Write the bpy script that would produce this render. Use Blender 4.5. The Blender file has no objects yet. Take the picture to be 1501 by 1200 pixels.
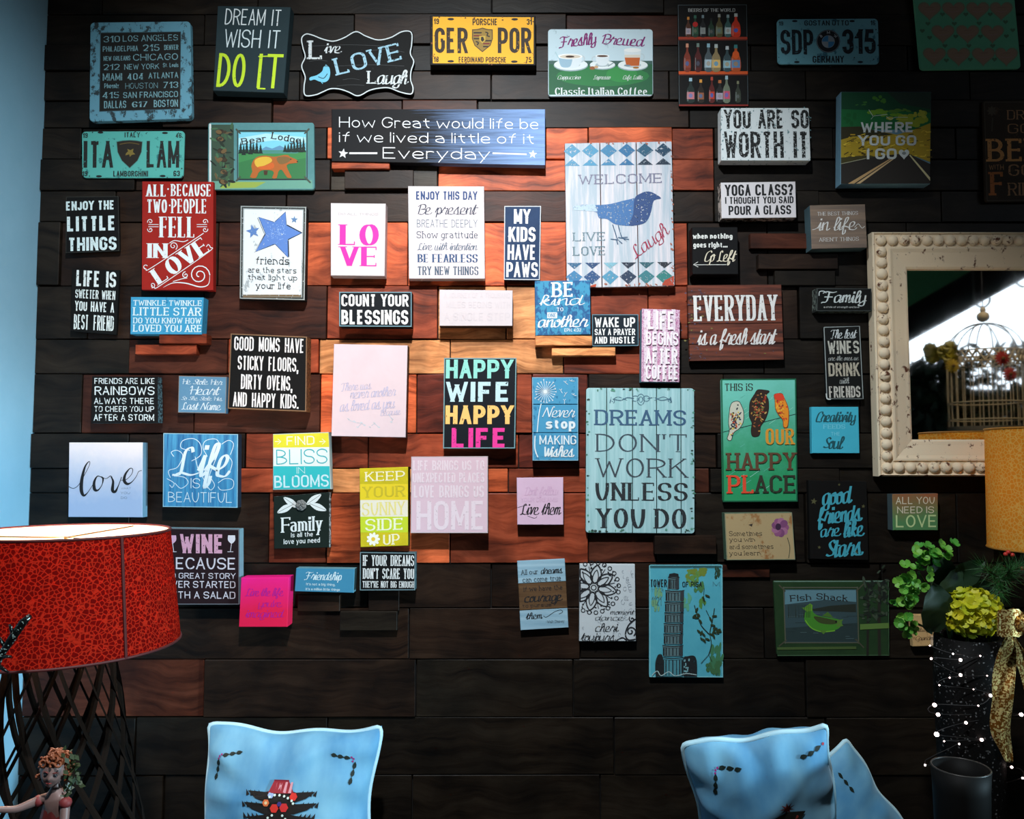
import bpy, bmesh, math, random
from mathutils import Vector, Matrix, Euler
random.seed(7)
R = math.radians
C = bpy.context.scene.collection
scene = bpy.context.scene

# ------------------------------------------------------------------ camera, world, light, exposure
F, D, ZC, PITCH = 1178.0, 2.36, 1.55, R(3.5)
cam_d = bpy.data.cameras.new('camera'); cam = bpy.data.objects.new('camera', cam_d); C.objects.link(cam)
cam.location = (0, -D, ZC); cam.rotation_euler = (R(90) + PITCH, 0, 0)
cam_d.sensor_width = 36; cam_d.lens = F / 1501 * 36; cam_d.clip_start = .05
scene.camera = cam
world = bpy.data.worlds.new('world'); scene.world = world; world.use_nodes = True
world.node_tree.nodes['Background'].inputs[0].default_value = (.78, .88, 1, 1)
world.node_tree.nodes['Background'].inputs[1].default_value = 2.2
vs = scene.view_settings
vs.view_transform = 'Standard'; vs.look = 'None'; vs.gamma = 1; vs.use_curve_mapping = False
vs.exposure = 0.0

def lamp(name, kind, loc, energy, col, target=None, **kw):
    l = bpy.data.lights.new(name, kind); l.energy = energy; l.color = col
    for k, v in kw.items(): setattr(l, k, v)
    o = bpy.data.objects.new(name, l); C.objects.link(o); o.location = loc
    if target is not None:
        o.rotation_euler = (Vector(target) - Vector(loc)).to_track_quat('-Z', 'Y').to_euler()
    return o
# ceiling spotlight aimed at the middle of the wall, a cool wide one above the camera
lamp('overhead_spot', 'SPOT', (-.05, -1.5, 3.35), 84, (1, .84, .72), (-.13, 0, 1.8), spot_size=R(46), spot_blend=1.0, shadow_soft_size=.03)
lamp('overhead_spot', 'SPOT', (-.1, -2.0, 3.35), 335, (.88, .95, 1), (-.3, 0, 1.25), spot_size=R(88), spot_blend=.8, shadow_soft_size=.05)
# added blue fill spot without a visible source, brightens the left wall
lamp('left_wall_fill', 'SPOT', (2.9, -1.5, 1.3), 720, (.55, .84, 1), (-1.41, -.3, .95), spot_size=R(27), spot_blend=.9, shadow_soft_size=.15)
lamp('overhead_spot', 'SPOT', (1.95, -.35, 3.4), 60, (1, .86, .66), (2.12, -1.25, 1.8), spot_size=R(30), spot_blend=.6, shadow_soft_size=.04)  # added spot, brightens the birdcage for its reflection

# ------------------------------------------------------------------ projection helpers (photo pixel + distance off the wall -> place)
def P(px, py, d=0.0):
    a = (px - 750.5) / F; b = (600 - py) / F
    dy = math.cos(PITCH) - b * math.sin(PITCH); dz = math.sin(PITCH) + b * math.cos(PITCH)
    t = (D - d) / dy
    return Vector((a * t, -d, ZC + dz * t))

def lin(c):
    out = []
    for v in c[:3]:
        v = v / 255.0
        out.append(v / 12.92 if v <= .04045 else ((v + .055) / 1.055) ** 2.4)
    return tuple(out) + (1,)

# ------------------------------------------------------------------ materials
MC = {}
def newmat(name):
    m = bpy.data.materials.new(name); m.use_nodes = True
    return m, m.node_tree.nodes, m.node_tree.links, m.node_tree.nodes['Principled BSDF']

def simple(name, col, rough=.6, metal=0, emit=None, estr=1, sheen=0, spec=.4):
    k = ('s', name)
    if k in MC: return MC[k]
    m, n, l, b = newmat(name)
    tc = n.new('ShaderNodeTexCoord'); nz = n.new('ShaderNodeTexNoise'); nz.inputs['Scale'].default_value = 25
    l.new(tc.outputs['Object'], nz.inputs['Vector'])
    mr = n.new('ShaderNodeMapRange'); mr.inputs['To Min'].default_value = .8; mr.inputs['To Max'].default_value = 1.15
    l.new(nz.outputs['Fac'], mr.inputs['Value'])
    mx = n.new('ShaderNodeMix'); mx.data_type = 'RGBA'; mx.blend_type = 'MULTIPLY'; mx.inputs['Factor'].default_value = 1
    mx.inputs['A'].default_value = lin(col); l.new(mr.outputs['Result'], mx.inputs['B']); l.new(mx.outputs['Result'], b.inputs['Base Color'])
    b.inputs['Roughness'].default_value = rough; b.inputs['Metallic'].default_value = metal
    if emit: b.inputs['Emission Color'].default_value = lin(emit); b.inputs['Emission Strength'].default_value = estr
    b.inputs['Specular IOR Level'].default_value = spec
    if sheen: b.inputs['Sheen Weight'].default_value = sheen
    MC[k] = m; return m

def board_mat(kind, c1, c2=None, sc=1.0, amt=.5, rough=.62):
    """painted wood / tin: plain, worn (patches), sh / sv (streaks along x / z), gx (streaky sheen painted in along x), gz (change of paint along z)"""
    k = (kind, c1, c2, sc, amt, rough)
    if k in MC: return MC[k]
    m, n, l, b = newmat('board_paint')
    tc = n.new('ShaderNodeTexCoord'); oi = n.new('ShaderNodeObjectInfo')
    ad = n.new('ShaderNodeVectorMath'); ad.operation = 'ADD'
    ml = n.new('ShaderNodeVectorMath'); ml.operation = 'SCALE'; ml.inputs['Scale'].default_value = 7
    cb = n.new('ShaderNodeCombineXYZ')
    for i in range(3): l.new(oi.outputs['Random'], cb.inputs[i])
    l.new(cb.outputs[0], ml.inputs[0]); l.new(tc.outputs['Object'], ad.inputs[0]); l.new(ml.outputs[0], ad.inputs[1])
    mp = n.new('ShaderNodeMapping'); l.new(ad.outputs[0], mp.inputs['Vector'])
    s = {'sh': (6, 20, 110), 'sv': (110, 20, 6), 'worn': (30, 30, 22), 'plain': (14, 14, 14), 'gx': (5, 20, 130), 'gz': (22, 20, 22), 'fine': (160, 160, 160)}[kind]
    mp.inputs['Scale'].default_value = tuple(v * sc for v in s)
    nz = n.new('ShaderNodeTexNoise'); nz.inputs['Scale'].default_value = 1; nz.inputs['Detail'].default_value = 6; nz.inputs['Roughness'].default_value = .68
    l.new(mp.outputs[0], nz.inputs['Vector'])
    c2 = c2 or tuple(int(v * .72) for v in c1)
    rp = n.new('ShaderNodeValToRGB')
    src = nz.outputs['Fac']
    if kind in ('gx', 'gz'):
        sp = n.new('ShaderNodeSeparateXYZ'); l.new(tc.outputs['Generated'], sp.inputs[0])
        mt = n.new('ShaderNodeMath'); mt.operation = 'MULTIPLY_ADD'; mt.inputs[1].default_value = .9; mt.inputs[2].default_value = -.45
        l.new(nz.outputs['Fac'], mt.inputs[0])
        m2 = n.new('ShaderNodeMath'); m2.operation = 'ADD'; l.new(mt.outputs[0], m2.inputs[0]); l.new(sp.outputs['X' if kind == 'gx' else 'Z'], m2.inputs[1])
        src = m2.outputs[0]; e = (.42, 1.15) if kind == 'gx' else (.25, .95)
    elif kind == 'worn': e = (.3 + amt * .2, .35 + amt * .22)
    elif kind == 'fine': e = (.46, .54)
    elif kind == 'plain': e = (.1, .95)
    else: e = (.5 - .25 * amt, .62)
    l.new(src, rp.inputs[0]); rp.color_ramp.elements[0].position = e[0]; rp.color_ramp.elements[1].position = e[1]
    rp.color_ramp.elements[0].color = lin(c1 if kind in ('gx', 'gz') else c2); rp.color_ramp.elements[1].color = lin(c2 if kind in ('gx', 'gz') else c1)
    l.new(rp.outputs[0], b.inputs['Base Color']); b.inputs['Roughness'].default_value = rough
    b.inputs['Specular IOR Level'].default_value = .15
    bp = n.new('ShaderNodeBump'); bp.inputs['Strength'].default_value = .15; bp.inputs['Distance'].default_value = .001
    l.new(nz.outputs['Fac'], bp.inputs['Height']); l.new(bp.outputs[0], b.inputs['Normal'])
    MC[k] = m; return m

def print_mat(wear):
    k = ('print', wear)
    if k in MC: return MC[k]
    m, n, l, b = newmat('printed_paint')
    at = n.new('ShaderNodeAttribute'); at.attribute_name = 'Col'
    l.new(at.outputs['Color'], b.inputs['Base Color']); b.inputs['Roughness'].default_value = .6; b.inputs['Specular IOR Level'].default_value = .3
    if wear:
        tc = n.new('ShaderNodeTexCoord'); nz = n.new('ShaderNodeTexNoise'); nz.inputs['Scale'].default_value = 130; nz.inputs['Detail'].default_value = 4
        nz.inputs['Roughness'].default_value = .7
        l.new(tc.outputs['Object'], nz.inputs['Vector'])
        rp = n.new('ShaderNodeValToRGB'); rp.color_ramp.elements[0].position = .3 + wear * .2; rp.color_ramp.elements[1].position = .36 + wear * .22
        l.new(nz.outputs['Fac'], rp.inputs[0]); l.new(rp.outputs[0], b.inputs['Alpha'])
    MC[k] = m; return m

def wood_mat(name, fixed=None, sc=1.0, rough=.5):
    k = ('wood', name)
    if k in MC: return MC[k]
    m, n, l, b = newmat(name)
    tc = n.new('ShaderNodeTexCoord'); oi = n.new('ShaderNodeObjectInfo')
    cb = n.new('ShaderNodeCombineXYZ'); ml = n.new('ShaderNodeVectorMath'); ml.operation = 'SCALE'; ml.inputs['Scale'].default_value = 23
    ad = n.new('ShaderNodeVectorMath'); ad.operation = 'ADD'
    for i in range(3): l.new(oi.outputs['Random'], cb.inputs[i])
    l.new(cb.outputs[0], ml.inputs[0]); l.new(tc.outputs['Object'], ad.inputs[0]); l.new(ml.outputs[0], ad.inputs[1])
    mp = n.new('ShaderNodeMapping'); mp.inputs['Scale'].default_value = (2.2 * sc, 6 * sc, 26 * sc); l.new(ad.outputs[0], mp.inputs['Vector'])
    # slow warp makes the grain swirl
    w = n.new('ShaderNodeTexNoise'); w.inputs['Scale'].default_value = 5; l.new(ad.outputs[0], w.inputs['Vector'])
    wm = n.new('ShaderNodeVectorMath'); wm.operation = 'MULTIPLY_ADD'; wm.inputs[1].default_value = (.6, .6, 3.2)
    l.new(w.outputs['Color'], wm.inputs[0]); l.new(mp.outputs[0], wm.inputs[2])
    g = n.new('ShaderNodeTexNoise'); g.inputs['Scale'].default_value = 1.6; g.inputs['Detail'].default_value = 9; g.inputs['Roughness'].default_value = .66
    l.new(wm.outputs[0], g.inputs['Vector'])
    rp = n.new('ShaderNodeValToRGB'); el = rp.color_ramp.elements
    el[0].position = .3; el[0].color = (.16, .11, .08, 1); el[1].position = .66; el[1].color = (1.25, 1.3, 1.35, 1)
    e = el.new(.47); e.color = (.75, .68, .62, 1)
    l.new(g.outputs['Fac'], rp.inputs[0])
    # blotches of old stain
    bl = n.new('ShaderNodeTexNoise'); bl.inputs['Scale'].default_value = 7; bl.inputs['Detail'].default_value = 4; l.new(ad.outputs[0], bl.inputs['Vector'])
    br = n.new('ShaderNodeMapRange'); br.inputs['From Min'].default_value = .35; br.inputs['From Max'].default_value = .62
    br.inputs['To Min'].default_value = .42; br.inputs['To Max'].default_value = 1.1
    l.new(bl.outputs['Fac'], br.inputs['Value'])
    mx = n.new('ShaderNodeMix'); mx.data_type = 'RGBA'; mx.blend_type = 'MULTIPLY'; mx.inputs['Factor'].default_value = 1
    l.new(rp.outputs[0], mx.inputs['A']); l.new(br.outputs['Result'], mx.inputs['B'])
    m2 = n.new('ShaderNodeMix'); m2.data_type = 'RGBA'; m2.blend_type = 'MULTIPLY'; m2.inputs['Factor'].default_value = 1
    l.new(mx.outputs['Result'], m2.inputs['A'])
    if fixed: m2.inputs['B'].default_value = lin(fixed)
    else: l.new(oi.outputs['Color'], m2.inputs['B'])
    l.new(m2.outputs['Result'], b.inputs['Base Color']); b.inputs['Roughness'].default_value = rough; b.inputs['Specular IOR Level'].default_value = .22
    bp = n.new('ShaderNodeBump'); bp.inputs['Strength'].default_value = .5; bp.inputs['Distance'].default_value = .002
    l.new(g.outputs['Fac'], bp.inputs['Height']); l.new(bp.outputs[0], b.inputs['Normal'])
    MC[k] = m; return m

# ------------------------------------------------------------------ object helpers
def mesh_obj(name, verts, faces, mat, parent=None, loc=None, smooth=False, cols=None):
    me = bpy.data.meshes.new(name); me.from_pydata([tuple(v) for v in verts], [], faces)
    if mat: me.materials.append(mat)
    if smooth: me.polygons.foreach_set('use_smooth', [True] * len(me.polygons))
    if cols:
        at = me.color_attributes.new('Col', 'FLOAT_COLOR', 'CORNER')
        buf = []
        for p, c in zip(me.polygons, cols): buf += list(c) * len(p.vertices)
        at.data.foreach_set('color', buf)
    me.update()
    o = bpy.data.objects.new(name, me); C.objects.link(o)
    if parent: o.parent = parent
    if loc is not None: o.location = loc
    return o
def bm_obj(name, bm, mat, parent=None, loc=None, smooth=False):
    me = bpy.data.meshes.new(name); bm.to_mesh(me); bm.free()
    if mat: me.materials.append(mat)
    if smooth: me.polygons.foreach_set('use_smooth', [True] * len(me.polygons))
    o = bpy.data.objects.new(name, me); C.objects.link(o)
    if parent: o.parent = parent
    if loc is not None: o.location = loc
    return o
def tag(o, label, cat, group=None):
    o['label'] = label; o['category'] = cat
    if group: o['group'] = group
    return o
def empty(name, loc, label=None, cat=None, group=None):
    o = bpy.data.objects.new(name, None); C.objects.link(o); o.location = loc; o.empty_display_size = .05
    if label: tag(o, label, cat, group)
    return o
def struct(o): o['kind'] = 'structure'; return o
def inst(src, parent, loc, rot=(0, 0, 0), scale=None):
    o = src.copy(); C.objects.link(o); o.parent = parent; o.location = loc; o.rotation_euler = rot
    if scale is not None: o.scale = scale if hasattr(scale, '__len__') else (scale,) * 3
    return o
def box_geo(x0, x1, y0, y1, z0, z1, ch=0.0):
    bm = bmesh.new(); bmesh.ops.create_cube(bm, size=1)
    for v in bm.verts:
        v.co = Vector(((x0 + x1) / 2 + v.co.x * (x1 - x0), (y0 + y1) / 2 + v.co.y * (y1 - y0), (z0 + z1) / 2 + v.co.z * (z1 - z0)))
    if ch: bmesh.ops.bevel(bm, geom=bm.edges[:], offset=ch, segments=1, affect='EDGES')
    return bm
def tube_geo(pts, r, n=8, closed=False, bm=None, flat=None):
    """pts: list of Vector; r: number or list"""
    bm = bm or bmesh.new(); N = len(pts); rings = []
    up = Vector((0, 0, 1))
    prev = None
    for i, p in enumerate(pts):
        a = pts[(i - 1) % N] if (closed or i > 0) else p
        b = pts[(i + 1) % N] if (closed or i < N - 1) else p
        t = (Vector(b) - Vector(a)).normalized()
        if prev is None:
            u = t.cross(up) if abs(t.dot(up)) < .95 else t.cross(Vector((1, 0, 0)))
        else: u = prev - t * prev.dot(t)
        u.normalize(); prev = u; v = t.cross(u)
        rr = r[i] if hasattr(r, '__len__') else r
        fv = flat or 1
        rings.append([bm.verts.new(Vector(p) + (u * math.cos(2 * math.pi * k / n) + v * math.sin(2 * math.pi * k / n) * fv) * rr) for k in range(n)])
    for i in range(N if closed else N - 1):
        a, b = rings[i], rings[(i + 1) % N]
        for k in range(n): bm.faces.new((a[k], a[(k + 1) % n], b[(k + 1) % n], b[k]))
    if not closed:
        bm.faces.new(rings[0][::-1]); bm.faces.new(rings[-1])
    return bm
def lathe_geo(prof, n=40, bm=None, cx=0, cy=0):
    bm = bm or bmesh.new(); rings = []
    for r, z in prof:
        rings.append([bm.verts.new((cx + r * math.cos(2 * math.pi * k / n), cy + r * math.sin(2 * math.pi * k / n), z)) for k in range(n)])
    for a, b in zip(rings, rings[1:]):
        for k in range(n): bm.faces.new((a[k], a[(k + 1) % n], b[(k + 1) % n], b[k]))
    return bm, rings
def blob(bm, c, s, sub=2, jit=0):
    r = bmesh.ops.create_icosphere(bm, subdivisions=sub, radius=1)
    for v in r['verts']:
        q = v.co.copy(); f = 1 + random.uniform(-jit, jit)
        v.co = Vector(c) + Vector((q.x * s[0] * f, q.y * s[1] * f, q.z * s[2] * f))
def catmull(pts, closed=False, n=6):
    out = []; N = len(pts); last = N if closed else N - 1
    for i in range(last):
        if closed: p = [pts[(i + k - 1) % N] for k in range(4)]
        else: p = [pts[max(i - 1, 0)], pts[i], pts[i + 1], pts[min(i + 2, N - 1)]]
        for s in range(n):
            t = s / n; t2 = t * t; t3 = t2 * t
            out.append(tuple(.5 * (2 * b + (c - a) * t + (2 * a - 5 * b + 4 * c - d) * t2 + (3 * b - a - 3 * c + d) * t3) for a, b, c, d in zip(*p)))
    if not closed: out.append(tuple(pts[-1]))
    return out

# ------------------------------------------------------------------ lettering: every letter is pen strokes on a 0-8 x 4-16 grid
CAPS = {
 'A': '-044g84 -1878', 'B': '-0g04 r0g7g7a0a r0a8a8404', 'C': 'r8d8g0g048487', 'D': '-0g04 r0g8g8404', 'E': '-0g04 -0g7g -0a6a -0474',
 'F': '-0g04 -0g7g -0a6a', 'G': 'r8d8g0g04848a -8a5a', 'H': '-0g04 -8g84 -0a8a', 'I': '-0g04', 'J': 'r6g640407', 'K': '-0g04 -7g09 -3b84',
 'L': '-0g04 -0474', 'M': '-0g04 -0g56ag -aga4', 'N': '-0g04 -0g84 -8g84', 'O': 'r0g8g84040g', 'P': '-0g04 r0g8g8909', 'Q': 'r0g8g84040g -5893',
 'R': '-0g04 r0g8g8a0a -4a84', 'S': 'r8d8g0g0a8a840407', 'T': '-4g44 -0g8g', 'U': 'r0g04848g', 'V': '-0g448g', 'W': '-0g346e94cg', 'X': '-0g84 -8g04',
 'Y': '-0g4a8g -4a44', 'Z': '-0g8g0484', '0': 'r0g7g74040g', '1': '-3g34 -3g0d', '2': 'r0d0g7g7a04 -0474', '3': 'r0d0g7g7a3a r3a7a740407',
 '4': '-5g0777 -5g54', '5': '-7g1g0b r0b7b740407', '6': 'r7d7g0g04747a0a', '7': '-0g7g24', '8': 'r0g7g7a0a0g r0a7a74040a', '9': 'r0704747g0g0a7a',
 '.': '.04', ',': '.04 -0402', "'": '-0g0d', '!': '-0g08 .04', '?': 'r0d0g6g6a3a37 .34', '-': '-0a4a', ':': '.05 .0b',
 'a': 'r0b0c6c64 r69090464', 'b': '-0g04 r0c6c64040c', 'c': 'r6a6c0c046466', 'd': '-6g64 r0c6c64040c', 'e': '-0868 r686c0c046465', 'f': 'r5g2g24 -0c5c',
 'g': 'r0c6c64040c r6c600001', 'h': '-0g04 r0c6c64', 'i': '-0c04 .0f', 'j': 'r3c300001 .3f', 'k': '-0g04 -6c08 -2a64', 'l': '-0g04',
 'm': '-0c04 r0c5c54 r5caca4', 'n': '-0c04 r0c6c64', 'o': 'r0c6c64040c', 'p': '-0c00 r0c6c64040c', 'q': '-6c60 r0c6c64040c', 'r': '-0c04 r0a0c4c4b',
 's': 'r6b6c0c0868640405', 't': 'r2f2454 -0c5c', 'u': 'r0c04646c -6c64', 'v': '-0c346c', 'w': '-0c245a84ac', 'x': '-0c64 -6c04', 'y': '-0c34 -6c10', 'z': '-0c6c0464'}
CURS = {
 'a': '~6b4c1a1534566b ~6c657496', 'b': '~063d4g2g1534555a4c2a', 'c': '~6b4c1a15346486', 'd': '~6b4c1a1534566b ~7g667496', 'e': '~06485b3c1a15346486',
 'f': '~064c5g3g2a204144 ~2886', 'g': '~6b4c1a1534566b ~6c6240113486', 'h': '~064d4g2g14 ~184c5b556486', 'i': '~062c ~2c253456 .2f', 'j': '~2c220113 .2f',
 'k': '~064d4g2g14 ~284b5a28 ~285486', 'l': '~064d4g2g153456', 'm': '~061c14 ~193c4b44 ~496c7b7584a6', 'n': '~061c14 ~194c5b556486',
 'o': '~4c1a1534565a4c2b4a7b', 'p': '~062c20 ~294c6a65442586', 'r': '~063d3b6b556486', 's': '~064d4a553415 ~347486', 't': '~063g ~3g253456 -1c6c',
 'u': '~1c153456 ~6c657496', 'v': '~0b2c345a6c8b', 'w': '~1c1534555c ~5c5574969b', 'x': '~0b2c5474 -6c14', 'y': '~1c153456 ~6c6240113486', 'z': '~0b5c146486',
 'L': '~6e5g3e35140414 ~143574a5', 'F': '~0e3g9fdg ~6f551413 -2aaa', 'B': '~3g24 ~0d4g8f8b4a ~4aa97434', 'H': '~0e2g24 ~9g8487a6 ~0a6ba9',
 'N': '~043g ~3g84 ~84agcg', 'S': '~8e6g3e4b787635 04'.replace(' 04', '06'), 'C': '~8d7g2e05447486', 'D': '~3g24 ~0e5g9c6404', 'T': '~0e2gagbf ~6g5424',
 'Y': '~0f2g399c ~aga64111', 'G': '~8e6g1d0544879a ~8a8140', 'E': '~7f4g2e4a ~4a044487', 'W': '~0g345e ~5e74ag', 'I': '~3g2404'}
STY = {  # thick, thin, corner radius, slant, serif length, serif thickness, nib angle, cursive
 'S': (.19, .17, 3.2, 0, 0, 0, 0, 0), 'SB': (.24, .2, 3.0, 0, 0, 0, 0, 0), 'SM': (.14, .13, 3.6, 0, 0, 0, 0, 0), 'SL': (.07, .07, 9, 0, 0, 0, 0, 0), 'SR': (.13, .12, 9, 0, 0, 0, 0, 0),
 'F': (.2, .05, 9, 0, .07, .045, .15, 0), 'FB': (.3, .04, 9, 0, .08, .035, .1, 0), 'FL': (.12, .05, 9, 0, .07, .04, .2, 0),
 'FS': (.18, .1, 4, 0, .08, .09, 0, 0), 'FT': (.15, .07, 3.2, 0, .05, .06, 0, 0), 'TY': (.1, .085, 9, 0, .09, .075, 0, 0), 'PA': (.09, .08, 9, 0, 0, 0, 0, 0),
 'C': (.115, .045, 9, .22, 0, 0, .35, 1), 'CB': (.155, .06, 9, .2, 0, 0, .35, 1), 'CL': (.08, .04, 9, .25, 0, 0, .3, 1), 'HW': (.07, .07, 9, .03, 0, 0, 0, 0), 'HB': (.095, .09, 9, .03, 0, 0, 0, 0)}
def gl(ch, curs):
    if curs and ch in CURS: s = CURS[ch]
    elif ch in CAPS: s = CAPS[ch]
    else: s = CAPS.get(ch.upper(), '')
    out = []
    for st in s.split():
        pts = [(int(st[i], 36), int(st[i + 1], 36)) for i in range(1, len(st) - 1, 2)]
        out.append((st[0], pts))
    return out
def rounded(pts, rad):
    """polyline (pixels) with elliptical corners; rad=(rx, ry)"""
    closed = pts[0] == pts[-1] and len(pts) > 3
    q = pts[:-1] if closed else pts; N = len(q); out = []
    for i, p in enumerate(q):
        if not closed and i in (0, N - 1): out.append(p); continue
        a = q[(i - 1) % N]; b = q[(i + 1) % N]
        def cut(o, oi):
            dx, dy = o[0] - p[0], o[1] - p[1]; L = math.hypot(dx, dy) or 1
            end = (not closed) and oi in (0, N - 1)
            lim = L * (.5 if not end else .8)
            r = rad[0] if abs(dx) > abs(dy) else rad[1]
            c = min(lim, r); return (p[0] + dx / L * c, p[1] + dy / L * c)
        A, B = cut(a, (i - 1) % N), cut(b, (i + 1) % N)
        for k in range(6):
            t = k / 5 * math.pi / 2; s, c_ = 1 - math.sin(t), 1 - math.cos(t)
            out.append((p[0] + (A[0] - p[0]) * s + (B[0] - p[0]) * c_, p[1] + (A[1] - p[1]) * s + (B[1] - p[1]) * c_))
    if closed: out.append(out[0])
    # drop doubles
    r = [out[0]]
    for p in out[1:]:
        if math.hypot(p[0] - r[-1][0], p[1] - r[-1][1]) > 1e-4: r.append(p)
    return r, closed

def text_polys(s, x0, yt, x1, yb, style):
    """list of polygons in y-up coordinates, box x0..x1, baseline 0, cap height H"""
    thick, thin, rad, slant, sl, stt, nib, curs = STY[style]
    H = yb - yt; w = thick * H; t = thin * H; W = x1 - x0
    if curs: H = H * 1.0
    G = [(c, gl(c, curs)) for c in s]
    def width(g): return max([p[0] for _, pts in g for p in pts] or [0])
    sg = 0; n = 0; gaps = 0; nsp = 0
    for i, (c, g) in enumerate(G):
        if c == ' ': sg += (3.2 if curs else 3.0); nsp += 1
        else:
            sg += width(g); n += 1
            if i < len(G) - 1 and G[i + 1][0] != ' ': gaps += 1
    gu = 0 if curs else (.7 if style == 'FB' else 1.7 if sl else 1.5); SP = 0 if curs else .28 * H
    ov = -1.6 if curs else 0
    for _ in range(12):
        k = 1.0 if not curs else .15
        sx = (W - SP * nsp - n * w * k - gaps * .1 * w * (0 if curs else 1)) / max(sg + gaps * (gu + ov), .1)
        if sx * 7 < w * 1.45: w *= .86; t *= .95
        else: break
    t = min(t, w * 1.3)
    if curs: sx = min(sx, H / 12 * 2.2)
    sy = (H - t) / 12.0
    out = []; x = x0
    def nibw(dx, dy):
        a = math.atan2(dy, dx); return t + (w - t) * abs(math.sin(a - nib)) ** 1.3 if w > t else w
    def quad(a, b, e0=True, e1=True):
        dx, dy = b[0] - a[0], b[1] - a[1]; L = math.hypot(dx, dy)
        if L < 1e-6: return
        ww = nibw(dx, dy) * (1 if abs(dx) < .05 * L or abs(dy) < .05 * L else (.78 if c in 'MWmw' else .88))
        if abs(dy) >= .6 * abs(dx):
            hw = ww / 2 * L / abs(dy); sg_ = 1 if dy > 0 else -1
            ea = t / 2 * sg_; kx = dx / dy * ea
            ax, ay = (a[0] - kx, a[1] - ea) if e0 else a; bx, by = (b[0] + kx, b[1] + ea) if e1 else b
            out.append([(ax - hw, ay), (ax + hw, ay), (bx + hw, by), (bx - hw, by)])
        else:
            hh = ww / 2 * L / max(abs(dx), 1e-6)
            out.append([(a[0], a[1] - hh), (b[0], b[1] - hh), (b[0], b[1] + hh), (a[0], a[1] + hh)])
    for i, (c, g) in enumerate(G):
        if c == ' ': x += (3.2 if curs else 3.0) * sx + SP; continue
        gw = width(g); ox = x + (w / 2 if not curs else w * .07)
        def T(p): return (ox + p[0] * sx, t / 2 + (p[1] - 4) * sy)
        for kind, pts in g:
            q = [T(p) for p in pts]
            if kind == '.':
                r = w * .62 if not curs else w * .6; cx, cy = q[0]
                if pts[0][1] == 4: cy = r
                out.append([(cx - r, cy - r), (cx + r, cy - r), (cx + r, cy + r), (cx - r, cy + r)])
            elif kind == '-':
                for j in range(len(q) - 1):
                    quad(q[j], q[j + 1])
                if sl:
                    for e, o_ in ((0, 1), (-1, -2)):
                        a, b = q[e], q[o_]; yy = pts[e][1]
                        if abs(b[1] - a[1]) >= .6 * abs(b[0] - a[0]):
                            if yy in (4, 16, 12, 0) and (c.islower() or yy in (4, 16)):
                                ww = nibw(b[0] - a[0], b[1] - a[1]); hl = ww / 2 + sl * H * min(1, sx * 8 / (H * .5)); st_ = stt * H
                                y0 = a[1] - t / 2 if yy in (4, 0) else a[1] + t / 2 - st_
                                out.append([(a[0] - hl, y0), (a[0] + hl, y0), (a[0] + hl, y0 + st_), (a[0] - hl, y0 + st_)])
                        elif c in 'EFLTZ' and pts[e][0] in ((0, 8) if c in 'TZ' else (6, 7)) and yy in (4, 16, 10):
                            d = .15 * H if yy != 10 else .07 * H
                            s1 = -1 if yy == 16 else 1; hx = max(stt * H, t) * .6
                            y0, y1 = sorted((a[1] - s1 * t / 2, a[1] + s1 * d)) if yy != 10 else (a[1] - d, a[1] + d)
                            out.append([(a[0] - hx, y0), (a[0] + hx, y0), (a[0] + hx, y1), (a[0] - hx, y1)])
            else:
                if kind == 'r': pl, cl = rounded(q, (rad * sx if rad < 9 else 1e9, rad * sy * .9 if rad < 9 else 1e9)) if rad >= 9 else rounded(q, (max(rad * sx, w * .9), max(rad * sy * .8, w * .9)))
                else: pl, cl = catmull(q, False, 5), False
                N = len(pl); L_, R_ = [], []
                for j in range(N):
                    if cl: a = pl[(j - 1) % (N - 1)]; b = pl[(j + 1) % (N - 1)]
                    else: a = pl[max(j - 1, 0)]; b = pl[min(j + 1, N - 1)]
                    dx, dy = b[0] - a[0], b[1] - a[1]; LL = math.hypot(dx, dy) or 1
                    h = nibw(dx, dy) / 2; nx, ny = -dy / LL * h, dx / LL * h
                    L_.append((pl[j][0] + nx, pl[j][1] + ny)); R_.append((pl[j][0] - nx, pl[j][1] - ny))
                for j in range(N - 1): out.append([L_[j], R_[j], R_[j + 1], L_[j + 1]])
        x += gw * sx + (w if not curs else w * .15)
        if i < len(G) - 1 and G[i + 1][0] != ' ': x += (gu + ov) * sx + (.1 * w if not curs else 0)
    if slant:
        out = [[(px + slant * py, py) for px, py in pl] for pl in out]
    return out, H

# ------------------------------------------------------------------ signs
BACK = .013
FR = {'c1': (0, 0, 4.444), 'c2': (300, 0, 4.444), 'c3': (600, 0, 3.95), 'c4': (960, 0, 4.443), 'c5': (1200, 0, 4.0), 'c6': (60, 250, 4.8), 'c7': (330, 250, 4.8),
      'c8': (590, 240, 4.286), 'b1': (810, 190, 5.0), 'b2': (990, 220, 3.75), 'b3': (100, 470, 3.87), 'b4': (470, 480, 3.333), 'b5': (740, 400, 3.0),
      'b6': (1040, 460, 3.158), 'b7': (220, 720, 3.574), 'b8': (740, 780, 4.415), 'd1': (1040, 740, 2.609), 'f': (0, 0, 1.0)}
def quad_outline(q, radii, n=4):
    out = []
    for i in range(4):
        p = Vector(q[i]); a = Vector(q[(i - 1) % 4]); b = Vector(q[(i + 1) % 4]); r = radii[i]
        if r <= 0: out.append(tuple(p)); continue
        A = p + (a - p).normalized() * r; B = p + (b - p).normalized() * r
        for k in range(n + 1):
            t = k / n * math.pi / 2
            v = p + (A - p) * (1 - math.sin(t)) + (B - p) * (1 - math.cos(t)); out.append(tuple(v))
    return out
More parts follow.
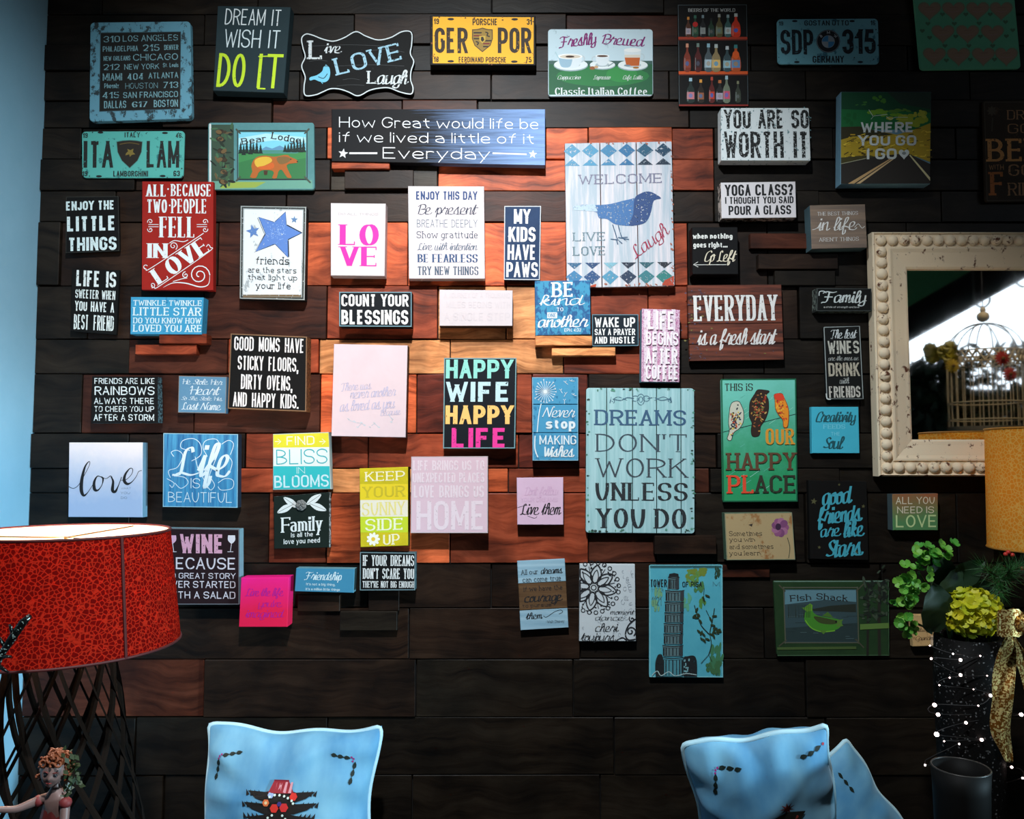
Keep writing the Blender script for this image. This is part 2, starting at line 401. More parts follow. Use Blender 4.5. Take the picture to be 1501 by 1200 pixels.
def prism(name, outline, yb, yf, mat, parent, ch=.0012, side=None):
    """outline in local x,z (clockwise seen from the room); back at yb, front at yf (more negative)"""
    n = len(outline); cx = sum(p[0] for p in outline) / n; cz = sum(p[1] for p in outline) / n
    def ins(p, d):
        v = Vector((p[0] - cx, p[1] - cz)); L = v.length or 1; v = v * max(0, (L - d * 1.3) / L); return (cx + v.x, cz + v.y)
    V = [(p[0], yb, p[1]) for p in outline] + [(p[0], yf + ch, p[1]) for p in outline] + [(ins(p, ch)[0], yf, ins(p, ch)[1]) for p in outline]
    Fc = []
    for r in (0, 1):
        for i in range(n): j = (i + 1) % n; Fc.append((r * n + i, r * n + j, (r + 1) * n + j, (r + 1) * n + i))
    Fc.append(tuple(range(2 * n, 3 * n))); Fc.append(tuple(range(n))[::-1])
    o = mesh_obj(name, V, Fc, mat, parent)
    if side:
        o.data.materials.append(side)
        for i in range(n): o.data.polygons[i].material_index = 1
    bm = bmesh.new(); bm.from_mesh(o.data); bmesh.ops.recalc_face_normals(bm, faces=bm.faces); bm.to_mesh(o.data); bm.free()
    return o
class Sign:
    def __init__(s, name, label, fr, quad, d, mat, side=None, cat='sign', outline=None, r=0, split=None, part='board', wear=0, wear2=0):
        s.fr = FR[fr]; s.d = d; s.wear = wear; s.wear2 = wear2
        s.q = quad
        tl, tr, br, bl = quad
        s.ax = ((tr[1] - tl[1]) / (tr[0] - tl[0]) + (br[1] - bl[1]) / (br[0] - bl[0])) / 2
        s.ay = ((bl[0] - tl[0]) / (bl[1] - tl[1]) + (br[0] - tr[0]) / (br[1] - tr[1])) / 2
        W = [s.world(*p) for p in quad]; c = sum(W, Vector()) / 4
        s.cx, s.cz = c.x, c.z
        s.root = empty(name, (c.x, -BACK, c.z), label, cat)
        s.yf = -(d - BACK); s.layer = 0
        s.V = {'lettering': [], 'picture': []}; s.Fc = {'lettering': [], 'picture': []}; s.K = {'lettering': [], 'picture': []}
        if outline: prism(part, [s.loc(*p) for p in outline], 0, s.yf, mat, s.root, side=side)
        elif split:
            ax, fr_ = split; e = [0] + list(fr_) + [1]
            def L(a, b, t): return (a[0] + (b[0] - a[0]) * t, a[1] + (b[1] - a[1]) * t)
            for i in range(len(e) - 1):
                g = .0035
                t0 = e[i] + (g if i else 0); t1 = e[i + 1] - (g if i < len(e) - 2 else 0)
                if ax == 'v': qq = [L(tl, tr, t0), L(tl, tr, t1), L(bl, br, t1), L(bl, br, t0)]; rr = [r if i == 0 else 0, r if i == len(e) - 2 else 0, r if i == len(e) - 2 else 0, r if i == 0 else 0]
                else: qq = [L(tl, bl, t0), L(tr, br, t0), L(tr, br, t1), L(tl, bl, t1)]; rr = [0] * 4
                prism(part, quad_outline([s.loc(*p) for p in qq], rr), 0, s.yf + random.uniform(0, .0005), mat, s.root, side=side)
        else: prism(part, quad_outline([s.loc(*p) for p in quad], [r] * 4), 0, s.yf, mat, s.root, side=side)
    def world(s, x, y):
        ox, oy, k = s.fr; return P(ox + x / k, oy + y / k, s.d)
    def loc(s, x, y):
        w = s.world(x, y); return (w.x - getattr(s, 'cx', 0), w.z - getattr(s, 'cz', 0))
    def add(s, polys, col, which='picture'):
        s.layer += 1; y = s.yf - .0002 - s.layer * 1e-5 - (.0002 if which == 'lettering' else 0); V, Fc, K = s.V[which], s.Fc[which], s.K[which]
        c = lin(col)
        for i_, pl in enumerate(polys):
            i0 = len(V)
            a = 0
            L = [s.loc(*p) for p in pl]
            for k in range(len(L)): a += L[k][0] * L[(k + 1) % len(L)][1] - L[(k + 1) % len(L)][0] * L[k][1]
            if a < 0: L = L[::-1]
            yy = y - (i_ % 23) * 8e-6 if which == 'lettering' else y
            for p in L: V.append((p[0], yy, p[1]))
            Fc.append(tuple(range(i0, i0 + len(L)))); K.append(c)
    def text(s, t, x0, yt, x1, yb, st, col, rot=0, inline=None, arc=0):
        polys, H = text_polys(t, 0, 0, x1 - x0, yb - yt, st)
        cx, cy = (x0 + x1) / 2, (yt + yb) / 2; W = x1 - x0; cr, sr = math.cos(R(rot)), math.sin(R(rot))
        res = []
        for pl in polys:
            q = []
            for (x, y) in pl:
                x = x - W / 2; y = H / 2 - y
                if arc: y += arc * ((2 * x / W) ** 2)
                X = x + y * s.ay; Y = y + x * s.ax
                q.append((cx + X * cr + Y * sr, cy - X * sr + Y * cr))
            res.append(q)
        s.add(res, col, 'lettering')
    def poly(s, pts, col): s.add([pts], col)
    def ell(s, cx, cy, rx, ry, col, rot=0, n=20, a0=0, a1=360):
        pts = []
        for k in range(n + (1 if a1 - a0 < 360 else 0)):
            a = R(a0 + (a1 - a0) * k / n); x, y = rx * math.cos(a), ry * math.sin(a)
            pts.append((cx + x * math.cos(R(rot)) - y * math.sin(R(rot)), cy + x * math.sin(R(rot)) + y * math.cos(R(rot))))
        s.add([pts], col)
    def ring(s, cx, cy, rx, ry, w, col, a0=0, a1=360, rot=0):
        pts = []
        for k in range(25):
            a = R(a0 + (a1 - a0) * k / 24); x, y = rx * math.cos(a), ry * math.sin(a)
            pts.append((cx + x * math.cos(R(rot)) - y * math.sin(R(rot)), cy + x * math.sin(R(rot)) + y * math.cos(R(rot))))
        s.line(pts, w, col, False)
    def line(s, pts, w, col, smooth=True, closed=False, taper=False):
        if smooth: pts = catmull(pts, closed, 5)
        if closed: pts = list(pts) + [pts[0]]
        N = len(pts); L_, R_ = [], []
        for j in range(N):
            a, b = pts[max(j - 1, 0)], pts[min(j + 1, N - 1)]
            if closed and j in (0, N - 1): a, b = pts[-2], pts[1]
            dx, dy = b[0] - a[0], b[1] - a[1]; l = math.hypot(dx, dy) or 1
            h = w / 2 * ((1 - abs(2 * j / (N - 1) - 1) ** 2) * .85 + .15 if taper else 1)
            L_.append((pts[j][0] - dy / l * h, pts[j][1] + dx / l * h)); R_.append((pts[j][0] + dy / l * h, pts[j][1] - dx / l * h))
        s.add([[L_[j], R_[j], R_[j + 1], L_[j + 1]] for j in range(N - 1)], col)
    def star(s, cx, cy, r, col, rot=0, k=.42, n=5):
        s.poly([(cx + (r if i % 2 == 0 else r * k) * math.sin(R(rot + i * 180 / n)), cy - (r if i % 2 == 0 else r * k) * math.cos(R(rot + i * 180 / n))) for i in range(2 * n)], col)
    def heart(s, cx, cy, w, h, col):
        pts = []
        for k in range(24):
            t = 2 * math.pi * k / 24
            pts.append((cx + w / 2 * math.sin(t) ** 3, cy - h / 2 * (13 * math.cos(t) - 5 * math.cos(2 * t) - 2 * math.cos(3 * t) - math.cos(4 * t)) / 15 - h * .03))
        s.add([pts], col)
    def band(s, y0, y1, col, inset=.006):
        tl, tr, br, bl = s.q
        def E(a, b, y):
            t = (y - a[1]) / (b[1] - a[1]); return (a[0] + (b[0] - a[0]) * t, y)
        l0, l1 = E(tl, bl, y0), E(tl, bl, y1); r0, r1 = E(tr, br, y0), E(tr, br, y1); wd = (r0[0] - l0[0]) * inset
        s.poly([(l0[0] + wd, l0[1]), (r0[0] - wd, r0[1] + s.ax * 0), (r1[0] - wd, r1[1]), (l1[0] + wd, l1[1])], col)
    def border(s, ins, w, col):
        tl, tr, br, bl = s.q; c = (sum(p[0] for p in s.q) / 4, sum(p[1] for p in s.q) / 4)
        def I(p, d): return (p[0] + (d if p[0] < c[0] else -d), p[1] + (d if p[1] < c[1] else -d))
        o = [I(p, ins) for p in s.q]; i_ = [I(p, ins + w) for p in s.q]
        s.add([[o[k], o[(k + 1) % 4], i_[(k + 1) % 4], i_[k]] for k in range(4)], col)
    def done(s):
        for w in ('picture', 'lettering'):
            if s.V[w]: mesh_obj(w, s.V[w], s.Fc[w], print_mat(s.wear if w == 'lettering' else s.wear2), s.root, cols=s.K[w])
        return s.root

# ------------------------------------------------------------------ room
XL, XR, YB, ZT = -1.41, 6.0, -4.3, 3.75
white = board_mat('plain', (140, 188, 212), (130, 180, 204))
dark_w = simple('dark_stained_wall', (38, 34, 30), .8)
def slab(name, x0, x1, y0, y1, z0, z1, m): return struct(bm_obj(name, box_geo(x0, x1, y0, y1, z0, z1), m))
slab('wall_left', XL - .12, XL, YB, .14, 0, ZT, white)
slab('floor', XL - .12, XR + .12, YB - .1, .14, -.1, 0, simple('dark_floor', (52, 44, 38), .5))
slab('ceiling', XL - .12, XR + .12, YB - .1, .14, ZT, ZT + .1, simple('dark_ceiling', (34, 32, 30), .8))
slab('wall_right', XR, XR + .12, YB, .14, 0, ZT, dark_w)
# back wall with the open veranda side the mirror looks out of
slab('wall_back', XL - .12, 2.7, YB - .1, YB, 0, ZT, dark_w)
slab('trim_1', 2.7, XR + .12, YB - .1, YB, 0, 2.12, dark_w)
# plank wall
wall = struct(bm_obj('wall_planks', box_geo(XL, XR, .012, .14, 0, ZT), simple('wall_backing', (14, 11, 9), .9)))
plank_m = wood_mat('plank_wood')
PC = {'k': (30, 24, 17), 'd': (43, 28, 18), 'e': (76, 38, 24), 'r': (156, 70, 42), 'm': (118, 48, 32), 'o': (224, 106, 60), 'b': (250, 172, 110), 'g': (60, 52, 42)}  # plank tones that also carry the falloff from lit centre to dark edges
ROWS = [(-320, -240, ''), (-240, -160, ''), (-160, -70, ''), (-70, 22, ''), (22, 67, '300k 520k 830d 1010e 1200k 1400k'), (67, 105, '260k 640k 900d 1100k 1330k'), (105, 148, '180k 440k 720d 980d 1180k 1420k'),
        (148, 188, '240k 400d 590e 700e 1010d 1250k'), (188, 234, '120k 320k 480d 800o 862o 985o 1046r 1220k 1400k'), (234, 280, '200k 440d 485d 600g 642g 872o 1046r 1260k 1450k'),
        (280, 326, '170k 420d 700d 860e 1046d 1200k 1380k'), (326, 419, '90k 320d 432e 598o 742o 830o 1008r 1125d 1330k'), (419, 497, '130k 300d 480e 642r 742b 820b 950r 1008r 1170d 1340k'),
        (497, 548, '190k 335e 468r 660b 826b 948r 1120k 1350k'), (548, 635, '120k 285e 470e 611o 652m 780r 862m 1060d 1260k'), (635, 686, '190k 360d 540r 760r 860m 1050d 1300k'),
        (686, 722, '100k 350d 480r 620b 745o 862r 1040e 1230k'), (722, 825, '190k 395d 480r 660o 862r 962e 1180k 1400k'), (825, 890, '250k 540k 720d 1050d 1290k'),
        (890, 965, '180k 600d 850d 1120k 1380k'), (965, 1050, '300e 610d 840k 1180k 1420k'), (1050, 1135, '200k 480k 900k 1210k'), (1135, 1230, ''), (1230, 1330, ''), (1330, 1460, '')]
random.seed(11)
meshes = {}
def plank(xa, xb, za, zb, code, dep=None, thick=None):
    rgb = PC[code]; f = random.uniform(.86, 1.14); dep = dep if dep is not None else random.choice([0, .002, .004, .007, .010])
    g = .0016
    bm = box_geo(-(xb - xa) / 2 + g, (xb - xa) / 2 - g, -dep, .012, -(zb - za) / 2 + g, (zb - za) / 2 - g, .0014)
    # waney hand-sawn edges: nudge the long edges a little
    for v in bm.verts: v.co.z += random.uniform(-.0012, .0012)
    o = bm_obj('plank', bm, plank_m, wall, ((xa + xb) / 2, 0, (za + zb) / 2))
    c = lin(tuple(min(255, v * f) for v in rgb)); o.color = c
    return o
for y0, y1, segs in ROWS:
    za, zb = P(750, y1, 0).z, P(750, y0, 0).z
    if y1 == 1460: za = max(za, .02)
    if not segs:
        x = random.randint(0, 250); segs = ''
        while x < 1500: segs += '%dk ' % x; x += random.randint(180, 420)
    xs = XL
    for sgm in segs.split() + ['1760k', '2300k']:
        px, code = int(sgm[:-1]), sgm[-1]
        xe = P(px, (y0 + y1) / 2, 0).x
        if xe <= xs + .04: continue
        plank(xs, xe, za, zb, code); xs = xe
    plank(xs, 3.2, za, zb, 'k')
# short proud blocks nailed onto the planks
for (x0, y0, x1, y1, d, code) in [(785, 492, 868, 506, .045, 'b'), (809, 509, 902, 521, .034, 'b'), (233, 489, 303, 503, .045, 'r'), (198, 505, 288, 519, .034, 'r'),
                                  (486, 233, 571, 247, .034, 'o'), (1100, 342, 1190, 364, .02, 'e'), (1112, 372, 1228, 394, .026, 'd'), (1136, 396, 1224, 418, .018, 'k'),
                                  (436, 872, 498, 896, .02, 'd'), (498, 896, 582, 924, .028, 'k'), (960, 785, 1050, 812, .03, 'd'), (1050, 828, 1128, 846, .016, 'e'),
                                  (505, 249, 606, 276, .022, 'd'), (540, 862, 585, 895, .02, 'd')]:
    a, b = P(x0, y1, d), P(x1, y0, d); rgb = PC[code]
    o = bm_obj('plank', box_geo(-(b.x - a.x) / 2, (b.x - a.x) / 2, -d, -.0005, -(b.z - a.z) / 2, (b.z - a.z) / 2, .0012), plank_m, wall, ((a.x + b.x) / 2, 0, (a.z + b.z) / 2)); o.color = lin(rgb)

# ------------------------------------------------------------------ the signs
W_ = (216, 212, 210); BK = (22, 22, 22); OFF = (214, 216, 214)
blackp = board_mat('worn', (15, 15, 14), (34, 35, 34), 2, .1)
def pale(c=(222, 214, 215)): return board_mat('plain', c, tuple(int(v * .94) for v in c))

# city dialling codes
s = Sign('box_sign', 'square rusty blue-framed panel of US cities and dialling codes, top left corner', 'c1', [(588, 146), (1240, 138), (1250, 772), (582, 792)], .03, board_mat('worn', (98, 150, 168), (50, 62, 66), 1.6, .55), r=.012, wear=.3)
s.poly([(655, 214), (1178, 207), (1173, 709), (648, 726)], (26, 26, 24))
c = (116, 158, 166)
s.line([(655, 214), (1178, 207), (1173, 709), (648, 726), (655, 214)], 5, (60, 84, 92), False)
for t, a, b, e, f, st in [('310', 675, 235, 782, 275, 'FS'), ('LOS ANGELES', 800, 228, 1160, 268, 'SR'), ('PHILADELPHIA', 670, 300, 900, 335, 'SM'), ('215', 932, 290, 1040, 332, 'FS'), ('DENVER', 1070, 292, 1162, 325, 'SM'),
        ('NEW ORLEANS', 675, 365, 850, 395, 'SM'), ('CHICAGO', 867, 350, 1160, 393, 'SR'), ('212', 675, 418, 780, 456, 'FS'), ('NEW YORK', 810, 416, 1038, 452, 'SR'), ('St. Louis', 1062, 410, 1163, 438, 'SM'),
        ('MIAMI', 670, 478, 796, 525, 'SM'), ('404', 830, 478, 935, 520, 'FS'), ('ATLANTA', 968, 472, 1162, 510, 'SM'), ('Phoenix', 680, 543, 775, 575, 'SM'), ('HOUSTON', 817, 540, 1028, 577, 'SL'), ('713', 1062, 533, 1162, 573, 'FS'),
        ('415', 668, 600, 778, 640, 'FS'), ('SAN FRANCISCO', 803, 597, 1160, 636, 'SM'), ('DALLAS', 678, 657, 823, 705, 'SM'), ('617', 860, 662, 962, 698, 'FB'), ('BOSTON', 1002, 650, 1160, 697, 'SM')]: s.text(t, a, b, e, f, st, c)
s.done()

# three number plates
def slots(s, L, c):
    for x, y in L: s.ell(x, y, 19, 7, c)
def chips(s, n, x0, x1, y0, y1, c, r=6):
    for _ in range(n):
        e = random.random()
        if e < .5: x, y = random.choice([x0, x1]) + random.uniform(-8, 8), random.uniform(y0, y1)
        elif e < .85: x, y = random.uniform(x0, x1), random.choice([y0, y1]) + random.uniform(-8, 8)
        else: x, y = random.uniform(x0, x1), random.uniform(y0, y1)
        rr = random.uniform(.3, 1) * r
        s.poly([(x + rr * random.uniform(.5, 1.2) * math.cos(R(k * 60)), y + rr * random.uniform(.5, 1.2) * math.sin(R(k * 60))) for k in range(6)], c)
s = Sign('license_plate', 'teal green ITA LAM number plate with dark shield, below the city codes panel', 'c1', [(532, 856), (1203, 852), (1193, 1160), (535, 1158)], .018, board_mat('worn', (84, 168, 158), (50, 110, 110), 1, .35), r=.012, wear=.15)
k = (34, 36, 34)
for t, a, b, e, f in [('19', 540, 866, 572, 898), ('ITALY', 812, 862, 912, 895), ('46', 1145, 868, 1183, 898), ('ITA', 545, 918, 738, 1092), ('LAM', 955, 918, 1168, 1092), ('19', 537, 1115, 570, 1148), ('63', 1130, 1112, 1172, 1148), ('LAMBORGHINI', 738, 1113, 965, 1150)]: s.text(t, a, b, e, f, 'S', k)
sh = [(762, 925), (800, 918), (845, 915), (890, 918), (926, 925), (920, 990), (895, 1045), (845, 1092), (795, 1045), (768, 990)]
s.poly([(845 + (x - 845) * 1.05, 1000 + (y - 1000) * 1.05) for x, y in sh], (70, 120, 112)); s.poly(sh, (38, 34, 28))
s.line([(780, 940), (845, 930), (908, 940)], 6, (92, 76, 40)); s.poly([(820, 1000), (835, 985), (830, 970), (850, 978), (870, 968), (866, 990), (882, 1005), (860, 1008), (846, 1022), (842, 1005), (818, 1012)], (120, 104, 48))
slots(s, [(655, 863), (1075, 866), (645, 1148), (1060, 1146)], (28, 28, 26)); chips(s, 26, 540, 1190, 862, 1152, (40, 50, 48)); s.done()

s = Sign('license_plate', 'yellow GER POR number plate with a striped crest, top centre', 'c3', [(120, 88), (731, 91), (732, 378), (120, 376)], .045, board_mat('plain', (38, 36, 34)), r=.003, wear=.1)
s.poly([(136, 97), (720, 100), (719, 370), (136, 366)], (246, 176, 34))
k = (44, 30, 16)
for t, a, b, e, f in [('19', 142, 108, 172, 140), ('PORSCHE', 366, 108, 510, 146), ('31', 680, 110, 710, 144), ('GER', 147, 160, 338, 308), ('POR', 512, 160, 706, 308), ('18', 142, 328, 170, 360), ('75', 672, 330, 708, 362), ('FERDINAND PORSCHE', 286, 330, 562, 362)]: s.text(t, a, b, e, f, 'S', k)
cr = [(363, 170), (395, 168), (423, 160), (452, 168), (483, 170), (484, 225), (470, 265), (423, 303), (378, 265), (362, 225)]
s.poly(cr, (92, 70, 28)); s.poly([(423 + (x - 423) * .9, 228 + (y - 228) * .9) for x, y in cr], (150, 118, 46))
for a, b in ((-1, -1), (1, 1)):
    for i in range(3):
        x0 = 372 if a < 0 else 427; y0 = 186 + i * 17 if b < 0 else 232 + i * 17; wd = 48 - (i * 9 if b > 0 else 0)
        s.poly([(x0, y0), (x0 + wd, y0), (x0 + wd - 2, y0 + 8), (x0, y0 + 8)], (120, 30, 26) if i % 2 else (40, 30, 22))
s.line([(440, 186), (455, 192), (450, 206), (466, 212)], 7, (40, 32, 20)); s.line([(385, 240), (400, 248), (392, 262)], 7, (40, 32, 20))
s.poly([(405, 208), (441, 208), (440, 236), (423, 250), (406, 236)], (196, 160, 60)); s.poly([(415, 215), (428, 213), (434, 232), (423, 243), (414, 232)], (40, 30, 20))
slots(s, [(240, 111), (610, 112), (240, 355), (608, 357)], (36, 28, 20)); chips(s, 34, 138, 718, 102, 366, (110, 60, 24), 6); s.done()

s = Sign('license_plate', 'pale blue SDP 315 GERMANY number plate with a round emblem, upper right', 'f', [(1139, 28), (1287, 27), (1289, 94), (1140, 94)], .018, board_mat('worn', (112, 172, 186), (60, 110, 128), 1, .35), r=.012, wear=.15)
k = (26, 34, 42)
for t, a, b, e, f in [('19', 1141.5, 31.5, 1148, 37.5), ('GOSTAN OTTO', 1179, 30, 1244, 37.5), ('16', 1276, 30, 1283, 37), ('SDP', 1144, 43.5, 1192, 80), ('315', 1234.5, 43, 1283.5, 79), ('GERMANY', 1191, 82, 1237, 92)]: s.text(t, a, b, e, f, 'S', k)
s.ell(1214, 60.5, 17.5, 17, (30, 32, 36)); s.ring(1214, 60.5, 16.5, 16, .8, (120, 130, 140)); s.ell(1214, 61, 9.6, 9.3, (150, 160, 168))
for a0, c in ((0, (60, 130, 180)), (180, (60, 130, 180))): s.poly([(1214, 61)] + [(1214 + 9 * math.cos(R(a0 + i * 15)), 61 + 8.7 * math.sin(R(a0 + i * 15))) for i in range(7)], c)
s.text('B', 1202, 51, 1205, 55, 'S', (190, 196, 200), 35); s.text('M', 1212, 45.7, 1216.5, 49.7, 'S', (190, 196, 200)); s.text('W', 1222, 51, 1227, 55, 'S', (190, 196, 200), -35)
for x, y in ((1165, 31), (1249, 31), (1168, 91), (1261, 91)): s.ell(x, y, 4, 1.6, k)
chips(s, 24, 1141, 1286, 30, 92, (44, 60, 66), 1.4); s.done()

s = Sign('box_sign', 'dark slate canvas with white DREAM IT WISH IT above lime DO IT', 'c2', [(85, 38), (560, 45), (515, 605), (55, 590)], .05, board_mat('plain', (40, 56, 60), (33, 48, 52)), wear=.1)
s.text('DREAM IT', 133, 60, 498, 165, 'HW', (214, 222, 222)); s.text('WISH IT', 128, 194, 492, 312, 'HW', (206, 220, 222))
s.text('DO', 82, 348, 262, 568, 'HB', (186, 214, 40)); s.text('IT', 345, 352, 512, 575, 'HB', (186, 214, 40))
s.line([(343, 576), (396, 578)], 9, (186, 214, 40), False); s.line([(350, 368), (412, 366)], 7, (186, 214, 40), False)
s.done()

ol = [(632, 250), (660, 222), (700, 228), (770, 255), (840, 268), (910, 245), (985, 206), (1050, 235), (1130, 260), (1210, 245), (1280, 208), (1330, 203), (1350, 225), (1348, 290), (1340, 350), (1362, 400), (1345, 460), (1342, 520), (1357, 570), (1352, 605), (1330, 612), (1270, 598), (1200, 572), (1130, 575), (1070, 590), (1020, 618), (985, 622), (940, 600), (880, 580), (820, 578), (770, 598), (720, 618), (655, 620), (648, 560), (655, 500), (632, 430), (655, 370), (640, 310)]
sm = catmull(ol, True, 3)
s = Sign('plank_sign', 'black scalloped chalk-style Live LOVE Laugh sign with a small blue bird', 'c2', [(632, 204), (1355, 204), (1355, 620), (632, 620)], .022, blackp, outline=[(997 + (x - 997) * 1.02, 413 + (y - 413) * 1.035) for x, y in sm], wear=.35)
s.line(ol, 7, (206, 214, 214), True, True)
for a, b, e, f in ((700, 300, 1180, 300), (870, 430, 1300, 430), (680, 400, 800, 398), (860, 560, 1040, 556), (1080, 330, 1300, 340), (900, 520, 1010, 520)): s.line([(a, b), ((a + e) / 2, b - 8), (e, f)], 2.5, (56, 58, 58))
s.text('L', 676, 264, 768, 386, 'FS', (200, 206, 206)); s.text('ive', 778, 282, 892, 346, 'CB', (206, 212, 212))
s.text('LOVE', 842, 328, 1282, 440, 'FS', (150, 190, 206), 14); s.text('L', 1060, 462, 1122, 545, 'FS', (206, 212, 212)); s.text('augh', 1118, 462, 1326, 548, 'CB', (206, 212, 212))
s.poly(catmull([(682, 515), (690, 502), (730, 490), (765, 465), (775, 436), (795, 430), (812, 440), (818, 480), (806, 520), (780, 536), (745, 530), (715, 518), (690, 525)], True, 4), (112, 190, 214)); s.line([(740, 500), (775, 510), (800, 480)], 5, (30, 60, 74))
s.line([(760, 535), (770, 545)], 4, (112, 190, 214), False); s.poly([(780, 436), (790, 418), (808, 436)], (90, 140, 156)); s.done()

# bear lodge tin
s = Sign('tin_sign', 'tin cabin sign with a brown bear walking between pines, left of top', 'c2', [(22, 798), (712, 798), (716, 1236), (20, 1236)], .022, board_mat('plain', (96, 146, 146), (70, 116, 118), 1.5), r=.008, wear=.05)
s.poly([(45, 812), (190, 812), (190, 1180), (45, 1225)], (52, 72, 56)); s.poly([(30, 806), (42, 806), (42, 1228), (30, 1228)], (206, 208, 204))
s.poly([(46, 1180), (700, 1172), (705, 1228), (46, 1232)], (98, 150, 132)); s.poly([(120, 1185), (400, 1185), (330, 1222), (100, 1228)], (140, 160, 70))
for i in range(46):
    x, y = random.uniform(55, 185), random.uniform(818, 1215); a = random.uniform(0, 360)
    s.ell(x, y, random.uniform(14, 30), random.uniform(5, 10), random.choice([(34, 46, 34), (58, 88, 58), (28, 34, 28), (92, 78, 52), (66, 100, 70)]), a, 10)
for y in (860, 905, 985, 1040, 1120, 1185):
    for i in range(3): s.ell(115 + random.uniform(-25, 25), y, 26 - i * 6, 17 - i * 4, [(48, 40, 28), (104, 82, 50), (58, 48, 32)][i], random.uniform(-40, 40), 12)
s.poly([(222, 862), (660, 862), (660, 980), (222, 980)], (120, 196, 214)); s.poly([(222, 900), (400, 870), (660, 895), (660, 930), (450, 915), (222, 945)], (168, 214, 224))
s.poly([(360, 980), (400, 955), (440, 968), (490, 948), (540, 972), (600, 965), (630, 980)], (92, 140, 170)); s.poly([(222, 980), (660, 980), (660, 1165), (222, 1165)], (58, 128, 70))
s.poly([(222, 1060), (330, 1030), (460, 1060), (660, 1030), (660, 1165), (222, 1165)], (50, 112, 64)); s.poly([(330, 985), (640, 982), (600, 1000), (370, 1002)], (70, 130, 120))
def pine(s, x, y, h, w, c):
    for i in range(4): s.poly([(x, y - h + i * h * .2), (x + w * (.25 + .13 * i), y - h * .62 + i * h * .21), (x - w * (.25 + .13 * i), y - h * .62 + i * h * .21)], c)
for x, y, h in ((235, 1000, 80), (255, 1010, 70), (275, 1000, 90), (300, 1005, 95), (318, 998, 70), (340, 1000, 85), (365, 1000, 65), (525, 990, 50), (545, 992, 58), (565, 990, 66), (585, 992, 75), (605, 990, 84), (625, 992, 92), (645, 990, 100)): pine(s, x, y, h, 26, (24, 40, 34))
bear = [(296, 1155), (312, 1120), (305, 1085), (318, 1045), (350, 1020), (400, 1014), (450, 1022), (490, 1016), (520, 1010), (545, 1012), (560, 1024), (590, 1036), (608, 1050), (600, 1062), (560, 1066), (535, 1078), (545, 1110), (560, 1140), (566, 1158), (540, 1158), (520, 1130), (500, 1105), (480, 1120), (470, 1160), (440, 1160), (452, 1130), (440, 1112), (400, 1108), (370, 1112), (350, 1128), (335, 1160)]
s.poly(catmull(bear, True, 2), (168, 92, 36)); s.poly(catmull([(325, 1050), (360, 1026), (420, 1024), (440, 1050), (400, 1075), (345, 1090)], True, 3), (208, 168, 56)); s.poly(catmull([(345, 1090), (400, 1078), (445, 1060), (450, 1095), (390, 1105)], True, 3), (196, 92, 34))
s.poly(catmull([(470, 1030), (520, 1020), (560, 1035), (540, 1060), (490, 1070)], True, 3), (120, 92, 50)); s.poly([(385, 1112), (412, 1112), (408, 1140), (388, 1140)], (70, 44, 28)); s.ell(562, 1038, 4, 4, BK); s.ell(604, 1053, 5, 4, BK)
for q in ([(215, 852), (668, 852)], [(215, 1168), (668, 1168)], [(215, 852), (215, 1168)], [(668, 852), (668, 1168)]): s.line(q, 6, (40, 46, 46), False)
for q in ([(205, 840), (235, 872)], [(650, 872), (682, 838)], [(205, 1180), (235, 1150)], [(650, 1150), (690, 1190)]): s.line(q, 9, (70, 74, 62), False)
s.text('Bear', 240, 892, 402, 932, 'FS', (40, 36, 28), 8); s.text('Lodge', 436, 878, 628, 920, 'FS', (40, 36, 28), -10); s.done()

s = Sign('plank_sign', 'wide black plank with painted-on blue sheen about living a little of it Everyday', 'f', [(486, 160), (799, 160), (799, 242), (486, 236)], .04, board_mat('gx', (22, 22, 24), (126, 158, 206), 1), wear=.05)  # streaky blue glare towards the right is put into the board colour
c = (222, 224, 226)
s.text('How Great would life be', 497, 172.5, 789, 188, 'PA', c); s.text('if we lived a little of it', 497, 194.5, 783, 209.5, 'PA', c); s.text('Everyday', 561, 216.5, 718, 233, 'PA', c)
s.star(503, 225, 7.5, c, 8); s.star(781, 226, 6.5, c, 5); s.line([(512, 224.5), (553, 224.5)], 2.6, c, False); s.line([(722, 224.5), (772, 226)], 2.2, c, False); s.done()

# coffee
s = Sign('tin_sign', 'white over green tin coffee sign with three cups in a row', 'c3', [(803, 168), (1410, 168), (1412, 555), (804, 558)], .02, board_mat('worn', (196, 216, 222), (150, 172, 178), 1, .2), r=.01, wear=.05)
s.band(352, 548, (34, 92, 58), .006); s.band(352, 372, (60, 92, 84), .006); s.ell(1120, 440, 270, 60, (40, 118, 62)); s.ell(1230, 430, 90, 46, (48, 136, 66))
pu = (128, 30, 104)
s.text('Freshly', 862, 203, 1082, 266, 'CB', pu, 6); s.text('Brewed', 1108, 203, 1362, 262, 'CB', pu, -4)
for cx, cy, r in ((935, 378, 100), (1118, 378, 75), (1294, 380, 88)): s.ell(cx, cy, r, r * .35, (150, 168, 172)); s.ell(cx, cy - 4, r * .97, r * .32, (224, 230, 228)); s.ell(cx, cy - 3, r * .55, r * .16, (170, 184, 186))
def cup(cx, y0, y1, w0, w1, c): s.poly(catmull([(cx - w0, y0), (cx - w0 * .9, (y0 + y1) / 2), (cx - w1, y1), (cx + w1, y1), (cx + w0 * .9, (y0 + y1) / 2), (cx + w0, y0)], False, 4), c)
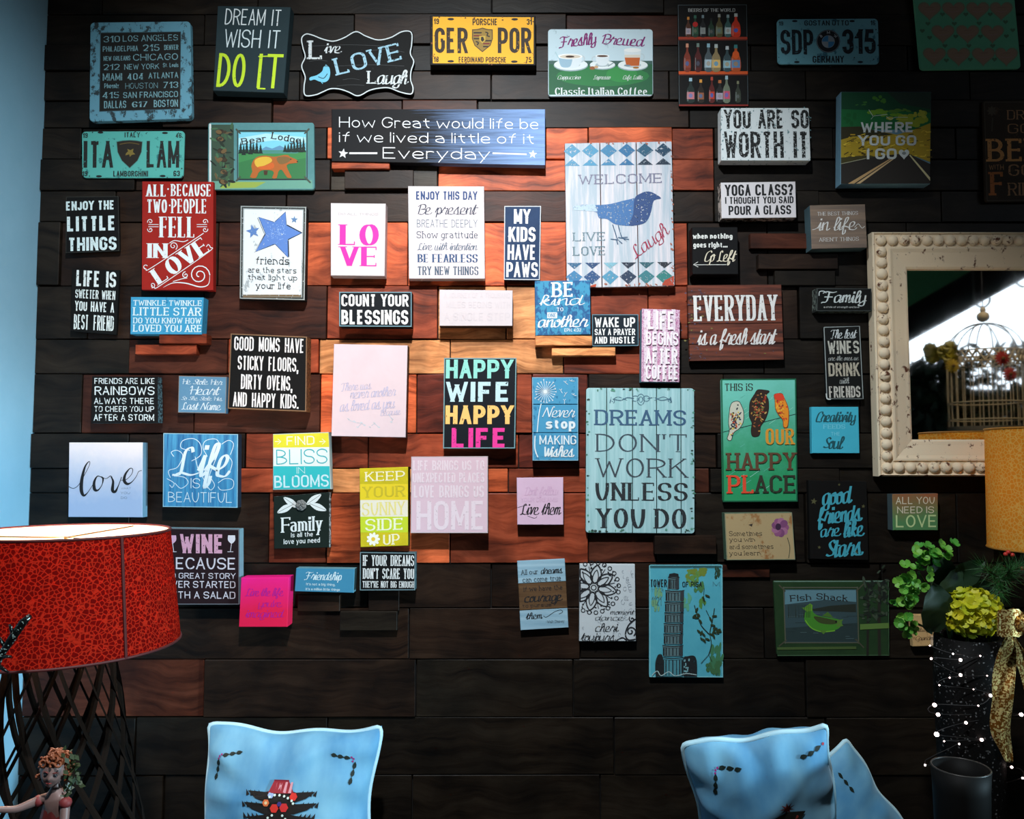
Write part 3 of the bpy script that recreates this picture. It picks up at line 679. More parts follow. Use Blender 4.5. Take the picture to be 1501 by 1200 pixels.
s.ring(992, 340, 22, 18, 8, (190, 202, 206)); cup(930, 328, 392, 72, 36, (216, 224, 226)); cup(905, 332, 388, 40, 22, (150, 180, 196)); s.ell(930, 327, 73, 16, (238, 240, 238)); s.ell(932, 328, 60, 11, (210, 196, 176)); s.ell(930, 328, 26, 6, (60, 36, 24)); s.line([(845, 300), (866, 340)], 6, (170, 200, 205), False)
s.ring(1074, 342, 16, 14, 7, (190, 202, 206)); cup(1118, 324, 378, 40, 20, (216, 224, 226)); s.ell(1118, 324, 41, 9, (238, 240, 238)); s.ell(1118, 325, 32, 6, (84, 54, 36)); s.ell(1060, 394, 16, 10, (150, 90, 50)); s.ell(1082, 388, 12, 8, (196, 160, 120)); s.line([(1150, 384), (1182, 364)], 5, (120, 136, 140), False)
s.ring(1342, 330, 18, 18, 6, (190, 206, 210)); s.poly([(1242, 290), (1342, 290), (1332, 385), (1254, 385)], (214, 222, 222)); s.poly([(1246, 330), (1336, 330), (1330, 382), (1256, 382)], (190, 92, 34)); s.ell(1292, 290, 50, 12, (232, 234, 230)); s.poly([(1246, 318), (1336, 318), (1336, 334), (1246, 334)], (216, 206, 188)); s.ell(1262, 380, 20, 5, (120, 140, 150)); s.ell(1312, 392, 18, 6, (170, 110, 40))
c = (214, 220, 216)
s.text('Cappuccino', 858, 436, 992, 460, 'C', c); s.text('Espresso', 1066, 436, 1164, 460, 'C', c); s.text('Cafe Latte', 1236, 436, 1352, 460, 'C', c)
s.text('Classic Italian Coffee', 843, 508, 1376, 550, 'F', c); s.done()

# beers
s = Sign('tin_sign', 'black tin sign with three red shelves of printed beer bottles', 'c4', [(148, 30), (600, 28), (610, 690), (155, 690)], .02, board_mat('plain', (30, 29, 28)), r=.009, wear=.05)
s.border(2, 3, (84, 96, 100)); s.text('BEERS OF THE WORLD', 217, 56, 522, 77, 'FT', (206, 208, 204))
for y, y2, c in ((240, 260, (168, 58, 34)), (464, 487, (214, 86, 34)), (680, 691, (136, 40, 32))): s.band(y, y2, c, .004)
for y in (256, 483): s.band(y, y + 8, (92, 34, 24), .004)
def bottle(x, y0, y1, w, gc, lc, cc):
    h = y1 - y0; nw = w * .34
    s.poly(catmull([(x - nw / 2, y0), (x - nw / 2, y0 + h * .28), (x - w / 2, y0 + h * .5), (x - w / 2, y1 - 2), (x + w / 2, y1 - 2), (x + w / 2, y0 + h * .5), (x + nw / 2, y0 + h * .28), (x + nw / 2, y0)], False, 3), gc)
    s.poly([(x - nw / 2 - 1, y0 - 2), (x + nw / 2 + 1, y0 - 2), (x + nw / 2 + 2, y0 + h * .13), (x - nw / 2 - 2, y0 + h * .13)], cc)
    s.poly([(x - w / 2 + 1, y0 + h * .58), (x + w / 2 - 1, y0 + h * .58), (x + w / 2 - 1, y0 + h * .88), (x - w / 2 + 1, y0 + h * .88)], lc)
    s.ell(x, y0 + h * .73, w * .26, h * .09, tuple(min(255, int(v * .55 + 60)) for v in lc[::-1])); s.line([(x - w * .36, y0 + h * .52), (x - w * .36, y1 - 6)], 2.5, (150, 160, 160), False)
gr, br_, cl, dk = (36, 62, 44), (84, 46, 28), (128, 138, 132), (34, 34, 34)
for L in ([(217, 112, 35, br_, (190, 170, 176), (214, 140, 60)), (262, 102, 40, gr, (50, 90, 66), (60, 110, 90)), (312, 100, 36, dk, (150, 156, 150), (130, 150, 156)), (366, 120, 38, gr, (56, 70, 70), dk), (418, 94, 42, (90, 80, 46), (116, 124, 90), (170, 170, 160)), (475, 98, 42, (60, 96, 92), (186, 204, 204), (150, 170, 170)), (527, 90, 54, (206, 56, 30), (222, 66, 36), (200, 206, 200))],
          [(210, 286, 42, (130, 52, 34), (150, 70, 50), (214, 150, 120)), (280, 284, 44, (84, 30, 28), (60, 34, 34), (120, 140, 130)), (348, 286, 50, (80, 92, 96), (180, 204, 214), (150, 190, 204)), (398, 290, 54, (150, 130, 90), (230, 190, 110), (190, 200, 196)), (470, 303, 52, (56, 76, 80), (150, 196, 208), (200, 206, 206)), (526, 294, 58, (190, 84, 36), (96, 140, 186), (60, 130, 130))],
          [(232, 510, 50, (30, 44, 40), (200, 120, 126), (160, 196, 210)), (298, 520, 42, (40, 30, 22), (150, 90, 60), (226, 156, 66)), (370, 503, 36, (92, 30, 26), (190, 60, 40), (190, 70, 50)), (422, 524, 50, dk, (170, 160, 180), (190, 110, 60)), (466, 496, 44, (110, 120, 100), (200, 80, 110), (160, 186, 196)), (540, 530, 34, (52, 58, 46), (60, 66, 56), (130, 130, 100))]):
    base = {7: 238, 6: 462}[len(L)] if L[0][1] < 400 else 665
    for x, y0, w, gc, lc, cc in L: bottle(x, y0, base, w, gc, lc, cc)
s.ell(262, 160, 17, 17, (190, 40, 36)); s.ell(526, 358, 22, 26, (226, 92, 34)); s.done()

# hearts
s = Sign('tin_sign', 'mint green tin sheet of brown speckled hearts, cut by the top edge', 'c5', [(553, -70), (1143, -75), (1187, 402), (597, 410)], .02, board_mat('plain', (96, 172, 136), (86, 158, 126)), r=.012)
hc = (122, 122, 98)
for y, L in ((62, (650, 790, 932, 1070)), (197, (728, 873, 1018)), (330, (678, 820, 965, 1100))):
    for x in L: s.heart(x, y, 138, 118, hc); s.heart(x, y, 122, 100, (142, 118, 98)); s.line([(x - 30, y + 4), (x, y + 8), (x + 34, y + 2)], 5, (146, 120, 110)); s.line([(x - 22, y - 18), (x + 24, y - 20)], 3, (128, 98, 86), False)
for x, y in [(725, 85), (862, 85), (1005, 85), (640, 140), (795, 140), (940, 138), (1095, 130), (607, 182), (1137, 178), (650, 222), (803, 215), (947, 215), (1100, 213), (740, 270), (880, 270), (1020, 270), (748, 355), (888, 350), (1030, 350)]: s.heart(x, y, 30, 26, (72, 112, 84))
s.done()

s = Sign('tin_sign', 'very dark tin DRINK GOOD BEER sign cut by the right edge', 'c5', [(962, 590), (1440, 586), (1455, 1180), (978, 1186)], .02, board_mat('worn', (52, 44, 36), (70, 56, 42), 1, .3), r=.01, wear=.3)
c = (150, 110, 76); d2 = (196, 138, 78)
s.border(8, 4, (66, 58, 48)); s.star(1015, 650, 32, (70, 60, 48), 0, .6, 8)
s.text('DRINK', 1105, 645, 1330, 700, 'FT', c); s.text('GOOD', 1108, 725, 1390, 780, 'FT', c); s.text('BEER', 990, 812, 1415, 945, 'FS', d2); s.text('WITH', 998, 965, 1085, 995, 'SM', c)
s.text('GOOD', 1112, 962, 1400, 1030, 'FS', c); s.text('F', 1005, 1008, 1085, 1145, 'FS', (164, 96, 44)); s.text('RIENDS', 1110, 1070, 1425, 1145, 'FT', c); s.line([(1020, 690), (1015, 770)], 8, (60, 54, 44), False); s.done()

s = Sign('box_sign', 'chippy white box sign reading YOU ARE SO WORTH IT', 'c4', [(430, 702), (1002, 702), (1015, 1045), (432, 1045)], .05, board_mat('worn', (216, 224, 224), (92, 130, 136), 2.4, .25), r=.003, wear=.45)
s.text('YOU ARE SO', 450, 714, 1000, 838, 'SB', (30, 32, 32)); s.text('WORTH IT', 450, 856, 1000, 1028, 'SB', (30, 32, 32)); chips(s, 40, 436, 1008, 706, 1040, (96, 128, 132), 7); s.done()

# road canvas
s = Sign('box_sign', 'canvas box with a desert road under a green sky, WHERE YOU GO', 'c5', [(132, 538), (660, 538), (653, 1078), (128, 1080)], .05, board_mat('plain', (130, 176, 200)), wear=.05)
s.poly([(133, 540), (658, 540), (655, 760), (131, 760)], (20, 74, 46)); s.poly([(133, 640), (656, 660), (655, 760), (131, 760)], (28, 110, 58)); s.poly([(400, 540), (658, 540), (656, 640), (480, 610)], (34, 56, 44))
def puff(cx, cy, w, h, c, n=9):
    for i in range(n): s.ell(cx + random.uniform(-w, w), cy + random.uniform(-h, h), random.uniform(.2, .4) * w, random.uniform(.3, .6) * h, c, random.uniform(-20, 20), 9)
puff(360, 582, 34, 18, (70, 130, 40)); puff(250, 605, 30, 10, (60, 120, 50), 6); puff(390, 660, 90, 16, (110, 160, 40), 14); puff(560, 700, 80, 34, (150, 166, 44), 22); puff(600, 670, 40, 22, (176, 180, 60), 8); puff(480, 650, 60, 14, (84, 130, 44)); puff(450, 690, 60, 14, (170, 176, 60), 8); puff(180, 700, 40, 30, (26, 100, 50), 7)
s.poly([(130, 745), (240, 742), (330, 765), (460, 790), (560, 760), (655, 722), (652, 950), (560, 915), (400, 925), (280, 920), (130, 930)], (176, 150, 40))
s.poly([(130, 745), (240, 742), (330, 765), (440, 790), (330, 800), (200, 800), (130, 820)], (54, 52, 30))
for i in range(130):
    x = random.uniform(140, 640); y = random.uniform(790, 925) if x < 540 else random.uniform(750, 925)
    s.line([(x, y), (x + random.uniform(8, 34), y + random.uniform(-16, 10))], random.uniform(3, 7), random.choice([(92, 78, 28), (214, 184, 50), (60, 50, 26), (196, 160, 44), (228, 200, 70)]), False)
s.poly([(129, 945), (330, 918), (460, 905), (530, 905), (651, 962), (651, 1077), (129, 1078)], (46, 42, 38)); s.poly([(129, 925), (300, 912), (330, 920), (129, 962)], (70, 66, 34))
s.poly([(410, 935), (424, 933), (205, 1078), (170, 1078)], (196, 160, 110)); s.poly([(430, 933), (440, 933), (240, 1078), (218, 1078)], (206, 176, 130)); s.poly([(528, 912), (536, 910), (651, 1042), (651, 1062)], (206, 196, 150)); s.line([(129, 962), (275, 930)], 3.5, (170, 170, 140), False)
c = (206, 214, 212)
for t, a, b, e, f in (('WHERE', 245, 718, 555, 778), ('YOU GO', 230, 795, 570, 855), ('I GO', 280, 872, 455, 935)):
    s.text(t, a, b, e, f, 'SB', c)
s.heart(498, 905, 62, 62, c); s.line([(292, 645), (318, 685), (305, 700)], 3, c, False); s.line([(320, 682), (400, 672)], 2.5, c, False); s.line([(395, 685), (420, 700), (450, 690), (520, 690)], 2.5, c); s.ell(498, 900, 12, 9, (130, 140, 140)); s.done()

s = Sign('tin_sign', 'flat black square reading ENJOY THE LITTLE THINGS, beside the left wall', 'c6', [(178, 185), (545, 180), (552, 565), (175, 580)], .022, blackp, wear=.2)
s.border(1, 2, (60, 62, 58)); c = (204, 222, 222)
s.text('ENJOY THE', 177, 213, 518, 277, 'SB', c); s.text('LITTLE', 184, 320, 527, 424, 'SB', c); s.text('THINGS', 190, 468, 533, 562, 'SB', c); s.done()

s = Sign('box_sign', 'tall red box sign reading ALL BECAUSE TWO PEOPLE FELL IN LOVE', 'c6', [(712, 75), (1213, 78), (1212, 842), (708, 838)], .035, board_mat('plain', (158, 36, 28), (136, 30, 24)), wear=.05)
c = (216, 222, 222)
for t, a, b, e, f, st in [('ALL', 740, 98, 884, 182, 'F'), ('BECAUSE', 915, 96, 1198, 180, 'F'), ('TWO', 745, 203, 888, 296, 'F'), ('PEOPLE', 918, 200, 1166, 300, 'F'), ('FELL', 835, 325, 1088, 470, 'FB'), ('IN', 750, 512, 892, 615, 'FB')]: s.text(t, a, b, e, f, st, c)
s.text('LOVE', 758, 575, 1206, 690, 'FB', c, 34); s.line([(725, 682), (740, 692), (770, 688), (1040, 510), (1145, 440)], 5, c); s.line([(775, 812), (800, 822), (840, 808), (1180, 572), (1192, 540), (1178, 520), (1164, 536)], 5, c); s.ring(737, 678, 14, 14, 5, c, 90, 330)
def spiral(s, cx, cy, r, turns, a0, w, c, sg=1, ex=None):
    pts = [(cx + r * (k / 30) * math.cos(R(a0) + sg * 2 * math.pi * turns * k / 30), cy + r * (k / 30) * math.sin(R(a0) + sg * 2 * math.pi * turns * k / 30)) for k in range(4, 31)]
    s.line(pts + (ex or []), w, c, False)
spiral(s, 1115, 735, 74, 2, 0, 7, c, 1); s.line([(1188, 735), (1178, 800), (1120, 818), (1020, 792), (930, 790), (860, 822)], 8, c, taper=True); spiral(s, 1018, 735, 24, 1.5, 90, 6, c); s.line([(1030, 755), (990, 762), (930, 780)], 5, c)
spiral(s, 932, 530, 30, 1.6, 200, 5, c); s.line([(905, 510), (940, 492), (1000, 500), (1036, 488)], 5, c); spiral(s, 785, 805, 20, 1.3, 0, 5, c)
for x, m in ((770, 1), (1155, -1)):
    for sg in (-1, 1): spiral(s, x, 387 + sg * 28, 20, 1.3, 90 * sg, 5, c, m * sg); s.line([(x - m * 14, 387 + sg * 8), (x + m * 58, 387 + sg * 8)], 4, c, False)
for x, y in ((895, 130), (907, 245)): s.ell(x, y, 6, 6, c)
s.done()

s = Sign('tin_sign', 'narrow black sign LIFE IS SWEETER WHEN YOU HAVE A BEST FRIEND', 'c6', [(218, 692), (553, 700), (530, 1155), (208, 1130)], .022, blackp, wear=.2)
c = (212, 222, 220)
for t, a, b, e, f in [('LIFE IS', 250, 706, 530, 818), ('SWEETER WHEN', 243, 840, 524, 903), ('YOU HAVE A', 240, 922, 516, 992), ('BEST FRIEND', 232, 1016, 513, 1122)]: s.text(t, a, b, e, f, 'SB', c)
s.done()

s = Sign('box_sign', 'blue box sign reading TWINKLE TWINKLE LITTLE STAR, under the red one', 'c6', [(632, 888), (1145, 892), (1130, 1152), (628, 1150)], .05, board_mat('worn', (60, 148, 188), (40, 116, 158), 1.5, .3), wear=.1)
c = (206, 224, 226)
for t, a, b, e, f in [('TWINKLE TWINKLE', 650, 912, 1132, 950), ('LITTLE STAR', 650, 962, 1128, 1020), ('DO YOU KNOW HOW', 650, 1035, 1127, 1075), ('LOVED YOU ARE', 650, 1084, 1130, 1134)]: s.text(t, a, b, e, f, 'FS', c)
s.done()

s = Sign('box_sign', 'white framed sign with a big blue star, friends are the stars', 'c7', [(110, 248), (570, 255), (558, 910), (103, 900)], .045, board_mat('worn', (214, 220, 222), (160, 168, 170), 1, .3), side=board_mat('plain', (30, 30, 30)), wear=.1, wear2=.12)
s.border(6, 12, (50, 56, 54)); s.border(0, 5, (150, 156, 152)); s.band(872, 892, (112, 92, 66), .05); s.border(20, 3, (112, 122, 118))
st = [(425, 292), (430, 385), (537, 440), (440, 487), (443, 610), (352, 515), (215, 570), (287, 445), (237, 328), (347, 365)]
s.line(st, 9, (30, 38, 60), False, True); s.poly(st, (86, 124, 190)); s.line([(x - 9, y + 4) for x, y in st[5:9]], 4, (30, 34, 50), False); s.line([(x + 5, y - 3) for x, y in st[1:5]], 7, (26, 32, 50), False)
for _ in range(120):
    x, y = random.gauss(365, 55), random.gauss(430, 55)
    if abs(x - 365) + abs(y - 440) < 120: s.ell(x, y, 2.2, 2.2, (168, 196, 226), 0, 5)
s.star(197, 428, 50, (86, 122, 178), -12); s.star(487, 345, 26, (92, 126, 166), 5)
for t, a, b, e, f in [('friends', 215, 607, 453, 660), ('are the stars', 163, 680, 503, 720), ('that light up', 160, 732, 508, 770), ('your life', 218, 787, 462, 832)]: s.text(t, a, b, e, f, 'TY', (36, 36, 36))
s.done()

s = Sign('box_sign', 'white box sign with LOVE stacked in hot pink letters', 'c7', [(743, 228), (1130, 232), (1122, 742), (743, 738)], .05, pale((216, 208, 209)))
s.text('DO ALL THINGS', 797, 298, 1078, 314, 'FL', (140, 140, 144)); s.text('WITH', 915, 324, 960, 332, 'FL', (190, 190, 190)); s.text('LO', 806, 380, 1082, 523, 'FB', (226, 40, 160)); s.text('VE', 806, 535, 1082, 671, 'FB', (226, 40, 160)); s.done()

s = Sign('box_sign', 'white box sign of seven navy lines headed ENJOY THIS DAY', 'c8', [(35, 140), (512, 142), (518, 722), (40, 722)], .045, pale((217, 209, 212)), wear=.12)
n1 = (36, 58, 98)
for t, a, b, e, f, st, c in [('ENJOY THIS DAY', 85, 173, 470, 226, 'SB', (34, 62, 110)), ('Be present', 86, 254, 468, 318, 'C', (50, 56, 74)), ('BREATHE DEEPLY', 90, 350, 471, 400, 'SL', (84, 104, 118)), ('Show gratitude', 88, 424, 472, 468, 'TY', (52, 66, 84)),
        ('Live with intention', 92, 498, 470, 542, 'C', (84, 100, 116)), ('BE FEARLESS', 95, 568, 473, 619, 'FB', (40, 72, 112)), ('TRY NEW THINGS', 95, 645, 477, 698, 'FT', (60, 80, 100))]: s.text(t, a, b, e, f, st, c)
s.done()

s = Sign('box_sign', 'narrow navy box sign reading MY KIDS HAVE PAWS', 'c8', [(640, 265), (870, 265), (862, 730), (637, 728)], .03, board_mat('plain', (40, 66, 104)), wear=.08)
s.border(0, 5, (196, 202, 206))
for t, a, b, e, f in [('MY', 700, 285, 803, 376), ('KIDS', 666, 397, 836, 490), ('HAVE', 660, 508, 839, 603), ('PAWS', 652, 617, 850, 712)]: s.text(t, a, b, e, f, 'SB', (224, 226, 228))
s.done()

# welcome bird, three whitewashed boards
s = Sign('plank_sign', 'large whitewashed three-board WELCOME sign with a blue bird and diamond bands', 'b1', [(90, 100), (872, 85), (893, 1145), (105, 1160)], .035, board_mat('sv', (210, 204, 208), (166, 180, 190), .8, .35), side=board_mat('worn', (150, 90, 70), (90, 50, 36), 2, .5), split=('v', (.327, .668)), wear=.42, wear2=.4, r=.002)
dc = [(84, 140, 170), (76, 140, 172), (64, 124, 160), (50, 106, 146), (36, 84, 108), (30, 62, 84)]
for i in range(6):
    cx = 143 + i * 133.5; cy = 158 - i * 1.5
    s.poly([(cx, cy - 52), (cx + 62, cy), (cx, cy + 48), (cx - 62, cy)], dc[i])
    s.poly([(cx, cy + 58), (cx + 58, cy + 108 - i * .5), (cx - 58, cy + 108 - i * .5)], dc[i] if i < 4 else (34, 50, 66))
for i in range(6):
    cx = 158 + i * 132; cy = 1080 - i * 1.2
    s.poly([(cx, cy - 48), (cx + 62, cy), (cx, cy + 56), (cx - 62, cy)], [(60, 120, 160), (44, 78, 122), (76, 140, 170), (40, 56, 80), (56, 116, 124), (50, 120, 116)][i])
    s.poly([(cx - 52, cy - 104), (cx + 60, cy - 104), (cx, cy - 58)], [(50, 96, 130), (40, 70, 110), (120, 168, 184), (36, 46, 62), (46, 90, 100), (40, 44, 52)][i])
s.text('WELCOME', 192, 325, 802, 396, 'FS', (120, 120, 140)); s.text('LIVE', 150, 752, 386, 816, 'FS', (104, 128, 138)); s.text('LOVE', 150, 856, 386, 922, 'FS', (96, 122, 132)); s.text('Laugh', 545, 770, 870, 862, 'C', (150, 44, 72), 36)
s.poly(catmull([(150, 575), (220, 550), (320, 552), (420, 545), (520, 520), (600, 500), (640, 470), (690, 453), (735, 462), (796, 503), (742, 520), (722, 600), (690, 670), (620, 700), (530, 704), (450, 690), (400, 655), (340, 648), (320, 605), (240, 590)], True, 3), (62, 106, 156))
s.poly(catmull([(600, 505), (640, 470), (690, 453), (735, 462), (796, 503), (742, 520), (722, 600), (690, 670), (640, 696), (560, 700), (590, 620)], True, 3), (44, 70, 116)); s.poly([(150, 560), (310, 545), (330, 600), (160, 590)], (170, 190, 206))
for q in ([(440, 695), (470, 790), (480, 810)], [(480, 700), (505, 785), (515, 795)], [(425, 802), (480, 808), (510, 835)], [(470, 810), (478, 842)], [(480, 790), (560, 805)], [(515, 790), (550, 788)], [(515, 795), (545, 820)]): s.line(q, 7, (40, 74, 104), False)
for _ in range(60):
    x, y = random.choice([(random.uniform(868, 886), random.uniform(120, 1130)), (random.uniform(110, 880), random.uniform(1128, 1150)), (random.uniform(100, 860), random.uniform(90, 104))])
    s.ell(x, y, random.uniform(4, 14), random.uniform(3, 8), (158, 92, 72), random.uniform(0, 90), 7)
s.poly([(820, 1105), (888, 1070), (890, 1142), (800, 1142)], (170, 66, 44)); s.poly([(250, 1150), (320, 1130), (316, 1154)], (180, 70, 40)); s.done()

s = Sign('box_sign', 'blank-looking white wide box with faint washed-out lettering, mid wall', 'c8', [(232, 790), (692, 795), (690, 1018), (232, 1018)], .055, pale((211, 203, 206)), side=board_mat('plain', (60, 54, 52)))
for t, a, b, e, f in [('A JOURNEY OF A THOUSAND', 262, 812, 676, 842), ('MILES BEGINS WITH', 275, 866, 680, 905), ('A SINGLE STEP', 262, 935, 676, 985)]: s.text(t, a, b, e, f, 'SM', (199, 191, 195))
s.done()

s = Sign('box_sign', 'black box sign with pale rim reading COUNT YOUR BLESSINGS', 'c7', [(803, 853), (1312, 853), (1312, 1098), (803, 1095)], .055, board_mat('plain', (20, 25, 31)), wear=.08)
s.border(0, 6, (110, 150, 162)); s.text('COUNT YOUR', 818, 870, 1290, 955, 'SB', (222, 222, 222)); s.text('BLESSINGS', 818, 980, 1288, 1082, 'SB', (222, 222, 222)); s.done()

s = Sign('box_sign', 'black box sign GOOD MOMS HAVE STICKY FLOORS with rough cork-coloured edge', 'b3', [(922, 72), (1355, 90), (1350, 515), (905, 498)], .06, board_mat('plain', (17, 17, 17)), side=board_mat('fine', (150, 104, 66), (84, 60, 42)), wear=.1)
s.border(0, 6, (122, 92, 66)); c = (222, 220, 220)
for t, a, b, e, f in [('GOOD MOMS HAVE', 942, 95, 1338, 176), ('STICKY FLOORS,', 962, 203, 1306, 284), ('DIRTY OVENS,', 980, 308, 1272, 392), ('AND HAPPY KIDS.', 935, 411, 1307, 492)]: s.text(t, a, b, e, f, 'S', c)
s.done()

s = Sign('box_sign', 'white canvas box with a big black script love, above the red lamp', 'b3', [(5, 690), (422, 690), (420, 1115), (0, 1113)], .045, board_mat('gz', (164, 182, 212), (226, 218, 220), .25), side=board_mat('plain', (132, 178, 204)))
k = (26, 26, 28)
def brush(pts, ws):
    pl = catmull([p + (w,) for p, w in zip(pts, ws)], False, 6); L_, R_ = [], []
    for j in range(len(pl)):
        a, b = pl[max(j - 1, 0)], pl[min(j + 1, len(pl) - 1)]; dx, dy = b[0] - a[0], b[1] - a[1]; l = math.hypot(dx, dy) or 1; h = max(pl[j][2], 1.5) / 2
        L_.append((pl[j][0] - dy / l * h, pl[j][1] + dx / l * h)); R_.append((pl[j][0] + dy / l * h, pl[j][1] - dx / l * h))
    s.add([[L_[j], R_[j], R_[j + 1], L_[j + 1]] for j in range(len(pl) - 1)], k, 'lettering')
brush([(0, 938), (30, 950), (60, 930), (95, 870), (122, 815), (118, 798), (95, 830), (78, 900), (75, 960), (88, 990), (110, 975), (140, 930)], [4, 3, 3, 3, 3, 4, 10, 18, 20, 14, 4, 3])
brush([(185, 885), (165, 882), (148, 915), (150, 955), (170, 960), (192, 930), (198, 895), (185, 884)], [4, 6, 14, 18, 8, 4, 10, 5]); brush([(190, 885), (215, 895), (240, 880), (250, 890)], [3, 3, 4, 5])
brush([(243, 885), (255, 910), (252, 960), (268, 968), (285, 935), (300, 895), (303, 885)], [5, 12, 18, 14, 5, 4, 4]); brush([(300, 905), (330, 900), (360, 870), (366, 842), (350, 838), (325, 870), (318, 905), (335, 925), (360, 915), (385, 885), (400, 855), (418, 850)], [3, 3, 3, 4, 5, 12, 17, 14, 5, 3, 3, 3])
for t, a, b, e, f in (('WHAT', 300, 944, 356, 955), ('YOU', 297, 970, 351, 983), ('DO', 299, 997, 334, 1010)): s.text(t, a, b, e, f, 'SL', (60, 60, 66))
s.done()

s = Sign('box_sign', 'blue wood-grain box with white swirls reading Life IS BEAUTIFUL', 'b3', [(540, 637), (963, 643), (960, 1060), (537, 1055)], .045, board_mat('sv', (74, 150, 190), (38, 96, 146), .8, .6), side=board_mat('plain', (40, 56, 74)))
s.border(0, 4, (150, 190, 204)); c = (206, 222, 228)
s.text('L', 590, 715, 740, 878, 'C', c); s.text('ife', 730, 700, 912, 884, 'C', c); s.text('IS', 695, 893, 748, 950, 'SL', c); s.text('BEAUTIFUL', 567, 972, 930, 1030, 'SL', c)
for q in ([(690, 735), (640, 720), (650, 680), (710, 668), (750, 700), (752, 760), (700, 795)], [(790, 770), (765, 720), (780, 680), (840, 672), (860, 720), (830, 790)], [(870, 700), (910, 678), (938, 700), (920, 760)], [(600, 770), (585, 745), (620, 735), (650, 765), (620, 830), (570, 850), (580, 890)],
          [(560, 895), (600, 920), (590, 945), (575, 930)], [(600, 880), (660, 888), (680, 920), (640, 950), (605, 920)], [(800, 880), (830, 930), (810, 960), (790, 940)], [(850, 940), (870, 960), (930, 950), (935, 905), (890, 895), (850, 920)], [(720, 770), (740, 850), (770, 900), (780, 950)], [(900, 760), (930, 800), (915, 860)], [(826, 715), (850, 700), (862, 720), (800, 880), (790, 950)]): s.line(q, 3.5, c)
s.done()

s = Sign('box_sign', 'small steel-blue box with script, He Stole Her Heart', 'b3', [(628, 312), (898, 318), (893, 525), (623, 520)], .035, board_mat('plain', (96, 142, 172), (76, 122, 154)))
s.border(0, 3, (130, 120, 110)); c = (206, 220, 226)
for t, a, b, e, f, st in [('He Stole Her', 645, 332, 876, 362, 'C'), ('Heart', 685, 372, 860, 420, 'C'), ('So She Stole His', 640, 430, 875, 452, 'C'), ('Last Name', 642, 464, 866, 505, 'C')]: s.text(t, a, b, e, f, st, c)
s.done()

s = Sign('box_sign', 'black box sign FRIENDS ARE LIKE RAINBOWS near the left wall', 'b3', [(135, 315), (505, 318), (510, 578), (130, 580)], .045, board_mat('plain', (17, 18, 18)), side=board_mat('fine', (96, 128, 136), (34, 40, 44)), wear=.35)
for t, a, b, e, f, st in [('FRIENDS ARE LIKE', 149, 325, 492, 358, 'SM'), ('RAINBOWS', 150, 372, 490, 421, 'SM'), ('ALWAYS THERE', 147, 437, 488, 472, 'SM'), ('TO CHEER YOU UP', 147, 484, 488, 516, 'SM'), ('AFTER A STORM', 145, 530, 488, 567, 'SM')]: s.text(t, a, b, e, f, st, (204, 216, 218))
s.done()

s = Sign('box_sign', 'yellow, white and teal banded box reading FIND BLISS IN BLOOMS', 'f', [(400, 636), (482, 633), (485, 717), (400, 718)], .045, board_mat('plain', (206, 222, 214)), wear=.12)
s.poly([(400.8, 637), (481.5, 634.2), (482.5, 655), (400.8, 656)], (212, 206, 44)); s.poly([(400.8, 656), (482.5, 655), (483, 683), (400.8, 683)], (216, 224, 220)); s.poly([(400.8, 683), (483, 683), (484, 716), (400.8, 717)], (44, 178, 182))
s.text('FIND', 420, 639, 461, 652, 'SM', (226, 226, 200)); s.text('BLISS', 405, 658, 480, 680, 'SL', (44, 168, 178)); s.text('IN', 435, 684.5, 447, 694, 'SL', (214, 228, 226)); s.text('BLOOMS', 402, 696, 482, 714, 'SM', (196, 224, 226))
for x in (407, 472): s.line([(x - 4, 647), (x + 5, 647)], 1, (226, 226, 200), False); s.line([(x, 643), (x + 5, 647), (x, 651)], 1, (226, 226, 200), False)
s.done()

s = Sign('box_sign', 'dark green Family box sign with a grey rose and four white leaves', 'b7', [(647, 28), (938, 5), (938, 294), (650, 301)], .04, board_mat('plain', (26, 38, 33)), side=board_mat('fine', (196, 204, 200), (34, 38, 36), .6), wear=.08)
c = (218, 222, 220)
for a, cx, cy in ((35, 738, 58), (-28, 708, 90), (-35, 858, 42), (22, 880, 82)):
    dx, dy = math.cos(R(a)), math.sin(R(a)); L = 48; lf = [(cx - dx * L, cy - dy * L), (cx - dy * 18, cy + dx * 18), (cx + dx * L, cy + dy * L), (cx + dy * 18, cy - dx * 18)]
    s.poly(catmull(lf, True, 4), c); s.line([lf[0], lf[2]], 2.5, (120, 124, 122), False)
s.text('F', 688, 136, 738, 215, 'FT', c); s.text('amily', 735, 132, 902, 208, 'FT', c); s.text('is all the', 738, 213, 853, 238, 'SM', c); s.text('love you need', 700, 245, 890, 272, 'SM', c)
s.done()
# carved rose: a raised part built of overlapping petals
bm = bmesh.new(); g0 = s.loc(793, 72)
for rr, nn, tl in ((.0125, 7, .3), (.0085, 5, .7), (.0045, 4, 1.1)):
    for i in range(nn):
        a = 2 * math.pi * i / nn + rr * 90
        r = bmesh.ops.create_icosphere(bm, subdivisions=2, radius=1)
        for v in r['verts']:
            q = Vector((v.co.x * rr * .62, v.co.y * .0018, v.co.z * rr * .55)); q = Euler((tl * .6, 0, 0)).to_matrix() @ q; q.z += rr * .75; q.y -= .012 - rr * .6
            v.co = Euler((0, a, 0)).to_matrix() @ q
bm_obj('rose', bm, simple('rose_grey_paint', (120, 120, 118), .55), s.root, (g0[0], s.yf + .001, g0[1]), True)

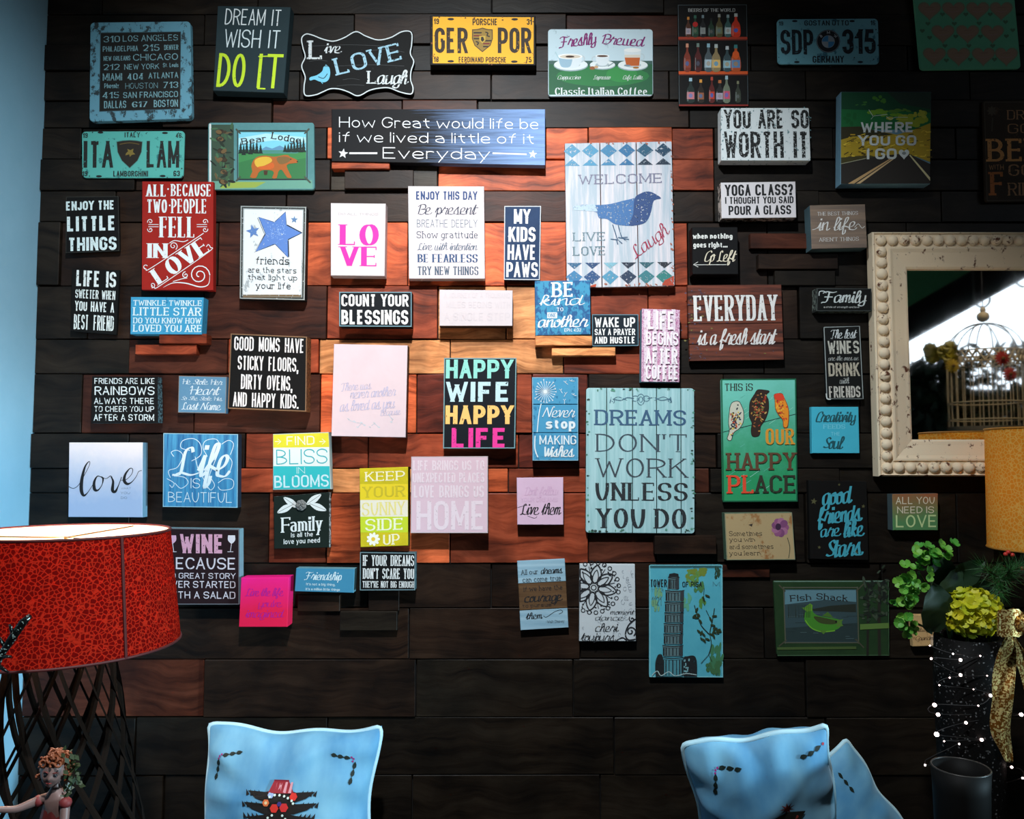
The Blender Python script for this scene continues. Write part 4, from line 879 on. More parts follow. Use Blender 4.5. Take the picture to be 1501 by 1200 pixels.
s = Sign('box_sign', 'large pale pink box sign with very faint script lines and sprigs', 'b4', [(65, 80), (425, 87), (415, 537), (52, 530)], .055, pale((220, 202, 208)), side=board_mat('plain', (70, 60, 58)), wear=.35, wear2=.3)
c = (180, 176, 200)
for t, a, b, e, f in [('There was', 95, 268, 246, 305), ('never another', 142, 296, 366, 340), ('as loved as you', 90, 352, 362, 402), ('Because', 288, 398, 390, 428)]: s.text(t, a, b, e, f, 'C', c, 5)
for q in ([(135, 450), (165, 462), (200, 468)], [(180, 490), (200, 470), (215, 480)], [(240, 490), (262, 470), (285, 490)], [(335, 430), (350, 450), (345, 465)]):
    s.line(q, 3, (180, 190, 200))
    for p in q: s.ell(p[0], p[1] - 4, 7, 3, (186, 196, 204), 30, 7)
s.done()

s = Sign('box_sign', 'black box sign HAPPY WIFE HAPPY LIFE in mint, blue, orange and pink', 'b4', [(603, 148), (957, 148), (950, 590), (598, 590)], .055, board_mat('plain', (20, 27, 35)), wear=.12)
s.border(0, 5, (112, 150, 156))
for t, a, b, e, f, c in [('HAPPY', 612, 156, 940, 248, (136, 208, 196)), ('WIFE', 612, 265, 927, 362, (186, 218, 226)), ('HAPPY', 610, 380, 942, 471, (246, 194, 112)), ('LIFE', 640, 490, 910, 586, (230, 54, 150))]: s.text(t, a, b, e, f, 'SB', c)
s.done()

s = Sign('box_sign', 'yellow banded box sign KEEP YOUR SUNNY SIDE UP with a daisy', 'b4', [(190, 688), (427, 680), (427, 1065), (195, 1073)], .06, board_mat('plain', (232, 212, 40)), side=board_mat('plain', (90, 80, 30)), wear=.08)
s.band(764, 842, (226, 200, 36), .004); s.band(842, 923, (228, 220, 200), .004); s.band(923, 1000, (192, 208, 44), .004)
for t, a, b, e, f, c in [('KEEP', 218, 702, 412, 748, (236, 230, 190)), ('YOUR', 206, 774, 412, 828, (196, 176, 40)), ('SUNNY', 202, 852, 412, 916, (226, 212, 130)), ('SIDE', 218, 932, 402, 990, (232, 234, 200)), ('UP', 305, 1008, 386, 1060, (238, 232, 190))]: s.text(t, a, b, e, f, 'FS' if t != 'SUNNY' else 'FL', c)
for i in range(9): s.ell(257 + 20 * math.cos(R(i * 40)), 1033 + 20 * math.sin(R(i * 40)), 14, 8, (238, 236, 220), i * 40, 8)
s.ell(257, 1033, 10, 10, (226, 190, 60)); s.done()

s = Sign('box_sign', 'pale pink box sign with faint white letters, LOVE BRINGS US HOME', 'b4', [(443, 630), (817, 628), (817, 1003), (440, 1003)], .06, board_mat('plain', (216, 188, 199), (210, 182, 193)), side=board_mat('plain', (64, 56, 56)), wear=.12)
s.border(0, 4, (190, 176, 178)); c = (223, 206, 213)
for t, a, b, e, f, st in [('LIFE BRINGS US TO', 452, 648, 800, 697, 'S'), ('UNEXPECTED PLACES', 450, 708, 800, 757, 'S'), ('LOVE BRINGS US', 455, 770, 798, 830, 'S'), ('HOME', 468, 846, 802, 988, 'SM')]: s.text(t, a, b, e, f, st, c)
s.done()

s = Sign('box_sign', 'mottled blue box sign with white script, BE kind to one another', 'b5', [(132, 35), (375, 32), (377, 270), (135, 275)], .045, board_mat('worn', (66, 144, 180), (46, 92, 140), 2.2, .8), wear=.12)
c = (222, 228, 230)
for t, a, b, e, f, st in [('BE', 208, 40, 300, 105, 'FS'), ('kind', 150, 98, 350, 142, 'CB'), ('TO', 228, 152, 257, 168, 'FS'), ('another', 142, 188, 366, 238, 'CB'), ('EPH. 4:32', 262, 243, 335, 258, 'SM')]: s.text(t, a, b, e, f, st, c)
s.poly([(186, 173), (230, 173), (230, 199), (186, 199)], c); s.text('ONE', 190, 178, 226, 194, 'FS', (60, 120, 160)); s.done()

s = Sign('box_sign', 'small navy box sign WAKE UP SAY A PRAYER AND HUSTLE', 'b5', [(384, 182), (587, 182), (588, 320), (384, 322)], .03, board_mat('plain', (24, 38, 48)), wear=.08)
s.border(0, 3, (96, 134, 148)); c = (222, 224, 224)
for t, a, b, e, f in [('WAKE UP', 395, 195, 573, 238), ('SAY A PRAYER', 395, 245, 573, 273), ('AND HUSTLE', 395, 280, 573, 310)]: s.text(t, a, b, e, f, 'SB', c)
s.done()

s = Sign('box_sign', 'tall pink glittery striped box sign LIFE BEGINS AFTER COFFEE', 'b5', [(603, 157), (770, 162), (768, 480), (600, 478)], .05, board_mat('fine', (216, 190, 208), (176, 110, 150), 2.5), side=board_mat('plain', (110, 160, 180)), wear=.08)
for i in range(4): 
    x = 612 + i * 40
    s.poly([(x, 160), (x + 18, 160), (x + 18, 478), (x, 477)], (218, 204, 214))
for _ in range(420): s.ell(random.uniform(606, 766), random.uniform(162, 474), 1.7, 1.7, random.choice([(150, 70, 110), (196, 110, 150), (110, 90, 130), (236, 226, 232)]), 0, 4)
for t, a, b, e, f in [('LIFE', 628, 168, 745, 250), ('BEGINS', 620, 260, 761, 318), ('AFTER', 618, 332, 758, 400), ('COFFEE', 619, 406, 762, 468)]: s.text(t, a, b, e, f, 'SB', (234, 228, 232))
s.done()

s = Sign('plank_sign', 'brown plank sign with white serif EVERYDAY above script fresh start', 'b2', [(68, 742), (583, 738), (597, 1150), (80, 1158)], .03, board_mat('sh', (122, 66, 50), (52, 36, 34), .7, .6), split=('h', (.265, .51, .78)), wear=.1, wear2=.5)
for _ in range(90): s.ell(random.gauss(120, 40) if _ % 3 else random.uniform(80, 560), random.uniform(750, 1145), random.uniform(2, 9), random.uniform(2, 5), random.choice([(82, 70, 92), (96, 76, 84), (120, 110, 60), (70, 60, 78)]), 0, 6)
s.text('EVERYDAY', 100, 797, 560, 938, 'FT', (222, 220, 216)); s.text('is a fresh start', 118, 985, 548, 1068, 'C', (216, 212, 208)); s.done()

# dandelion, three small blue boards
s = Sign('plank_sign', 'three stacked blue boards with a dandelion, Never stop MAKING Wishes', 'b5', [(120, 458), (323, 458), (323, 825), (122, 825)], .05, board_mat('worn', (72, 148, 186), (44, 110, 150), 2, .4), split=('h', (.325, .665)), wear=.1)
c = (214, 226, 230); s.border(1, 2, (150, 190, 204))
for i in range(22):
    a = i * 360 / 22; r = random.uniform(36, 50); x, y = 178 + r * math.cos(R(a)), 522 + r * math.sin(R(a)); s.line([(178, 522), (x, y)], 1.8, c, False)
    for k in (-25, 0, 25): s.line([(x, y), (x + 8 * math.cos(R(a + k)), y + 8 * math.sin(R(a + k)))], 1.4, c, False)
s.ell(178, 522, 8, 8, c); s.line([(160, 575), (150, 620), (142, 700)], 4, c); s.line([(133, 715), (132, 770), (145, 810)], 5, c)
for x, y, a in [(265, 480, 40), (290, 475, 0), (245, 515, 60), (268, 530, 120), (300, 535, 20), (262, 560, 90)]:
    s.line([(x, y), (x + 16 * math.cos(R(a)), y + 16 * math.sin(R(a)))], 2, c, False); s.line([(x - 6, y - 5), (x, y), (x + 6, y - 6)], 2, c, False)
for t, a, b, e, f, st in [('Never', 165, 590, 308, 634, 'C'), ('stop', 180, 640, 310, 685, 'SB'), ('MAKING', 152, 714, 314, 754, 'SM'), ('Wishes', 168, 762, 303, 808, 'CB')]: s.text(t, a, b, e, f, st, c)
s.done()

s = Sign('plank_sign', "large mint board sign of five planks, DREAMS DON'T WORK UNLESS YOU DO", 'b5', [(358, 505), (832, 507), (834, 1146), (356, 1142)], .03, board_mat('sv', (168, 206, 210), (146, 190, 194), .8, .3), side=board_mat('worn', (60, 110, 100), (30, 44, 40), 2, .5), split=('v', (.19, .43, .652, .878)), r=.008, wear=.1, wear2=.35)
k1, k2 = (54, 68, 82), (40, 46, 50)
s.text('DREAMS', 397, 602, 797, 670, 'FS', (58, 92, 122)); s.text("DON'T", 402, 708, 802, 786, 'FL', (64, 78, 88)); s.text('WORK', 402, 815, 803, 898, 'FL', (62, 72, 80)); s.text('UNLESS', 398, 922, 804, 1000, 'F', k2); s.text('YOU DO', 403, 1036, 798, 1122, 'F', k2)
og = (70, 106, 124)
s.ring(598, 556, 16, 24, 3, og); s.ring(598, 556, 8, 12, 3, og); s.ring(574, 552, 14, 12, 3, og); s.ring(622, 552, 14, 12, 3, og)
for m in (-1, 1): s.line([(598 + m * 30, 552), (598 + m * 60, 548), (598 + m * 90, 560), (598 + m * 130, 552)], 4, og); s.line([(598 + m * 60, 560), (598 + m * 100, 545), (598 + m * 132, 562)], 3, og); spiral(s, 598 + m * 124, 562, 10, 1.2, 0, 3, og); s.line([(598 + m * 130, 545), (598 + m * 136, 572)], 4, og, False)
for _ in range(70):
    e = random.choice([(random.uniform(358, 372), random.uniform(515, 1140)), (random.uniform(820, 832), random.uniform(515, 1140)), (random.uniform(366, 826), random.uniform(1128, 1140)), (random.uniform(366, 826), random.uniform(508, 518))])
    s.ell(e[0], e[1], random.uniform(3, 8), random.uniform(2, 6), random.choice([(70, 120, 100), (40, 62, 56), (90, 150, 130)]), 0, 6)
s.done()

s = Sign('box_sign', 'small lilac-pink square box with black script Live them', 'b5', [(52, 900), (257, 898), (257, 1107), (55, 1107)], .045, pale((218, 186, 210)), side=board_mat('plain', (60, 50, 56)), wear=.1)
s.text("Don't follow", 85, 940, 230, 976, 'C', (204, 168, 196)); s.text('YOUR DREAMS', 70, 988, 232, 1006, 'FL', (204, 168, 196)); s.text('Live them', 66, 1014, 246, 1062, 'C', (30, 28, 32)); s.line([(55, 1032), (80, 1024), (100, 1020)], 2, (30, 28, 32)); s.line([(100, 1068), (130, 1078), (142, 1070)], 2, (30, 28, 32)); s.done()

s = Sign('box_sign', 'white box sign with black lettering reading YOGA CLASS?', 'b2', [(250, 178), (660, 172), (665, 370), (255, 375)], .05, pale((222, 216, 218)), side=board_mat('fine', (214, 200, 190), (60, 56, 54), .35), wear=.08)
k = (26, 26, 28)
for t, a, b, e, f in [('YOGA CLASS?', 272, 188, 646, 250), ('I THOUGHT YOU SAID', 273, 256, 649, 294), ('POUR A GLASS', 292, 304, 636, 355)]: s.text(t, a, b, e, f, 'S', k)
s.done()

s = Sign('box_sign', "taupe wooden block with white script, the best things in life", 'b2', [(740, 303), (1043, 297), (1055, 535), (750, 543)], .06, board_mat('sh', (136, 116, 100), (112, 98, 88), .5, .3), side=board_mat('plain', (86, 112, 120)), wear=.08)
c = (214, 214, 210)
s.text('THE BEST THINGS', 780, 338, 1003, 358, 'FL', c); s.text('in life', 778, 372, 995, 440, 'C', c); s.line([(752, 438), (768, 434), (782, 425)], 3, c); s.line([(985, 425), (1005, 405), (1025, 428), (1040, 418)], 3, c); s.text("AREN'T THINGS", 790, 479, 1008, 500, 'FL', c); s.done()

s = Sign('box_sign', 'black box sign, when nothing goes right Go Left with an arrow', 'b2', [(92, 424), (342, 422), (346, 682), (94, 682)], .055, board_mat('plain', (16, 16, 17)))
c = (220, 220, 214)
s.text('when nothing', 95, 458, 314, 487, 'SB', c); s.text('goes right...', 98, 505, 286, 535, 'SB', c); s.text('Go Left', 160, 552, 330, 612, 'C', (214, 204, 180)); s.line([(100, 630), (280, 629)], 3, c, False); s.line([(124, 614), (99, 629), (125, 642)], 3, c, False); s.done()

s = Sign('box_sign', 'small wide black Family box with scroll script, beside the mirror', 'b2', [(778, 758), (1078, 760), (1078, 885), (777, 885)], .05, board_mat('plain', (19, 21, 20)), side=board_mat('fine', (110, 120, 112), (40, 42, 40), .5), wear=.3)
s.border(1, 3, (66, 72, 70)); s.text('Family', 800, 776, 1050, 838, 'CB', (196, 204, 202)); s.line([(790, 800), (792, 778), (815, 775), (830, 785)], 5, (196, 204, 202)); s.text('a circle of strength and love', 815, 857, 1010, 867, 'SM', (200, 204, 200)); s.done()

s = Sign('tin_sign', 'tall narrow black tin, The best WINES are DRINK with FRIENDS', 'b6', [(527, 57), (697, 52), (715, 398), (540, 398)], .022, board_mat('plain', (24, 26, 25)), r=.006, wear=.3)
tl, tr, br, bl = s.q; s.line([(530, 62), (694, 57), (711, 392), (544, 392), (530, 62)], 4, (150, 158, 156), False); s.line([(540, 368), (545, 392), (562, 394)], 6, (200, 204, 200))
for t, a, b, e, f, st, c in [('The best', 555, 74, 678, 113, 'C', (200, 206, 206)), ('WINES', 547, 124, 692, 184, 'SB', (186, 184, 172)), ('are the ones we', 548, 195, 690, 215, 'C', (170, 174, 170)), ('DRINK', 550, 226, 694, 288, 'SB', (176, 168, 150)), ('with', 600, 296, 646, 322, 'C', (170, 174, 170)), ('FRIENDS', 553, 334, 698, 387, 'S', (190, 186, 176))]: s.text(t, a, b, e, f, st, c)
s.done()

# happy place: three patterned birds on a wire
s = Sign('tin_sign', 'green and teal tin sign of three birds on a wire, HAPPY PLACE', 'b6', [(53, 301), (401, 299), (408, 868), (62, 870)], .022, board_mat('gz', (44, 148, 96), (112, 196, 178), .3), r=.006, wear=.1)
s.border(0, 6, (20, 92, 62))
for _ in range(26):
    x, y = random.uniform(75, 335), random.uniform(370, 840); L = random.uniform(20, 55); s.line([(x, y), (x + L, y - L * .7)], 2, random.choice([(150, 210, 190), (60, 150, 120), (96, 180, 160)]), False)
s.line([(58, 548), (404, 462)], 3, (30, 60, 60), False); s.text('THIS IS', 70, 322, 200, 355, 'FT', (46, 40, 34))
def bird(pts, base, specks, edge, n):
    sm_ = catmull(pts, True, 3); s.poly(sm_, base); s.line(pts, 3, edge, True, True)
    cx = sum(p[0] for p in pts) / len(pts); cy = sum(p[1] for p in pts) / len(pts)
    for _ in range(n):
        p = random.choice(sm_); t = random.uniform(0, .85); s.ell(cx + (p[0] - cx) * t, cy + (p[1] - cy) * t, random.uniform(3, 8), random.uniform(2, 4), random.choice(specks), random.uniform(0, 180), 7)
bird([(90, 470), (95, 430), (108, 408), (135, 405), (148, 425), (158, 455), (156, 500), (138, 530), (112, 550), (100, 584), (82, 578), (92, 540), (88, 505)], (200, 200, 180), [(40, 50, 60), (190, 70, 50), (220, 190, 70), (36, 60, 80), (60, 50, 44)], (40, 50, 46), 70)
bird([(184, 440), (188, 405), (208, 372), (222, 352), (250, 352), (276, 358), (262, 375), (272, 400), (272, 445), (256, 490), (236, 520), (230, 560), (200, 566), (192, 540), (196, 505), (184, 475)], (50, 34, 26), [(176, 130, 60), (150, 90, 50), (200, 160, 90), (34, 26, 22), (110, 120, 60), (170, 60, 40)], (30, 24, 20), 90)
bird([(298, 375), (318, 368), (335, 370), (345, 390), (362, 430), (366, 470), (360, 520), (342, 522), (338, 490), (318, 465), (304, 435), (302, 400)], (232, 142, 36), [(214, 60, 36), (240, 180, 60), (200, 90, 40), (120, 60, 40)], (150, 60, 30), 50)
s.poly(catmull([(298, 376), (318, 367), (338, 374), (345, 392), (325, 402), (305, 395)], True, 3), (220, 66, 38))
for t, a, b, e, f, c in [('OUR', 258, 530, 390, 604, (214, 148, 52)), ('HAPPY', 80, 642, 398, 722, (96, 66, 46)), ('PL', 84, 746, 205, 830, (222, 74, 46)), ('ACE', 208, 746, 398, 828, (50, 52, 40))]: s.text(t, a, b, e, f, 'FS', c)
s.done()

s = Sign('box_sign', 'small bright cyan square reading Creativity FEEDS THE Soul', 'b6', [(472, 430), (690, 430), (695, 645), (475, 645)], .03, pale((72, 184, 208)))
c = (32, 84, 92)
s.text('Creativity', 492, 452, 676, 500, 'CB', c); s.text('FEEDS', 527, 511, 628, 531, 'FS', (120, 206, 222)); s.text('THE', 562, 546, 604, 563, 'SM', (120, 206, 222)); s.text('Soul', 524, 570, 616, 624, 'CB', c); s.done()

s = Sign('box_sign', 'parchment-coloured box with a purple poppy, Sometimes you win', 'b6', [(70, 922), (382, 918), (397, 1137), (80, 1139)], .045, board_mat('worn', (172, 150, 110), (150, 106, 64), .5, .5), side=board_mat('plain', (92, 120, 98)), wear=.08)
s.border(0, 3, (120, 130, 106)); k = (44, 38, 34)
for t, a, b, e, f in [('Sometimes', 90, 1004, 243, 1027), ('you win', 92, 1033, 210, 1054), ('and sometimes', 92, 1065, 295, 1087), ('you learn', 92, 1096, 237, 1117)]: s.text(t, a, b, e, f, 'TY', k)
for i in range(9): s.ell(327 + 22 * math.cos(R(i * 40)), 988 + 26 * math.sin(R(i * 40)), 20, 17, [(140, 82, 120), (160, 104, 136), (122, 70, 110)][i % 3], i * 40, 10)
s.ell(318, 985, 13, 16, (58, 34, 60)); s.line([(360, 1035), (372, 1080), (366, 1130)], 3, (60, 66, 50)); s.poly([(180, 975), (200, 970), (196, 985)], (60, 50, 44)); s.done()

s = Sign('box_sign', 'black sign with teal brush script, good friends are like Stars', 'b6', [(458, 770), (728, 774), (737, 1140), (466, 1134)], .03, board_mat('plain', (17, 16, 15)))
c = (66, 160, 178)
for t, a, b, e, f in [('good', 515, 800, 655, 880), ('friends', 495, 890, 700, 965), ('are', 508, 975, 605, 1030), ('like', 615, 960, 712, 1030), ('Stars', 532, 1042, 704, 1122)]: s.text(t, a, b, e, f, 'CB', c, 6)
for x, y, r in ((483, 867, 16), (600, 790, 7), (712, 890, 10), (508, 1080, 9), (678, 1105, 14)): s.star(x, y, r, (84, 82, 52), 8)
s.done()

s = Sign('box_sign', 'small red-to-green wooden box, ALL YOU NEED IS LOVE', 'f', [(1308, 724), (1375, 723), (1375, 777), (1309, 777)], .045, board_mat('gz', (84, 132, 84), (150, 92, 62), .4), side=board_mat('plain', (80, 96, 100)))
c = (214, 206, 180)
s.text('ALL YOU', 1313, 728, 1370, 738.5, 'SR', c); s.text('NEED IS', 1315, 742, 1369, 752, 'SR', c); s.text('LOVE', 1313, 754.5, 1373, 772.5, 'SR', (190, 210, 150)); s.done()

s = Sign('box_sign', 'dark plum box sign WINE BECAUSE with two glasses, behind the red lamp', 'b7', [(75, 192), (467, 198), (467, 592), (75, 592)], .05, board_mat('plain', (42, 24, 28)), side=board_mat('plain', (140, 178, 190)), wear=.18)
c = (206, 196, 204); s.border(0, 4, (110, 110, 116))
for t, a, b, e, f, st, cc in [('WINE', 156, 224, 388, 324, 'SB', (206, 150, 172)), ('BECAUSE', 80, 346, 449, 408, 'SR', c), ('NO GREAT STORY', 80, 427, 448, 457, 'SM', c), ('EVER STARTED', 86, 469, 447, 505, 'SM', c), ('WITH A SALAD', 88, 524, 447, 561, 'SM', c)]: s.text(t, a, b, e, f, st, cc)
for x, t in ((118, -6), (427, 6)):
    s.poly(catmull([(x - 18, 230), (x - 19, 255), (x - 4, 272), (x + 4, 272), (x + 19, 255), (x + 18, 230)], False, 3), (206, 160, 184) if x < 200 else (214, 206, 212)); s.line([(x, 270), (x - t, 314)], 3, c, False); s.line([(x - t - 15, 316), (x - t + 15, 316)], 3, c, False)
s.done()

s = Sign('box_sign', 'hot pink square panel with faded purple script, right of the red lamp', 'b7', [(477, 453), (727, 450), (718, 710), (465, 710)], .065, board_mat('gz', (222, 28, 72), (236, 32, 132), .12), wear=.2)
for t, a, b, e, f in [('Live the life', 500, 508, 698, 548), ("you've", 565, 570, 692, 605), ('imagined', 498, 620, 700, 660)]: s.text(t, a, b, e, f, 'C', (176, 24, 140))
s.done()

s = Sign('box_sign', 'long low blue Friendship box, small white script', 'b7', [(765, 402), (1071, 407), (1065, 531), (757, 523)], .05, board_mat('plain', (66, 136, 166), (56, 122, 154)), side=board_mat('plain', (120, 176, 190)))
c = (206, 224, 228)
s.text('Friendship', 808, 423, 1004, 464, 'C', c); s.text("It's not a big thing,", 818, 480, 970, 493, 'SM', c); s.text("it's a million little things", 815, 506, 995, 519, 'SM', c); s.done()

s = Sign('box_sign', "small black box with grey rim, IF YOUR DREAMS DON'T SCARE YOU", 'b7', [(1100, 318), (1390, 322), (1388, 517), (1099, 518)], .05, board_mat('plain', (17, 18, 19)), side=board_mat('worn', (80, 110, 118), (40, 50, 54), 2, .5), wear=.1)
s.border(0, 4, (110, 136, 142)); c = (212, 214, 212)
for t, a, b, e, f in [('IF YOUR DREAMS', 1115, 334, 1383, 390), ("DON'T SCARE YOU", 1115, 403, 1383, 458), ("THEY'RE NOT BIG ENOUGH", 1113, 470, 1383, 504)]: s.text(t, a, b, e, f, 'FT', c)
s.done()

s = Sign('plank_sign', 'small tilted pale blue and brown banded sign, All our dreams', 'b8', [(80, 188), (388, 173), (412, 615), (102, 633)], .03, board_mat('sh', (158, 192, 208), (132, 170, 190), .5, .4), split=('h', (.325, .715)), wear=.1)
s.root.children[1].data.materials[0] = board_mat('sh', (108, 82, 56), (84, 62, 42), .5, .4)
k = (30, 34, 38)
for t, a, b, e, f, st in [('All our', 105, 240, 215, 272, 'TY'), ('dreams', 230, 226, 372, 266, 'CB'), ('can come true', 115, 284, 362, 318, 'TY'), ('if we have the', 122, 345, 372, 376, 'TY'), ('courage', 122, 392, 372, 446, 'CB'), ('to pursue', 112, 460, 300, 482, 'TY'), ('them.', 135, 520, 238, 560, 'CB'), ('-Walt Disney', 265, 568, 385, 585, 'TY')]: s.text(t, a, b, e, f, st, k)
s.line([(250, 540), (270, 548), (320, 515), (360, 502), (374, 515), (350, 528)], 3.5, k); s.line([(320, 470), (340, 440), (345, 400)], 5, k); s.done()

# mandala + handwriting
s = Sign('box_sign', 'white canvas with a black lace flower and handwriting, below the mint boards', 'b8', [(485, 205), (842, 208), (848, 705), (482, 705)], .03, board_mat('plain', (196, 206, 210), (184, 196, 202)), wear=.12, wear2=.12)
k = (34, 36, 40); cx, cy = 575, 358
for r, w in ((16, 7), (28, 5)): s.ring(cx, cy, r, r, w, k)
def clipx(pts): return [(max(x, 487), y) for x, y in pts]
for i in range(8):
    a = R(i * 45 + 10); 
    for L, wd, lw in ((150, 34, 9), (118, 18, 6)):
        for sg in (-1, 1):
            pts = [(cx + math.cos(a) * 28, cy + math.sin(a) * 28)]
            for t, o_ in ((.35, .8), (.6, 1), (.85, .6), (1, 0)): pts.append((cx + math.cos(a) * L * t - math.sin(a) * wd * o_ * sg, cy + math.sin(a) * L * t + math.cos(a) * wd * o_ * sg))
            s.line(clipx(catmull(pts, False, 4)), lw, k, False)
    a2 = R(i * 45 + 32)
    s.line(clipx([(cx + math.cos(a2) * 60, cy + math.sin(a2) * 60), (cx + math.cos(a2) * 140, cy + math.sin(a2) * 140)]), 5, k, False)
    for j in range(3):
        b = R(i * 45 + 10 + j * 15); x, y = cx + math.cos(b) * 162, cy + math.sin(b) * 162
        if x > 500: s.ring(x, y, 12, 12, 6, k)
    for j in range(6):
        b = R(i * 45 + 10 + random.uniform(-20, 25)); q = random.uniform(120, 165); x, y = cx + math.cos(b) * q, cy + math.sin(b) * q
        if x > 495 and y > 212: s.ell(x, y, 7, 5, k, random.uniform(0, 90), 7)
g2 = (120, 130, 142)
for i in range(34):
    x, y = random.uniform(500, 835), random.uniform(220, 690)
    if math.hypot(x - cx, y - cy) < 190: x = random.uniform(752, 832)
    s.ring(x, y, random.uniform(7, 13), random.uniform(7, 16), 1.6, g2, random.uniform(0, 100), random.uniform(220, 360))
for t, a, b, e, f in [('moment', 680, 500, 840, 530), ('dance', 580, 535, 770, 568), ('cheri', 580, 590, 735, 640), ('toujours', 490, 650, 715, 700)]: s.text(t, a, b, e, f, 'C', k)
spiral(s, 815, 640, 34, 1.6, 200, 8, k); spiral(s, 822, 560, 20, 1.3, 120, 7, k); s.line([(845, 560), (800, 600), (780, 660), (800, 695), (845, 690)], 9, k); s.line([(720, 700), (760, 680), (790, 700)], 7, k); s.done()

# leaning tower tin
s = Sign('tin_sign', 'turquoise tin sign with a black leaning tower and a leafy twig', 'b8', [(935, 212), (1408, 210), (1412, 938), (935, 936)], .022, board_mat('plain', (92, 178, 194), (72, 156, 176), 1.5), r=.006, wear=.2, wear2=.12)
s.border(0, 7, (120, 190, 200)); s.band(215, 232, (44, 90, 96), .01); k = (30, 34, 36); g3 = (78, 110, 44)
for cx_, cy_, w_, h_, c_, n_ in ((1240, 270, 60, 30, (110, 130, 50), 22), (1220, 300, 40, 40, (96, 140, 70), 12), (1255, 360, 26, 40, (70, 120, 70), 12), (1280, 460, 22, 40, (80, 130, 60), 12), (985, 440, 30, 60, (110, 160, 120), 10), (1180, 440, 30, 50, (90, 160, 130), 10), (1370, 820, 34, 80, (64, 120, 84), 22), (1350, 880, 40, 44, (60, 104, 66), 14), (1375, 260, 18, 34, (40, 66, 50), 14)): puff(cx_, cy_, w_, h_, c_, n_)
s.text('TOWER', 940, 304, 1048, 352, 'SM', k); s.text('OF PISA', 1148, 318, 1275, 352, 'SM', k); s.text('M', 1345, 318, 1390, 350, 'SL', (70, 110, 120)); s.text('1121', 950, 415, 1012, 470, 'SL', (80, 120, 110)); s.text('1173', 945, 360, 1025, 385, 'SL', (90, 130, 130))
s.poly([(1058, 290), (1064, 268), (1095, 262), (1122, 268), (1126, 290)], k)
lv = [(1058, 290, 1126, 368), (1040, 375, 1158, 445), (1036, 450, 1156, 515), (1034, 520, 1154, 582), (1030, 588, 1152, 650), (1028, 656, 1150, 722), (1022, 730, 1150, 800), (1020, 808, 1152, 930)]
for i, (a, b, e, f) in enumerate(lv):
    s.poly([(a, b), (e, b), (e - 3, f), (a + (2 if i else -8), f)], (86, 112, 116) if i < 7 else (74, 136, 148)); s.line([(a - 3, b), ((a + e) / 2, b + 7), (e + 4, b)], 6, k); s.line([(a - 2, b + 12), ((a + e) / 2, b + 18), (e + 2, b + 12)], 3, k)
    n_ = 8
    for j in range(n_ + 1):
        x = a + 3 + (e - a - 6) * (.5 - .5 * math.cos(math.pi * j / n_)); s.line([(x, b + 16), (x, f - 4)], 5 if j % 2 else 7, k, False)
    if i < 7: s.poly([(e - 22, b + 6), (e, b + 4), (e - 3, f), (e - 18, f)], (52, 58, 62))
s.poly(catmull([(975, 930), (972, 850), (985, 800), (1005, 785), (1022, 810), (1022, 930)], False, 4), k); s.poly(catmull([(1155, 930), (1155, 815), (1180, 800), (1225, 798), (1242, 840), (1242, 930)], False, 4), k)
for i in range(14): s.ell(random.uniform(1160, 1195), random.uniform(815, 900), 5, 7, (120, 170, 176), 0, 6)
s.line([(950, 925), (985, 895), (1010, 925), (1060, 900), (1100, 926), (1170, 912), (1240, 920)], 5, (170, 196, 196))
tw = (40, 50, 34)
s.line([(1268, 845), (1318, 790), (1340, 835)], 4, tw, False); s.line([(1318, 790), (1335, 720), (1325, 650), (1340, 580), (1355, 490)], 5, tw); s.line([(1325, 660), (1270, 600), (1240, 520), (1225, 470)], 5, tw); s.line([(1300, 500), (1320, 540), (1340, 590)], 3, tw); s.line([(1290, 470), (1285, 400), (1290, 360)], 3, tw)
for x, y in ((1270, 650), (1255, 640), (1285, 660), (1290, 700), (1310, 690), (1275, 690), (1350, 640), (1370, 650), (1360, 620), (1380, 630), (1340, 660), (1345, 600), (1240, 550), (1225, 540), (1250, 530), (1265, 575), (1355, 540), (1310, 410), (1285, 430), (1330, 560), (1240, 500), (1385, 640), (1350, 670)): s.ell(x, y, 18, 7, (44, 56, 32), random.uniform(-70, 70), 8)
s.done()

# fish shack tin
s = Sign('tin_sign', 'dark green tin fishing-cabin sign with a fish and lakeside trees', 'd1', [(245, 289), (684, 289), (686, 575), (258, 576)], .022, board_mat('plain', (44, 70, 38), (28, 48, 30), 1.4), r=.006, wear=.05)
s.line([(246, 292), (684, 291)], 4, (104, 130, 116), False); s.line([(684, 292), (686, 574), (260, 575)], 3, (70, 100, 70), False)
s.poly([(285, 322), (562, 322), (567, 524), (292, 524)], (52, 72, 76)); s.poly([(288, 325), (560, 325), (561, 370), (440, 362), (288, 380)], (92, 130, 140)); s.poly([(380, 400), (460, 385), (560, 378), (561, 410), (400, 405)], (38, 44, 36)); s.poly([(290, 470), (565, 450), (566, 522), (292, 522)], (40, 56, 56))
for i in range(20): x, y = random.uniform(295, 550), random.uniform(412, 518); s.line([(x, y), (x + random.uniform(15, 50), y)], 1.6, random.choice([(80, 100, 100), (34, 44, 44)]), False)
s.text('Fish', 308, 342, 388, 366, 'FS', (34, 30, 28), 4); s.text('Shack', 408, 340, 528, 364, 'FS', (34, 30, 28), -4)
